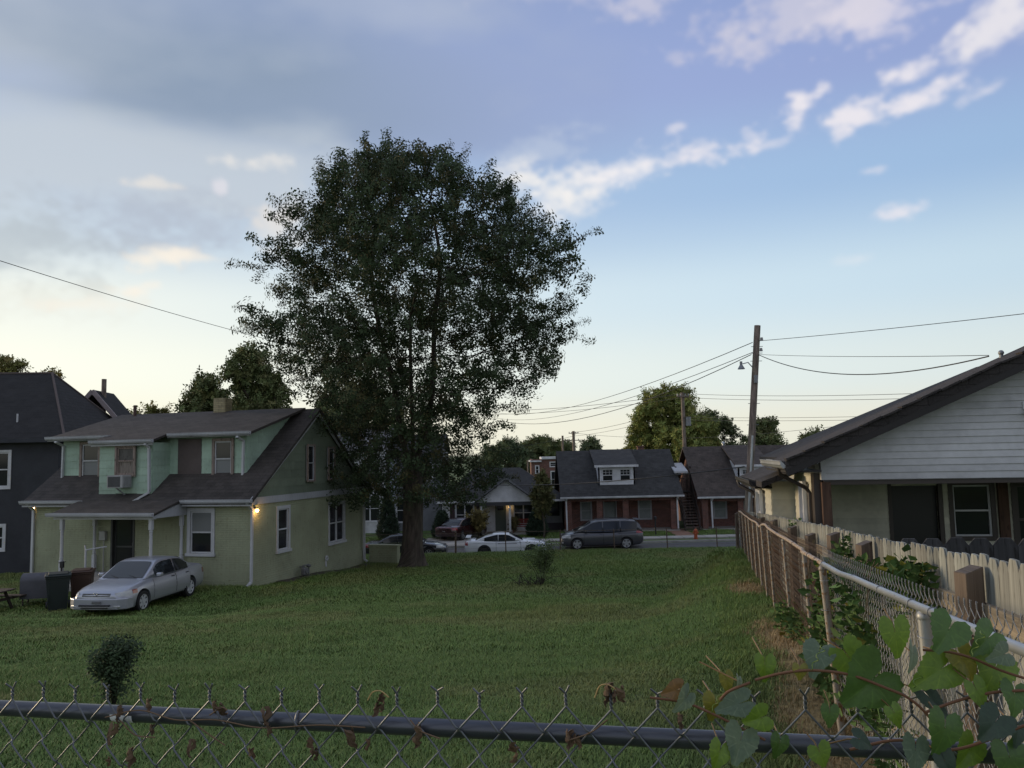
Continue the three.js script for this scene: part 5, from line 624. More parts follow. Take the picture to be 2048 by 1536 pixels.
// ---------------------------------------------------------------- houses across the street
const brickM = mat([0.55, 0.53, 0.56], 0.9, { map: T.brick, bumpMap: T.brickB, bumpScale: 0.008 }), slate = mat([0.056, 0.056, 0.057], 0.92, { map: T.shingle, bumpMap: T.shingleB, bumpScale: 0.012 }), brownRoof = mat([0.095, 0.075, 0.065], 0.92, { map: T.shingle, bumpMap: T.shingleB, bumpScale: 0.012 }), curtain = mat([0.30, 0.33, 0.32], 0.8, { map: T.mottle });
function brickHouse(name, label, x0, x1, z, roofM, dorm, opt = {}) {
  const W = x1 - x0, H = thing(name, label, 'house', [x0, 0, z]), fl = -4.02, ev = opt.ev ?? -1.52, ry = opt.ry ?? 1.85, dz = -1.9, D = 9;
  // porch across the front: slab, brick piers, roof over; wall set back
  const holes = opt.holes; mesh(H, 'porch_floor', bx(0, W, -4.5, fl, dz, 0.1), M.concrete);
  mesh(H, 'front_wall', plate([[0.1, -4.5], [W - 0.1, -4.5], [W - 0.1, ev], [0.1, ev]], 0.25, FRONT(dz), holes), brickM); mesh(H, 'side_wall', [bx(0.1, 0.35, -4.5, ev, -D, dz - 0.25), bx(W - 0.35, W - 0.1, -4.5, ev, -D, dz - 0.25)], brickM); for (const s of [0, 1]) mesh(H, 'gable_wall', plate([[-dz, ev], [D, ev], [4.3, ry - 0.15], [-dz + 0.2, ev + 1.0]], 0.2, SIDE(s ? W - 0.1 : 0.3)), brickM);
  for (const x of opt.piers) mesh(H, 'porch_pier', rbox(0.42, ev - fl, 0.42, 0.015, x, (ev + fl) / 2, -0.25), brickM); mesh(H, 'porch_beam', bx(0.05, W - 0.05, ev - 0.36, ev - 0.02, -0.42, -0.08), brickM); mesh(H, 'porch_ceiling', bx(0.1, W - 0.1, ev - 0.03, ev + 0.02, dz, -0.43), M.trimGrey);
  mesh(H, 'roof', [slab(-0.3, W + 0.3, [0.35, ev + 0.02], [-4.3, ry], 0.14), slab(-0.3, W + 0.3, [-D - 0.4, ev + 0.02], [-4.3, ry], 0.14)], roofM); mesh(H, 'gutter', gutter(-0.32, W + 0.32, ev + 0.02, 0.35, 0.14), M.white);
  for (const x of opt.spouts) mesh(H, 'downspout', spout([[x, ev - 0.1, 0.42], [x, ev - 0.3, 0.05], [x + 0.02, fl + 0.05, 0.05]], 0.13, 0.1), M.white);
  opt.wins.forEach((w) => win(H, FRONT(dz), ...w, { mat: M.trimGrey, trim: 0.07, noSill: true, panes: [curtain, curtain] }));
  if (opt.door) { const d = mesh(H, 'door', bx(opt.door[0], opt.door[1], opt.door[2], opt.door[3], dz - 0.14, dz - 0.08), curtain); mesh(d, 'door_frame', [bx(opt.door[0] - 0.08, opt.door[0], opt.door[2], opt.door[3] + 0.08, dz - 0.12, dz + 0.04), bx(opt.door[1], opt.door[1] + 0.08, opt.door[2], opt.door[3] + 0.08, dz - 0.12, dz + 0.04)], M.trimGrey); }
  // dormer
  const [a, b, y0, y1, zz] = dorm; mesh(H, 'dormer_wall', [plate([[a, y0], [b, y0], [b, y1], [a, y1]], 0.12, FRONT(zz), opt.dwin), plate([[-zz, y0], [-zz, y1], [-zz + 2.2, y1 + 0.5], [-zz + 2.2, y0 + 1.2]], 0.1, SIDE(b)), plate([[zz - 2.2, y0 + 1.2], [zz - 2.2, y1 + 0.5], [zz, y1], [zz, y0]], 0.1, LEFT(a))], M.white);
  opt.dwin.forEach((w) => win(H, FRONT(zz), ...w, { mat: M.white, trim: 0.04, sash: 0.05, noSill: true, grid: [3, 2], gridUpper: true })); mesh(H, 'dormer_roof', slab(a - 0.28, b + 0.22, [zz + 0.3, y1 + 0.12], [-4.25, ry + 0.05], 0.1), roofM); mesh(H, 'dormer_fascia', bx(a - 0.3, b + 0.24, y1 - 0.02, y1 + 0.14, zz + 0.28, zz + 0.33), M.white);
  return H;
}
{
  const H = brickHouse('brick_house', 'red brick bungalow with dark roof and white double window dormer', 3.65, 12.0, -58.9, slate, [2.6, 5.3, -0.72, 0.60, -0.72], { wins: [[1.35, 2.1, -3.35, -2.0], [5.7, 6.6, -3.35, -1.9]], door: [3.1, 3.95, -4.0, -2.05], holes: [[1.35, 2.1, -3.35, -2.0], [5.7, 6.6, -3.35, -1.9], [3.1, 3.95, -4.0, -2.05]], piers: [0.3, 2.55, 4.45, 7.95], spouts: [0.12, 8.2], dwin: [[2.9, 3.68, -0.45, 0.42], [4.2, 4.98, -0.45, 0.42]] });
  mesh(H, 'chimney', [bx(6.2, 6.7, 1.2, 2.05, -5.2, -4.7), bx(6.15, 6.75, 2.05, 2.12, -5.25, -4.65)], brickM); mesh(H, 'side_awning', [slab(8.35, 9.35, [-1.2, 0.15], [-3.4, 0.75], 0.12), bx(8.4, 9.3, 0.0, 0.1, -3.3, -1.25)], M.trimGrey);
  const st = thing('outside_stair', 'dark wooden outside stair between the two brick houses', 'stair', [12.1, -4.3, -60.3]), w = mat([0.045, 0.036, 0.034], 0.85, { map: T.grain }), w2 = mat([0.16, 0.12, 0.11], 0.85, { map: T.grain });
  for (let k = 0; k < 13; k++) mesh(st, 'tread', rbox(1.0, 0.045, 0.28, 0.008, 0.75, 0.25 + k * 0.2, 1.8 - k * 0.2), w2); for (const x of [0.22, 1.28]) { mesh(st, 'stringer', beam([x, 0.05, 2.0], [x, 2.85, -0.85], 0.05, 0.24), w); mesh(st, 'handrail', beam([x, 1.05, 2.0], [x, 3.8, -0.85], 0.05, 0.08), w); for (let k = 0; k < 7; k++) mesh(st, 'baluster', bar([x, 0.3 + k * 0.42, 1.8 - k * 0.42], [x, 1.25 + k * 0.42, 1.8 - k * 0.42], 0.025, 6), w); }
  mesh(st, 'landing', rbox(1.3, 0.1, 1.5, 0.02, 0.75, 2.85, -1.5), w); for (const [x, z] of [[0.2, -0.85], [1.3, -0.85], [0.2, -2.2], [1.3, -2.2]]) mesh(st, 'post', rbox(0.12, 5.0, 0.12, 0.01, x, 2.3, z), z > -1 ? w : w2); for (let k = 0; k < 7; k++) mesh(st, 'baluster', bar([0.25 + k * 0.17, 2.9, -0.83], [0.25 + k * 0.17, 3.85, -0.83], 0.022, 6), w2); mesh(st, 'top_rail', beam([0.2, 3.9, -0.83], [1.3, 3.9, -0.83], 0.06, 0.08), w2);
}
{
  const H = brickHouse('brick_house', 'red brick bungalow with brown roof behind the leaning pole', 13.6, 22.6, -58.9, brownRoof, [3.0, 5.2, -0.85, 0.42, -0.7], { ev: -1.7, ry: 1.98, wins: [[1.4, 2.3, -3.4, -2.1], [5.9, 6.8, -3.4, -2.1]], door: [3.4, 4.25, -4.0, -2.1], holes: [[1.4, 2.3, -3.4, -2.1], [5.9, 6.8, -3.4, -2.1], [3.4, 4.25, -4.0, -2.1]], piers: [0.3, 2.9, 5.0, 8.6], spouts: [0.75, 8.5], dwin: [[3.3, 4.0, -0.5, 0.2], [4.25, 4.95, -0.5, 0.2]] });
  mesh(H, 'roof_vent', [bar([2.95, 1.6, -4.4], [2.95, 2.2, -4.4], 0.09, 10), new THREE.SphereGeometry(0.15, 12, 8, 0, 6.3, 0, 1.6).translate(2.95, 2.18, -4.4)], M.galv);
}
{ // white brick house with a gabled porch
  const H = thing('white_house', 'white painted brick house with gabled porch and dark roof', 'house', [-5.4, 0, -60]), wb = mat([0.62, 0.63, 0.65], 0.8, { map: T.mottle, bumpMap: T.brickB, bumpScale: 0.006 }), sid = mat([0.30, 0.31, 0.33], 0.7, { map: T.mottle }), W = 7.3, ev = -1.7;
  const holes = [[1.05, 2.35, -3.5, -1.95], [3.95, 4.75, -3.98, -1.98], [5.35, 6.75, -3.42, -1.9]];
  mesh(H, 'front_wall', plate([[0, -4.5], [W, -4.5], [W, ev], [0, ev]], 0.2, FRONT(0), holes), wb); mesh(H, 'side_wall', [bx(W, W + 1.75, -4.5, ev, -9, -1.9), bx(0, 0.2, -4.5, ev, -9, -0.2)], sid); mesh(H, 'plinth', bx(W + 0.05, W + 1.8, -4.5, -3.6, -9, -1.86), mat([0.08, 0.07, 0.08], 0.9));
  win(H, FRONT(0), ...holes[0], { mat: M.white, trim: 0.06, cols: 2, noSill: true }); win(H, FRONT(0), ...holes[2], { mat: M.white, trim: 0.06, cols: 2, noSill: true });
  for (const x of [0.62, 2.45]) mesh(H, 'shutter', rbox(0.36, 1.6, 0.05, 0.01, x + 0.15, -2.7, 0.03), mat([0.035, 0.016, 0.02], 0.6)); 
  const d = mesh(H, 'door', bx(3.95, 4.75, -3.98, -1.98, -0.12, -0.06), mat([0.075, 0.10, 0.085], 0.5), { label: 'grey green front door' }); mesh(d, 'pane', bx(4.12, 4.58, -2.45, -2.12, -0.06, -0.05), M.glass);
  win(H, FRONT(-1.9), 8.05, 8.75, -3.0, -1.95, { mat: M.dark, trim: 0.06, z: 0.1, noSill: true });
  mesh(H, 'porch_floor', bx(2.3, W + 0.1, -4.5, -3.98, 0, 1.9), M.concrete); for (const x of [3.0, 5.05, 6.95]) mesh(H, 'porch_post', rbox(0.16, 2.3, 0.16, 0.02, x, -2.85, 1.75), M.white);
  mesh(H, 'porch_gable', plate([[2.5, -1.72], [7.05, -1.72], [4.8, -0.12]], 0.14, FRONT(1.9)), M.white); mesh(H, 'porch_beam', bx(2.55, 7.0, -1.98, -1.72, 1.72, 1.88), mat([0.05, 0.05, 0.055], 0.7)); mesh(H, 'porch_ceiling', bx(2.6, 6.95, -1.76, -1.72, 0.02, 1.7), M.trimGrey);
  const gab = (k) => { const g = slab(-6, 2.25, [0, 0], [2.55, 1.82], 0.1); const q = xf(g, M4().makeBasis(V(0, 0, 1), V(0, 1, 0), V(-k, 0, 0))); return q.translate(4.8 + k * 2.55, -1.9, 0); };
  mesh(H, 'porch_roof', [gab(1), gab(-1)], slate); { const pt = [[-0.4, ev, 0.35], [W + 2.1, ev, 0.35], [W + 2.1, ev, -9.4], [-0.4, ev, -9.4], [2.2, 0.62, -4.5], [5.9, 0.62, -4.5]], p = []; for (const f of [[0, 1, 5], [0, 5, 4], [1, 2, 5], [2, 3, 4], [2, 4, 5], [3, 0, 4], [0, 3, 2], [0, 2, 1]]) for (const i of f) p.push(...pt[i]); const q = new THREE.BufferGeometry(); q.setAttribute('position', new THREE.Float32BufferAttribute(p, 3)); q.computeVertexNormals(); mesh(H, 'roof', q, slate); mesh(H, 'eave_board', [bx(-0.4, W + 2.1, ev - 0.14, ev - 0.002, 0.3, 0.35), bx(W + 2.05, W + 2.1, ev - 0.14, ev - 0.002, -9.4, 0.3)], M.white); }
  const l = mesh(H, 'porch_lamp', rbox(0.1, 0.22, 0.1, 0.02, 4.98, -2.15, 0.06), M.blackMetal); mesh(l, 'bulb', rbox(0.07, 0.13, 0.05, 0.01, 4.98, -2.18, 0.125), mat([1, 0.8, 0.5], 0.4, { emissive: new THREE.Color().setRGB(1, 0.62, 0.22), emissiveIntensity: 1.2 })); const pl = new THREE.PointLight(new THREE.Color().setRGB(1, 0.62, 0.25), 0.12); pl.position.set(4.98, -2.2, 0.25); pl.castShadow = true; l.add(pl);
  const b = thing('porch_bench', 'red bench on the white house porch', 'bench', [0.55, -3.98, -58.75]), red = mat([0.27, 0.035, 0.025], 0.55, { map: T.mottle }); for (let k = 0; k < 4; k++) { mesh(b, 'seat_slat', rbox(1.5, 0.03, 0.1, 0.008, 0, 0.44, -0.18 + k * 0.12), red); mesh(b, 'back_slat', rbox(1.5, 0.09, 0.03, 0.008, 0, 0.55 + k * 0.12, -0.27 - k * 0.02), red); } for (const x of [-0.68, 0.68]) { mesh(b, 'leg', [rbox(0.06, 0.44, 0.06, 0.01, x, 0.22, 0.17), rbox(0.06, 0.98, 0.06, 0.01, x, 0.48, -0.24)], red); mesh(b, 'armrest', rbox(0.07, 0.04, 0.5, 0.01, x, 0.66, -0.02), red); }
}
{ // pale two storey house behind the tree
  const H = thing('white_town_house', 'white two storey house with tall windows behind the big tree', 'house', [-17.2, 0, -62]), w = mat([0.66, 0.67, 0.69], 0.75, { map: T.mottle }), g = mat([0.20, 0.21, 0.235], 0.8, { map: T.mottle }), wins = [];
  for (const x of [0.6, 5.35]) for (const [a, b] of [[-3.2, -1.3], [-0.25, 1.2]]) wins.push([x, x + 1.5, a, b]);
  mesh(H, 'wall', [plate([[0, -4.6], [7.2, -4.6], [7.2, 2.4], [0, 2.4]], 0.2, FRONT(0), wins), bx(7.0, 7.2, -4.6, 2.4, -8, -0.2), bx(0, 0.2, -4.6, 2.4, -8, -0.2)], w); for (const q of wins) win(H, FRONT(0), ...q, { mat: M.white, trim: 0.08, cols: 2, noSill: true }); mesh(H, 'roof', [slab(-0.3, 7.5, [0.4, 2.35], [-4, 4.0], 0.14), slab(-0.3, 7.5, [-8.4, 2.35], [-4, 4.0], 0.14)], mat([0.30, 0.30, 0.315], 0.85, { map: T.shingle })); for (const [s, f] of [[7.0, SIDE], [0.2, LEFT]]) mesh(H, 'gable_wall', plate(f === SIDE ? [[0, 2.3], [8, 2.3], [4, 3.9]] : [[-8, 2.3], [0, 2.3], [-4, 3.9]], 0.15, f(s)), w);
  const K = thing('grey_town_house', 'grey two storey house partly hidden by the big trunk', 'house', [-9.7, 0, -63]); const gw = [[0.5, 1.3, -3.4, -1.6], [2.4, 3.3, -0.2, 1.0]]; mesh(K, 'wall', [plate([[0, -4.6], [3.95, -4.6], [3.95, 2.0], [0, 2.0]], 0.2, FRONT(0), gw), bx(3.75, 3.95, -4.6, 2, -8, -0.2), bx(0, 0.2, -4.6, 2, -8, -0.2)], g); for (const q of gw) win(K, FRONT(0), ...q, { mat: M.white, trim: 0.08, noSill: true }); mesh(K, 'roof', [slab(-0.2, 4.15, [0.4, 1.95], [-4, 3.5], 0.14), slab(-0.2, 4.15, [-8.4, 1.95], [-4, 3.5], 0.14)], slate); mesh(K, 'gable_wall', [plate([[0, 1.9], [8, 1.9], [4, 3.4]], 0.15, SIDE(3.75)), plate([[-8, 1.9], [0, 1.9], [-4, 3.4]], 0.15, LEFT(0.2))], g); mesh(K, 'corner_board', bx(-0.02, 0.5, -4.6, 2.0, 0.0, 0.03), mat([0.40, 0.44, 0.52], 0.7));
}
{ // flat roofed brick building far behind
  const H = thing('flat_brick_building', 'flat roofed red brick building far behind the dark roofs', 'building', [2.4, 0, -110]), wins = [[2.6, 3.7, -0.1, 0.45], [2.7, 3.6, -2.9, -0.8], [0.6, 1.0, -1.0, 0.0]]; mesh(H, 'wall', [plate([[0, -4.2], [6.5, -4.2], [6.5, 0.9], [0, 0.9]], 0.3, FRONT(0), wins), bx(0, 0.3, -4.2, 0.9, -8, -0.3)], brickM); for (const q of wins) win(H, FRONT(0), ...q, { mat: M.white, trim: 0.1, noSill: true }); mesh(H, 'roof', [bx(1.4, 6.7, 0.9, 1.2, -8, 0.25), bx(-0.2, 1.4, 0.55, 0.75, -8, 0.3)], M.white);
}
{ // fire hydrant
  const t = thing('fire_hydrant', 'orange red fire hydrant on the verge across the street', 'fire hydrant', [11.85, groundY(11.85, -53.2) + 0.02, -53.2]), m = mat([0.42, 0.085, 0.025], 0.5, { map: T.mottle }); mesh(t, 'barrel', [new THREE.CylinderGeometry(0.15, 0.15, 0.05, 18).translate(0, 0.05, 0), new THREE.CylinderGeometry(0.105, 0.115, 0.5, 18).translate(0, 0.3, 0), new THREE.CylinderGeometry(0.145, 0.145, 0.045, 18).translate(0, 0.55, 0)], m); mesh(t, 'bonnet', [new THREE.SphereGeometry(0.13, 18, 10, 0, 6.3, 0, 1.57).translate(0, 0.57, 0), new THREE.CylinderGeometry(0.03, 0.035, 0.08, 6).translate(0, 0.73, 0)], m); for (const k of [-1, 1]) mesh(t, 'side_nozzle', bar([k * 0.08, 0.44, 0], [k * 0.2, 0.44, 0], 0.055, 12), m); mesh(t, 'front_nozzle', bar([0, 0.4, 0.08], [0, 0.4, 0.2], 0.07, 14), m);
  const p = thing('mailbox_post', 'thin dark mailbox post on the grass right of the minivan', 'mailbox', [9.75, groundY(9.75, -56.2), -56.2]); mesh(p, 'post', rbox(0.09, 1.15, 0.09, 0.01, 0, 0.55, 0), M.blackMetal); mesh(p, 'box', rbox(0.16, 0.2, 0.42, 0.05, 0, 1.22, 0, 3), M.blackMetal);
}
// ---------------------------------------------------------------- cars. Local x forward, y up, z to the car's right
function car(name, label, [x, y, z], turn, P) {
  const t = thing(name, label, 'car', [x, y, z], turn), hw = P.W / 2, top = table(P.top), cab = table(P.cab), plan = table(P.plan), bot = table(P.bot), xs = [], N = 52; for (let i = 0; i <= N; i++) { const k = i / N; xs.push(-P.L / 2 + P.L * (0.5 - 0.5 * Math.cos(Math.PI * k)) * 0.6 + P.L * k * 0.4); }
  const paint = phys(P.col, P.rough ?? 0.32, { metalness: P.metal ?? 0.45, clearcoat: 0.7, clearcoatRoughness: 0.12 }), blackP = mat([0.015, 0.015, 0.016], 0.55), sec = [[0, 0.84], [0.03, 0.93], [0.13, 0.98], [0.36, 1.0], [0.60, 0.995], [0.80, 0.965], [0.92, 0.915], [0.985, 0.80]], secZ = table(sec);
  const smooth = (f, v, w = 0.09) => (f(v - w) + f(v - w / 2) + f(v) + f(v + w / 2) + f(v + w)) / 5, TY = (v) => smooth(top, v), side = (v, yy) => { const b = bot(v), k = clamp((yy - b) / (TY(v) - b)); return hw * plan(v) * secZ(k); };
  const loft = (rows) => { const n = rows[0].length, pos = rows.flat(2), idx = []; for (let i = 0; i < rows.length - 1; i++) for (let k = 0; k < n; k++) { const a = i * n + k, b = i * n + (k + 1) % n, c = a + n, d = b + n; idx.push(a, c, b, b, c, d); } const c0 = pos.length / 3, avg = (r) => [0, 1, 2].map((q) => r.reduce((s, p) => s + p[q], 0) / n); pos.push(...avg(rows[0]), ...avg(rows[rows.length - 1])); for (let k = 0; k < n; k++) { idx.push(c0, k, (k + 1) % n); const o = (rows.length - 1) * n; idx.push(c0 + 1, o + (k + 1) % n, o + k); } const g = new THREE.BufferGeometry(); g.setAttribute('position', new THREE.Float32BufferAttribute(pos, 3)); g.setIndex(idx); g.computeVertexNormals(); g.setAttribute('uv', new THREE.Float32BufferAttribute(new Float32Array(pos.length / 3 * 2), 2)); return g; };
  const rows = xs.map((v) => { const b = bot(v), h = TY(v) - b, w = hw * plan(v), R = sec.map(([f, q]) => [v, b + h * f, w * q]); R.push([v, b + h + 0.012, w * 0.5], [v, b + h + 0.02, 0]); const Lh = R.slice(0, -1).reverse().map(([a, c, d]) => [a, c, -d]); return [...R, ...Lh]; });
  let body = loft(rows); const ev = new Evaluator(); ev.attributes = ['position', 'normal', 'uv']; let brush = new Brush(body, paint); brush.updateMatrixWorld();
  for (const ax of [P.xf, P.xr]) for (const s of [-1, 1]) { const c = new Brush(new THREE.CylinderGeometry(P.wr + 0.055, P.wr + 0.055, 0.36, 28).rotateX(Math.PI / 2).translate(ax, P.wr + 0.01, s * (hw - 0.06)), paint); c.updateMatrixWorld(); brush = ev.evaluate(brush, c, SUBTRACTION); }
  mesh(t, 'body', brush.geometry, paint); 
  for (const ax of [P.xf, P.xr]) for (const s of [-1, 1]) mesh(t, 'wheel_well', new THREE.CylinderGeometry(P.wr + 0.05, P.wr + 0.05, 0.02, 24).rotateX(Math.PI / 2).translate(ax, P.wr + 0.01, s * (hw - 0.235)), M.dark);
  // cabin
  const belt = P.belt, c0 = P.cab[0][0], c1 = P.cab[P.cab.length - 1][0], zb = hw * (P.zb ?? 0.9), zr = hw * (P.zr ?? 0.68), rf = P.H, zs = (yy) => lerp(zb, zr, clamp((yy - belt) / (rf - belt))), CY = (v) => smooth(cab, v, 0.07), pc = (v) => 1 - 0.10 * Math.pow(Math.abs((v - (c0 + c1) / 2) / ((c1 - c0) / 2)), 3), crows = []; for (let i = 0; i <= 30; i++) { const v = lerp(c0, c1, i / 30), h = Math.max(0.0, CY(v) - belt), q = pc(v), R = [[v, belt - 0.06, zb * q], [v, belt + h * 0.45, zs(belt + h * 0.45) * q], [v, belt + h * 0.82, (zs(belt + h * 0.82)) * q - 0.005], [v, belt + h * 0.95, (zs(belt + h) - 0.035) * q], [v, belt + h, (zs(belt + h) - 0.15) * q], [v, belt + h + 0.018 * clamp(h * 4), 0]]; crows.push([...R, ...R.slice(0, -1).reverse().map(([a, b, c]) => [a, b, -c])]); }
  mesh(t, 'cabin', loft(crows), paint);
  const patch = (f, n = 8, m = 4) => { const pos = [], idx = []; for (let i = 0; i <= n; i++) for (let j = 0; j <= m; j++) pos.push(...f(i / n, j / m)); for (let i = 0; i < n; i++) for (let j = 0; j < m; j++) { const a = i * (m + 1) + j; idx.push(a, a + 1, a + m + 1, a + 1, a + m + 2, a + m + 1); } const g = new THREE.BufferGeometry(); g.setAttribute('position', new THREE.Float32BufferAttribute(pos, 3)); g.setIndex(idx); g.computeVertexNormals(); return g; };
  const gl = P.glass ?? M.glass, across = (a, b) => patch((u, w) => { const v = lerp(a, b, u), h = CY(v) - belt, zz = (w * 2 - 1) * (zs(belt + h) - 0.09) * pc(v), k = 1 - Math.abs(w * 2 - 1) ** 4; return [v + (b > c1 - 0.5 ? 0.012 : -0.012), belt + h + 0.018 * clamp(h * 4) * k + 0.012, zz]; }, 10, 8);
  mesh(t, 'windshield', across(P.wsh[0], P.wsh[1]), P.wshMat ?? gl); mesh(t, 'rear_window', across(P.rw[0], P.rw[1]), gl);
  for (const s of [-1, 1]) for (const [a, b] of P.sides) mesh(t, 'side_window', patch((u, w) => { const v = lerp(a, b, u), y1 = Math.min(CY(v) - 0.075, rf - 0.085), y0 = belt + 0.02, yy = lerp(y0, Math.max(y1, y0 + 0.004), w); return [v, yy, s * (zs(yy) * pc(v) + 0.012)]; }, 10, 4), gl);
  // doors, sills, lamps on the body surface
  const sp = (a, b, y0, y1, s, off = 0.004, n = 8) => patch((u, w) => { const v = lerp(a, b, u), lo = typeof y0 === 'function' ? y0(v) : y0, hi = typeof y1 === 'function' ? y1(v) : y1, yy = lerp(lo, hi, w); return [v, yy, s * (side(v, yy) + off)]; }, n, 6);
  for (const s of [-1, 1]) { for (const [a, b] of P.doors) { const d = mesh(t, 'door', sp(a, b, P.sill ?? 0.33, (v) => Math.min(TY(v) - 0.07, belt - 0.03), s), paint); mesh(d, 'handle', rbox(0.16, 0.03, 0.03, 0.01, a + 0.16, belt - 0.1, s * (side(a + 0.16, belt - 0.1) + 0.012)), P.handle ?? paint); mesh(d, 'door_seam', [sp(a - 0.02, a - 0.004, P.sill ?? 0.33, (v) => Math.min(TY(v) - 0.06, belt - 0.02), s, 0.003, 1), sp(b + 0.004, b + 0.02, P.sill ?? 0.33, (v) => Math.min(TY(v) - 0.06, belt - 0.02), s, 0.003, 1)], blackP); if (P.strip) mesh(d, 'rub_strip', sp(a, b, P.strip, P.strip + 0.035, s, 0.012, 4), P.stripMat ?? paint); } mesh(t, 'sill', sp(P.xr + P.wr + 0.08, P.xf - P.wr - 0.08, (v) => bot(v) + 0.02, (v) => bot(v) + 0.07, s, 0.006), blackP); mesh(t, 'mirror', [rbox(0.16, 0.12, 0.17, 0.04, P.mir[0], P.mir[1], s * (hw + 0.06), 3)], paint); }
  for (const s of [-1, 1]) { for (const [a, b, lo, hi, m] of P.heads) mesh(t, 'headlight', sp(a, b, lo, hi, s, 0.006, 6), m); for (const [a, b, lo, hi, m] of P.tails) mesh(t, 'taillight', sp(a, b, lo, hi, s, 0.006, 6), m); }
  for (const e of P.extra ?? []) mesh(t, e[0], e[1], e[2]);
  // wheels
  const tm = mat([0.014, 0.014, 0.015], 0.85), rm = P.rim ?? mat([0.45, 0.46, 0.48], 0.35, { metalness: 0.7 }), wr = P.wr, rr = wr * (P.rr ?? 0.68), lath = new THREE.LatheGeometry([[rr, -0.1], [wr - 0.03, -0.105], [wr - 0.005, -0.085], [wr, -0.05], [wr, 0.05], [wr - 0.005, 0.085], [wr - 0.03, 0.105], [rr, 0.1], [rr, -0.1]].map(([a, b]) => new THREE.Vector2(a, b)), 30).rotateX(Math.PI / 2);
  for (const ax of [P.xf, P.xr]) for (const s of [-1, 1]) { const w = new THREE.Group(); w.name = 'wheel'; w.position.set(ax, wr - 0.004, s * (hw - 0.115)); t.add(w); mesh(w, 'tyre', lath.clone(), tm); const sg = [new THREE.TorusGeometry(rr * 0.96, 0.018, 8, 30).translate(0, 0, s * 0.085), new THREE.CylinderGeometry(rr * 0.25, rr * 0.28, 0.03, 16).rotateX(Math.PI / 2).translate(0, 0, s * 0.085)]; for (let k = 0; k < (P.spokes ?? 7); k++) { const a = k / (P.spokes ?? 7) * 6.283 + 0.3, g = rbox(rr * 0.85, rr * (P.spW ?? 0.24), 0.02, 0.008, rr * 0.55, 0, s * 0.08); g.rotateZ(a); sg.push(g); } mesh(w, 'rim', sg, rm); mesh(w, 'brake_disc', new THREE.CylinderGeometry(rr * 0.97, rr * 0.97, 0.02, 24).rotateX(Math.PI / 2).translate(0, 0, s * 0.04), mat([0.03, 0.03, 0.03], 0.6)); }
  return t;
}
const lampClear = phys([0.42, 0.43, 0.42], 0.12, { clearcoat: 1 }), amber = phys([0.30, 0.06, 0.025], 0.2, { clearcoat: 1 }), redL = phys([0.26, 0.01, 0.012], 0.2, { clearcoat: 1 }), black = mat([0.014, 0.014, 0.016], 0.5), chrome = mat([0.6, 0.6, 0.62], 0.2, { metalness: 0.9 });
const sedan = { L: 4.78, W: 1.78, H: 1.42, wr: 0.315, xf: 1.42, xr: -1.25, belt: 0.93, plan: [[-2.39, 0.74], [-2.3, 0.86], [-2.1, 0.945], [-1.6, 0.99], [0, 1], [1.4, 0.99], [1.9, 0.955], [2.2, 0.87], [2.33, 0.78], [2.39, 0.68]], bot: [[-2.39, 0.40], [-2.25, 0.27], [-1.7, 0.21], [1.7, 0.19], [2.2, 0.20], [2.39, 0.27]], top: [[-2.39, 0.84], [-2.3, 0.94], [-2.1, 0.98], [-1.4, 1.0], [-0.5, 0.95], [0.9, 0.95], [1.2, 0.935], [1.8, 0.84], [2.2, 0.745], [2.33, 0.69], [2.39, 0.60]], cab: [[-1.72, 0.9], [-1.3, 1.16], [-0.85, 1.37], [-0.35, 1.42], [0.1, 1.42], [0.42, 1.37], [1.25, 0.9]], wsh: [0.47, 1.16], rw: [-0.95, -1.58], sides: [[-0.38, 0.68], [-1.22, -0.44]], doors: [[-0.36, 0.86], [-1.2, -0.40]], mir: [0.72, 1.0], heads: [], tails: [] };
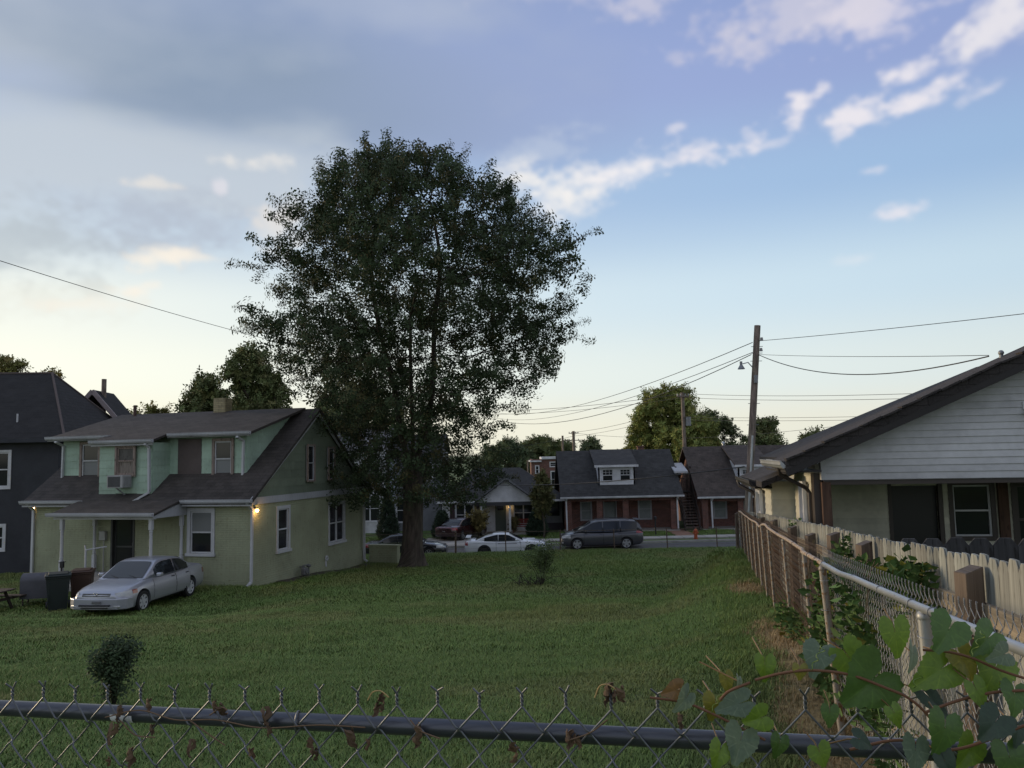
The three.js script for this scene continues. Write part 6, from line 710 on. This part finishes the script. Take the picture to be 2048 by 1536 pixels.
{ // silver sedan on the grass
  const lens = lampClear, silver = [0.40, 0.41, 0.46], g = [];
  const cx = -11.75, cz = -25.7, gy0 = (groundY(cx - 0.3, cz + 1.4) + groundY(cx + 0.3, cz - 1.3)) / 2;
  const P = { ...sedan, col: silver, rough: 0.38, metal: 0.55, strip: 0.52, handle: black, spokes: 7, spW: 0.42, rim: mat([0.50, 0.51, 0.53], 0.5, { metalness: 0.3 }), wshMat: phys([0.05, 0.053, 0.055], 0.22, {}), heads: [[1.93, 2.34, (v) => 0.60, (v) => 0.735 - (v - 1.93) * 0.08, lens], [1.70, 1.91, 0.62, 0.735, amber]], tails: [[-2.32, -2.05, 0.68, 0.84, redL]],
    extra: [['grille', [0.615, 0.648, 0.681].map((y) => rbox(0.03, 0.02, 0.86, 0.006, 2.385 - (y - 0.6) * 0.35, y, 0)), silver && black], ['grille_bar', [0.632, 0.665].map((y) => rbox(0.035, 0.012, 0.86, 0.004, 2.392 - (y - 0.6) * 0.35, y, 0)), chrome], ['front_bumper', (() => { const sh = new THREE.Shape(); const pts = [[-0.88, -0.36], [-0.86, -0.12], [-0.66, 0.03], [0, 0.09], [0.66, 0.03], [0.86, -0.12], [0.88, -0.36]]; pts.forEach(([a, b], i) => (i ? sh.lineTo(a, b) : sh.moveTo(a, b))); const q = new THREE.ExtrudeGeometry(sh, { depth: 0.26, bevelEnabled: true, bevelSize: 0.02, bevelThickness: 0.02, bevelSegments: 3, curveSegments: 4 }); q.applyMatrix4(M4().makeBasis(V(0, 0, 1), V(1, 0, 0), V(0, 1, 0))); return q.translate(2.36, 0.27, 0); })(), phys(silver, 0.4, { metalness: 0.5, clearcoat: 0.6 })], ['bumper_intake', [rbox(0.06, 0.05, 0.95, 0.012, 2.462, 0.37, 0), rbox(0.06, 0.028, 0.8, 0.01, 2.462, 0.305, 0)], black], ['bumper_trim', [rbox(0.03, 0.016, 1.1, 0.006, 2.475, 0.335, 0)], chrome], ['fog_lamp', [-1, 1].map((s) => rbox(0.05, 0.05, 0.2, 0.015, 2.40, 0.335, s * 0.66)), lens], ['front_plate', rbox(0.02, 0.07, 0.28, 0.01, 2.485, 0.46, -0.08), mat([0.13, 0.13, 0.135], 0.6)], ['emblem', new THREE.TorusGeometry(0.04, 0.009, 6, 18).scale(1.4, 1, 1).rotateY(Math.PI / 2).translate(2.40, 0.69, 0), chrome], ['wiper', [beam([1.2, 0.965, 0.1], [0.98, 1.06, 0.62], 0.012, 0.012), beam([1.2, 0.965, -0.5], [0.98, 1.06, 0.05], 0.012, 0.012)], black]] };
  const c = car('silver_sedan', 'dusty silver sedan parked on the grass before the green house', [cx, gy0, cz], -97 * D2R, P); c.rotation.order = 'YXZ'; c.rotation.z = Math.atan2(groundY(cx - 0.3, cz + 1.4) - groundY(cx + 0.3, cz - 1.3), 2.7);
}
const blackCar = { ...sedan, L: 4.85, H: 1.46, wr: 0.33, col: [0.02, 0.021, 0.025], rough: 0.25, metal: 0.2, rim: mat([0.3, 0.3, 0.31], 0.4, { metalness: 0.7 }), heads: [[1.86, 2.33, 0.64, (v) => 0.78 - (v - 1.86) * 0.1, lampClear]], tails: [[-2.36, -1.95, 0.74, 0.92, redL]], extra: [['grille', rbox(0.04, 0.16, 0.9, 0.02, 2.37, 0.58, 0), black], ['window_trim', [-1, 1].map((s) => beam([-1.6, 0.965, s * 0.81], [1.05, 0.965, s * 0.81], 0.012, 0.015)), chrome]] };
car('black_sedan', 'black sedan parked on the street behind the big trunk', [-6.45, streetY(-6.45), -47.9], 0, blackCar);
car('dark_red_sedan', 'dark red sedan seen from behind in the driveway', [-3.75, streetY(-3.7) + 0.14, -57.3], 62 * D2R, { ...blackCar, col: [0.03, 0.008, 0.01], tails: [[-2.37, -1.95, 0.74, 0.9, redL]], extra: [['rear_lamp_bar', rbox(0.05, 0.14, 1.1, 0.02, -2.36, 0.84, 0), redL], ['rear_plate', rbox(0.03, 0.12, 0.3, 0.01, -2.41, 0.66, 0), mat([0.5, 0.5, 0.5], 0.6)], ['roof_aerial', rbox(0.14, 0.05, 0.03, 0.012, -0.7, 1.45, 0), black]] });
car('white_coupe', 'white sports coupe with rear wing parked on the street', [-0.55, streetY(-0.55), -47.8], 0, { ...sedan, L: 4.79, W: 1.9, H: 1.375, wr: 0.345, xf: 1.47, xr: -1.25, belt: 0.93, col: [0.66, 0.68, 0.72], rough: 0.25, metal: 0.0, rim: mat([0.05, 0.05, 0.055], 0.4, { metalness: 0.5 }), glass: M.glass, top: [[-2.39, 0.86], [-2.25, 1.0], [-2.0, 1.02], [-1.3, 1.0], [-0.5, 0.95], [0.5, 0.955], [0.95, 0.965], [1.6, 0.93], [2.1, 0.84], [2.3, 0.76], [2.39, 0.66]], cab: [[-1.95, 0.93], [-1.2, 1.22], [-0.6, 1.355], [-0.2, 1.375], [0.15, 1.34], [1.05, 0.92]], zr: 0.62, wsh: [0.2, 0.98], rw: [-0.75, -1.8], sides: [[-0.42, 0.62], [-1.25, -0.46]], doors: [[-0.55, 0.85]], mir: [0.62, 1.0], heads: [[1.75, 2.27, (v) => 0.63, (v) => 0.71, mat([0.06, 0.09, 0.28], 0.2)]], tails: [[-2.38, -2.2, 0.72, 0.92, redL]], extra: [['grille', rbox(0.05, 0.26, 1.2, 0.03, 2.35, 0.58, 0), black], ['rear_wing', [rbox(0.3, 0.035, 1.5, 0.012, -2.2, 1.16, 0), rbox(0.12, 0.16, 0.04, 0.01, -2.15, 1.08, 0.55), rbox(0.12, 0.16, 0.04, 0.01, -2.15, 1.08, -0.55)], mat([0.5, 0.51, 0.53], 0.3)], ['side_stripe', [-1, 1].map((s) => rbox(1.1, 0.02, 0.01, 0.003, 0.1, 0.8, s * 0.955)), black], ['hood_scoop', rbox(0.5, 0.04, 0.5, 0.015, 1.45, 0.965, 0), phys([0.66, 0.68, 0.72], 0.25, {})]] });
car('grey_minivan', 'dark grey minivan parked facing left across the street', [5.35, streetY(5.35), -50.7], Math.PI, { L: 5.08, W: 1.98, H: 1.76, wr: 0.345, xf: 1.55, xr: -1.47, belt: 1.03, col: [0.075, 0.077, 0.085], rough: 0.3, metal: 0.5, zb: 0.93, zr: 0.74, rr: 0.72, spokes: 5, spW: 0.5, rim: mat([0.5, 0.51, 0.53], 0.3, { metalness: 0.7 }), plan: [[-2.54, 0.82], [-2.45, 0.92], [-2.2, 0.97], [-1.6, 1], [1.5, 0.99], [2.05, 0.94], [2.35, 0.85], [2.48, 0.76], [2.54, 0.66]], bot: [[-2.54, 0.42], [-2.35, 0.26], [-1.9, 0.2], [1.9, 0.19], [2.4, 0.22], [2.54, 0.28]], top: [[-2.54, 0.98], [-2.48, 1.1], [-2.2, 1.14], [-0.5, 1.06], [1.0, 1.05], [1.3, 1.06], [1.75, 1.02], [2.2, 0.90], [2.45, 0.78], [2.54, 0.66]], cab: [[-2.50, 1.0], [-2.36, 1.45], [-2.15, 1.68], [-1.6, 1.74], [-0.6, 1.76], [0.2, 1.73], [0.6, 1.66], [1.75, 1.0]], wsh: [0.66, 1.66], rw: [-2.12, -2.44], sides: [[-0.02, 1.15], [-1.1, -0.08], [-2.16, -1.16]], doors: [[-0.05, 1.1], [-1.15, -0.1]], sill: 0.35, mir: [1.0, 1.12], heads: [[1.95, 2.47, 0.70, (v) => 0.92 - (v - 1.95) * 0.16, lampClear]], tails: [[-2.52, -2.1, 0.94, 1.12, redL]], extra: [['grille', rbox(0.04, 0.2, 0.9, 0.03, 2.52, 0.66, 0), black], ['fog_lamp', [-1, 1].map((s) => rbox(0.1, 0.08, 0.2, 0.02, 2.42, 0.42, s * 0.72)), lampClear], ['roof_rail', [-1, 1].map((s) => tube([[-1.7, 1.755, s * 0.66], [-0.6, 1.80, s * 0.66], [0.3, 1.755, s * 0.66]], 0.018, 8)), black], ['roof_spoiler', rbox(0.3, 0.04, 1.35, 0.015, -2.25, 1.725, 0), phys([0.075, 0.077, 0.085], 0.3, { metalness: 0.5 })], ['door_track', [-1, 1].map((s) => rbox(1.1, 0.02, 0.01, 0.004, -1.55, 0.97, s * 0.985)), black]] });
const grapeLeaves = [[0.381,1.356,-1.269,0.054,0,0.1,0,0], [0.327,1.329,-1.296,0.045,-0.2,0.2,0.3,3], [0.338,1.338,-1.263,0.036,0.4,0.2,1.0,2], [0.46,1.371,-1.256,0.069,0.5,0.9,-0.3,2], [0.506,1.361,-1.253,0.082,-0.6,0.3,0.2,0], [0.522,1.331,-1.216,0.118,0.9,0.2,0.1,1], [0.535,1.421,-1.161,0.075,-0.1,0.15,0,0], [0.562,1.392,-1.166,0.061,0.5,0.2,0.9,2], [0.609,1.422,-1.157,0.081,0.7,0.5,0,1], [0.684,1.402,-1.192,0.078,0.9,0.6,0.2,1], [0.686,1.39,-1.16,0.062,1.2,0.6,0.4,2], [0.619,1.352,-1.203,0.102,1.0,0.5,-0.1,0], [0.651,1.372,-1.205,0.069,-0.5,0.5,0.2,3], [0.696,1.356,-1.2,0.086,0.5,0.4,0,0], [0.605,1.309,-1.213,0.095,-0.7,0.7,0.3,4], [0.589,1.292,-1.146,0.08,0.3,0.2,0.2,1], [0.655,1.296,-1.139,0.103,0.8,0.5,-0.2,4], [0.327,1.256,-1.225,0.07,0.4,0.5,0.2,2], [0.356,1.293,-1.218,0.056,1.3,0.2,0,0], [0.308,1.291,-1.291,0.06,0.2,0.2,0.2,3], [0.34,1.293,-1.272,0.076,1.2,0.8,0.1,2], [0.242,1.323,-1.265,0.049,1.3,0.4,0.1,5], [0.254,1.314,-1.252,0.055,0.9,0.4,0.6,2], [0.485,1.272,-1.18,0.059,-1.0,1.0,0.2,4], [0.553,1.261,-1.16,0.065,0.2,0.3,0.2,2], [0.657,1.241,-1.212,0.07,0.6,0.2,0.1,0], [0.456,1.302,-1.212,0.045,0.1,0.2,0,1], [0.538,1.309,-1.184,0.044,-0.3,0.3,0.1,0], [0.697,1.334,-1.16,0.065,0.2,0.4,0.3,1], [0.715,1.276,-1.189,0.067,0.4,0.4,0.3,4], [0.423,1.361,-1.234,0.035,0,0.2,0,3], [0.401,1.237,-1.278,0.048,0.4,0.3,0,1], [0.294,1.245,-1.221,0.053,0.3,0.2,0.1,0], [0.431,1.253,-1.193,0.048,-0.3,0.2,0.2,0], [0.649,1.339,-1.168,0.062,-0.4,0.3,0.2,0], [0.696,1.238,-1.181,0.081,0.1,0.3,0.2,1], [0.587,1.249,-1.148,0.072,-0.4,0.3,0.2,4]];
const grapeStems = [[[0.359,1.351,-1.248],[0.394,1.362,-1.239],[0.436,1.369,-1.228],[0.49,1.365,-1.214],[0.535,1.349,-1.203],[0.563,1.337,-1.195],[0.585,1.317,-1.19],[0.602,1.287,-1.185],[0.612,1.239,-1.183]], [[0.205,1.317,-1.287],[0.257,1.312,-1.274],[0.293,1.299,-1.265],[0.328,1.283,-1.256],[0.369,1.264,-1.245]], [[0.587,1.405,-1.189],[0.615,1.404,-1.182],[0.646,1.397,-1.174],[0.682,1.381,-1.165],[0.718,1.369,-1.156]], [[0.585,1.317,-1.19],[0.63,1.337,-1.178],[0.674,1.35,-1.167],[0.717,1.355,-1.156]], [[0.484,1.258,-1.216],[0.55,1.276,-1.199],[0.613,1.267,-1.182],[0.708,1.307,-1.158]], [[0.308,1.319,-1.261],[0.319,1.331,-1.258],[0.352,1.347,-1.25]]];
const dryLeaves = [[-0.764,1.214,-1.586], [-0.702,1.233,-1.57], [-0.78,1.178,-1.59], [-0.696,1.188,-1.569], [-0.611,1.162,-1.547], [-0.489,1.157,-1.516], [-0.459,1.226,-1.508], [-0.454,1.199,-1.507], [-0.378,1.178,-1.487], [-0.368,1.166,-1.485], [-0.3,1.201,-1.467], [-0.268,1.191,-1.459], [-0.244,1.263,-1.453], [-0.249,1.251,-1.454], [-0.179,1.214,-1.436], [-0.177,1.201,-1.435], [0.085,1.223,-1.368], [0.095,1.219,-1.365], [0.15,1.299,-1.351], [0.159,1.296,-1.349], [0.166,1.302,-1.347], [0.261,1.263,-1.323], [-0.738,1.134,-1.58], [-0.792,1.121,-1.594], [-0.555,1.233,-1.533], [-0.563,1.237,-1.535], [-0.012,1.192,-1.393]];
const dryStems = [[[-0.797,1.211,-1.59],[-0.721,1.229,-1.57],[-0.646,1.216,-1.551],[-0.563,1.221,-1.53],[-0.472,1.213,-1.506],[-0.356,1.225,-1.476],[-0.271,1.226,-1.455]], [[-0.574,1.229,-1.532],[-0.548,1.244,-1.526],[-0.538,1.24,-1.523]], [[-0.266,1.273,-1.453],[-0.257,1.287,-1.451],[-0.243,1.29,-1.448],[-0.227,1.28,-1.443]], [[0.125,1.299,-1.353],[0.134,1.318,-1.351],[0.146,1.321,-1.347],[0.162,1.312,-1.343]], [[-0.764,1.208,-1.581],[-0.731,1.183,-1.573],[-0.688,1.181,-1.562]], [[-0.189,1.244,-1.434],[-0.173,1.228,-1.43],[-0.136,1.216,-1.42]], [[0.083,1.229,-1.364],[0.116,1.243,-1.355],[0.144,1.265,-1.348]], [[-0.615,1.217,-1.543],[-0.573,1.193,-1.532],[-0.542,1.177,-1.524]]];
// ---------------------------------------------------------------- vines
function heartLeaf(s, seed) { // toothed heart-shaped leaf, stalk at the origin, tip towards -y, cupped
  const r = rng(seed), n = 44, pos = [0, 0, 0], idx = [], uv = [0.5, 0.5]; const out = [];
  for (let i = 0; i <= n; i++) { const a = -Math.PI * 0.965 + (i / n) * Math.PI * 1.93, lobe = (0.80 + 0.05 * Math.cos(a * 3) + 0.33 * Math.exp(-(a * a) / 0.09) - 0.07 * Math.cos(a)) * (1 - 0.5 * sst(2.45, 3.1, Math.abs(a))), rr = s * lobe * (i % 2 ? 1 : 0.93) * (0.97 + r() * 0.06); out.push([Math.sin(a) * rr * 0.95, -Math.cos(a) * rr]); }
  const rings = [0.33, 0.68, 1]; for (const k of rings) for (const [x, y] of out) { const d = Math.hypot(x, y) * k / s; pos.push(x * k, y * k - 0.0, s * (0.16 * Math.abs(x * k / s) - 0.26 * d * d * 0.6 + 0.05 * Math.sin(x * 40 + seed) * k)); uv.push(x * k, y * k); }
  for (let i = 0; i < n; i++) { idx.push(0, 1 + i, 2 + i); for (let q = 0; q < 2; q++) { const a = 1 + q * (n + 1) + i, b = a + n + 1; idx.push(a, b, a + 1, a + 1, b, b + 1); } }
  const g = new THREE.BufferGeometry(); g.setAttribute('position', new THREE.Float32BufferAttribute(pos, 3)); g.setAttribute('uv', new THREE.Float32BufferAttribute(uv, 2)); g.setIndex(idx); g.computeVertexNormals(); return g;
}
{
  const t = thing('grape_vine', 'wild grape vine with heart shaped leaves over the near fence at right', 'vine');
  const vein = tex(256, 256, 0.14, 0.14, (u, v) => { const x = (u < 0.5 ? u : u - 1) * 0.14, y = (v < 0.5 ? v : v - 1) * 0.14, a = Math.atan2(x, -y); let m = 1; for (const b of [0, 0.75, -0.75, 1.5, -1.5]) { const e = Math.hypot(x, y) * Math.sin(a - b); if (Math.cos(a - b) > 0) m = Math.min(m, sst(0.0003, 0.0014, Math.abs(e))); } const n = fbm(u * 40, v * 40, 3, 3, 40); return [lerp(0.95, 0.7, m) + (n - 0.5) * 0.3, lerp(0.92, 0.72, m) + (n - 0.5) * 0.3, lerp(0.8, 0.62, m) + (n - 0.5) * 0.25]; });
  const lm = [[0.22, 0.36, 0.035], [0.11, 0.22, 0.04], [0.17, 0.24, 0.17], [0.33, 0.31, 0.045], [0.035, 0.07, 0.042], [0.3, 0.16, 0.05]].map((c, i) => phys(c, i === 2 ? 0.75 : 0.5, { map: vein, side: THREE.DoubleSide, transmission: i === 4 ? 0.1 : 0.35, thickness: 0 }));
  const geos = [1, 2, 3, 4].map((k) => heartLeaf(1, k)); const rnd = rng(12);
  const cache = {}; grapeLeaves.forEach(([x, y, z, s, rz, rx, ry, c], i) => { const key = (i % 4) + '_' + Math.round(s * (c === 4 ? 150 : 200)), g = cache[key] ??= heartLeaf(Math.round(s * (c === 4 ? 150 : 200)) / 200 * 0.47, 1 + (i % 4)); const m = new THREE.Mesh(g, lm[c]); m.name = 'leaf'; m.position.set(x, y + s * 0.22, z); m.rotation.set(-rx * 0.8, ry * 0.9, -rz + (rnd() - 0.5) * 0.2); m.scale.set(0.82 + rnd() * 0.3, 0.9 + rnd() * 0.25, 0.8 + rnd() * 1.6); m.castShadow = m.receiveShadow = true; t.add(m);
    mesh(m, 'stalk', tube([[0, 0, 0], [0.004, 0.012, -0.012], [0.002, 0.03, -0.03]], 0.0011, 5), lm[5], { keepUv: true }); });
  const stemM = mat([0.15, 0.065, 0.03], 0.7); for (const s of grapeStems) mesh(t, 'stem', tube(curve(s, s.length * 6), 0.0021, 6), stemM, { keepUv: true });
  for (const s of [[0, 2], [0, 5], [1, 2], [2, 2]]) { const p = grapeStems[s[0]][s[1]], pts = []; for (let k = 0; k <= 30; k++) { const a = k * 0.55; pts.push(V(p[0] + 0.004 * Math.cos(a) * (k / 20) + k * 0.0008, p[1] + k * 0.0012, p[2] + 0.004 * Math.sin(a))); } mesh(t, 'tendril', tube(pts, 0.0007, 4), lm[0], { keepUv: true }); }
}
{ // withered vine on the near fence
  const t = thing('dry_vine', 'withered brown vine with shrivelled leaves clinging to the near fence', 'vine'), dm = [0.8, 1, 1.3].map((k) => mat([0.12 * k, 0.075 * k, 0.045 * k], 0.9, { side: THREE.DoubleSide })), rnd = rng(9);
  const crump = (s, seed) => { const g = heartLeaf(s, seed), p = g.attributes.position, r = rng(seed + 50), ph = r() * 6; for (let i = 0; i < p.count; i++) { const x = p.getX(i), y = p.getY(i), a = x / s * 2.4 + Math.sin(y / s * 5 + ph) * 0.7; p.setXYZ(i, Math.sin(a) * s * 0.32, y * 0.95, Math.cos(a) * s * 0.3 + p.getZ(i) + Math.sin(y / s * 9 + x / s * 7 + ph) * s * 0.12); } g.computeVertexNormals(); return g; };
  const gs = [crump(0.022, 1), crump(0.017, 2), crump(0.026, 3), crump(0.014, 4)]; dryLeaves.forEach(([x, y, z], i) => { const m = new THREE.Mesh(gs[i % 4], dm[i % 3]); m.name = 'leaf'; m.position.set(x, y + 0.008, z); m.rotation.set((rnd() - 0.5) * 0.8, rnd() * 6.28, (rnd() - 0.5) * 0.9); m.castShadow = m.receiveShadow = true; t.add(m); });
  dryStems.forEach((s, i) => mesh(t, 'stem', tube(curve(s, s.length * 6), i === 2 || i === 3 ? 0.0011 : 0.0013, 5), i === 2 || i === 3 ? mat([0.42, 0.28, 0.11], 0.7) : dm[2], { keepUv: true }));
}
{ // creeper on the side fence
  const t = thing('creeper_vine', 'leafy green creeper climbing the side chain link fence', 'vine'), rnd = rng(71), list = [], stems = [], leafS = sprig(90, 7, 0.12, 0.058, 0.025, 0.5), topAt = table([[3.7, 0.955], [6.5, 0.765], [8.1, 0.69], [10, 0.585]]);
  const clump = (d, h0, h1, n, w, off = 0.05) => { for (let i = 0; i < n; i++) { const dd = d + (rnd() - 0.5) * w, h = lerp(h0, h1, rnd()), x = fenceX(dd) + off + (rnd() - 0.5) * 0.16; list.push([V(x, h, -dd), V(-0.6 + rnd() * 0.7, -0.2 - rnd() * 0.5, rnd() * 0.9 - 0.1).normalize(), 0.6 + rnd() * 0.8]); } for (let k = 0; k < 3; k++) { const dd = d + (rnd() - 0.5) * w; stems.push(tube(curve([[fenceX(dd), h0 - 0.15, -dd], [fenceX(dd) + 0.05, lerp(h0, h1, 0.5), -dd - 0.1 + rnd() * 0.2], [fenceX(dd) + 0.04, h1, -dd + 0.1]], 8), 0.004, 5)); } };
  clump(6.9, -0.35, 0.75, 120, 0.5, 0.02); clump(7.7, -0.35, 0.0, 50, 0.6, 0.05); clump(5.7, -0.1, 0.78, 110, 0.5); clump(5.3, 0.0, 0.6, 70, 0.4); clump(6.0, 0.66, 0.86, 45, 0.5, 0.14); clump(5.3, 0.76, 0.98, 60, 0.35, 0.3); clump(5.0, -0.5, 0.2, 60, 0.5); clump(8.0, 0.55, 0.80, 26, 0.3, 0.4); clump(4.2, -0.6, 0.0, 70, 0.8); clump(12.5, 0.4, 0.6, 16, 0.4, 0.4); clump(9.3, -0.5, -0.1, 60, 1.2, -0.05);
  mesh(t, 'stems', stems, mat([0.07, 0.06, 0.035], 0.8), { keepUv: true }); leafCloud(t, 'foliage', list, leafS, leafMat([1, 1, 1]), (c, p, q) => { const v = 0.65 + q() * 0.7, y = q() < 0.08 ? 1 : 0; c.setRGB(lerp(0.085, 0.25, y) * v, lerp(0.155, 0.24, y) * v, 0.044 * v); }, rng(2));
}
renderer.render(scene, camera);
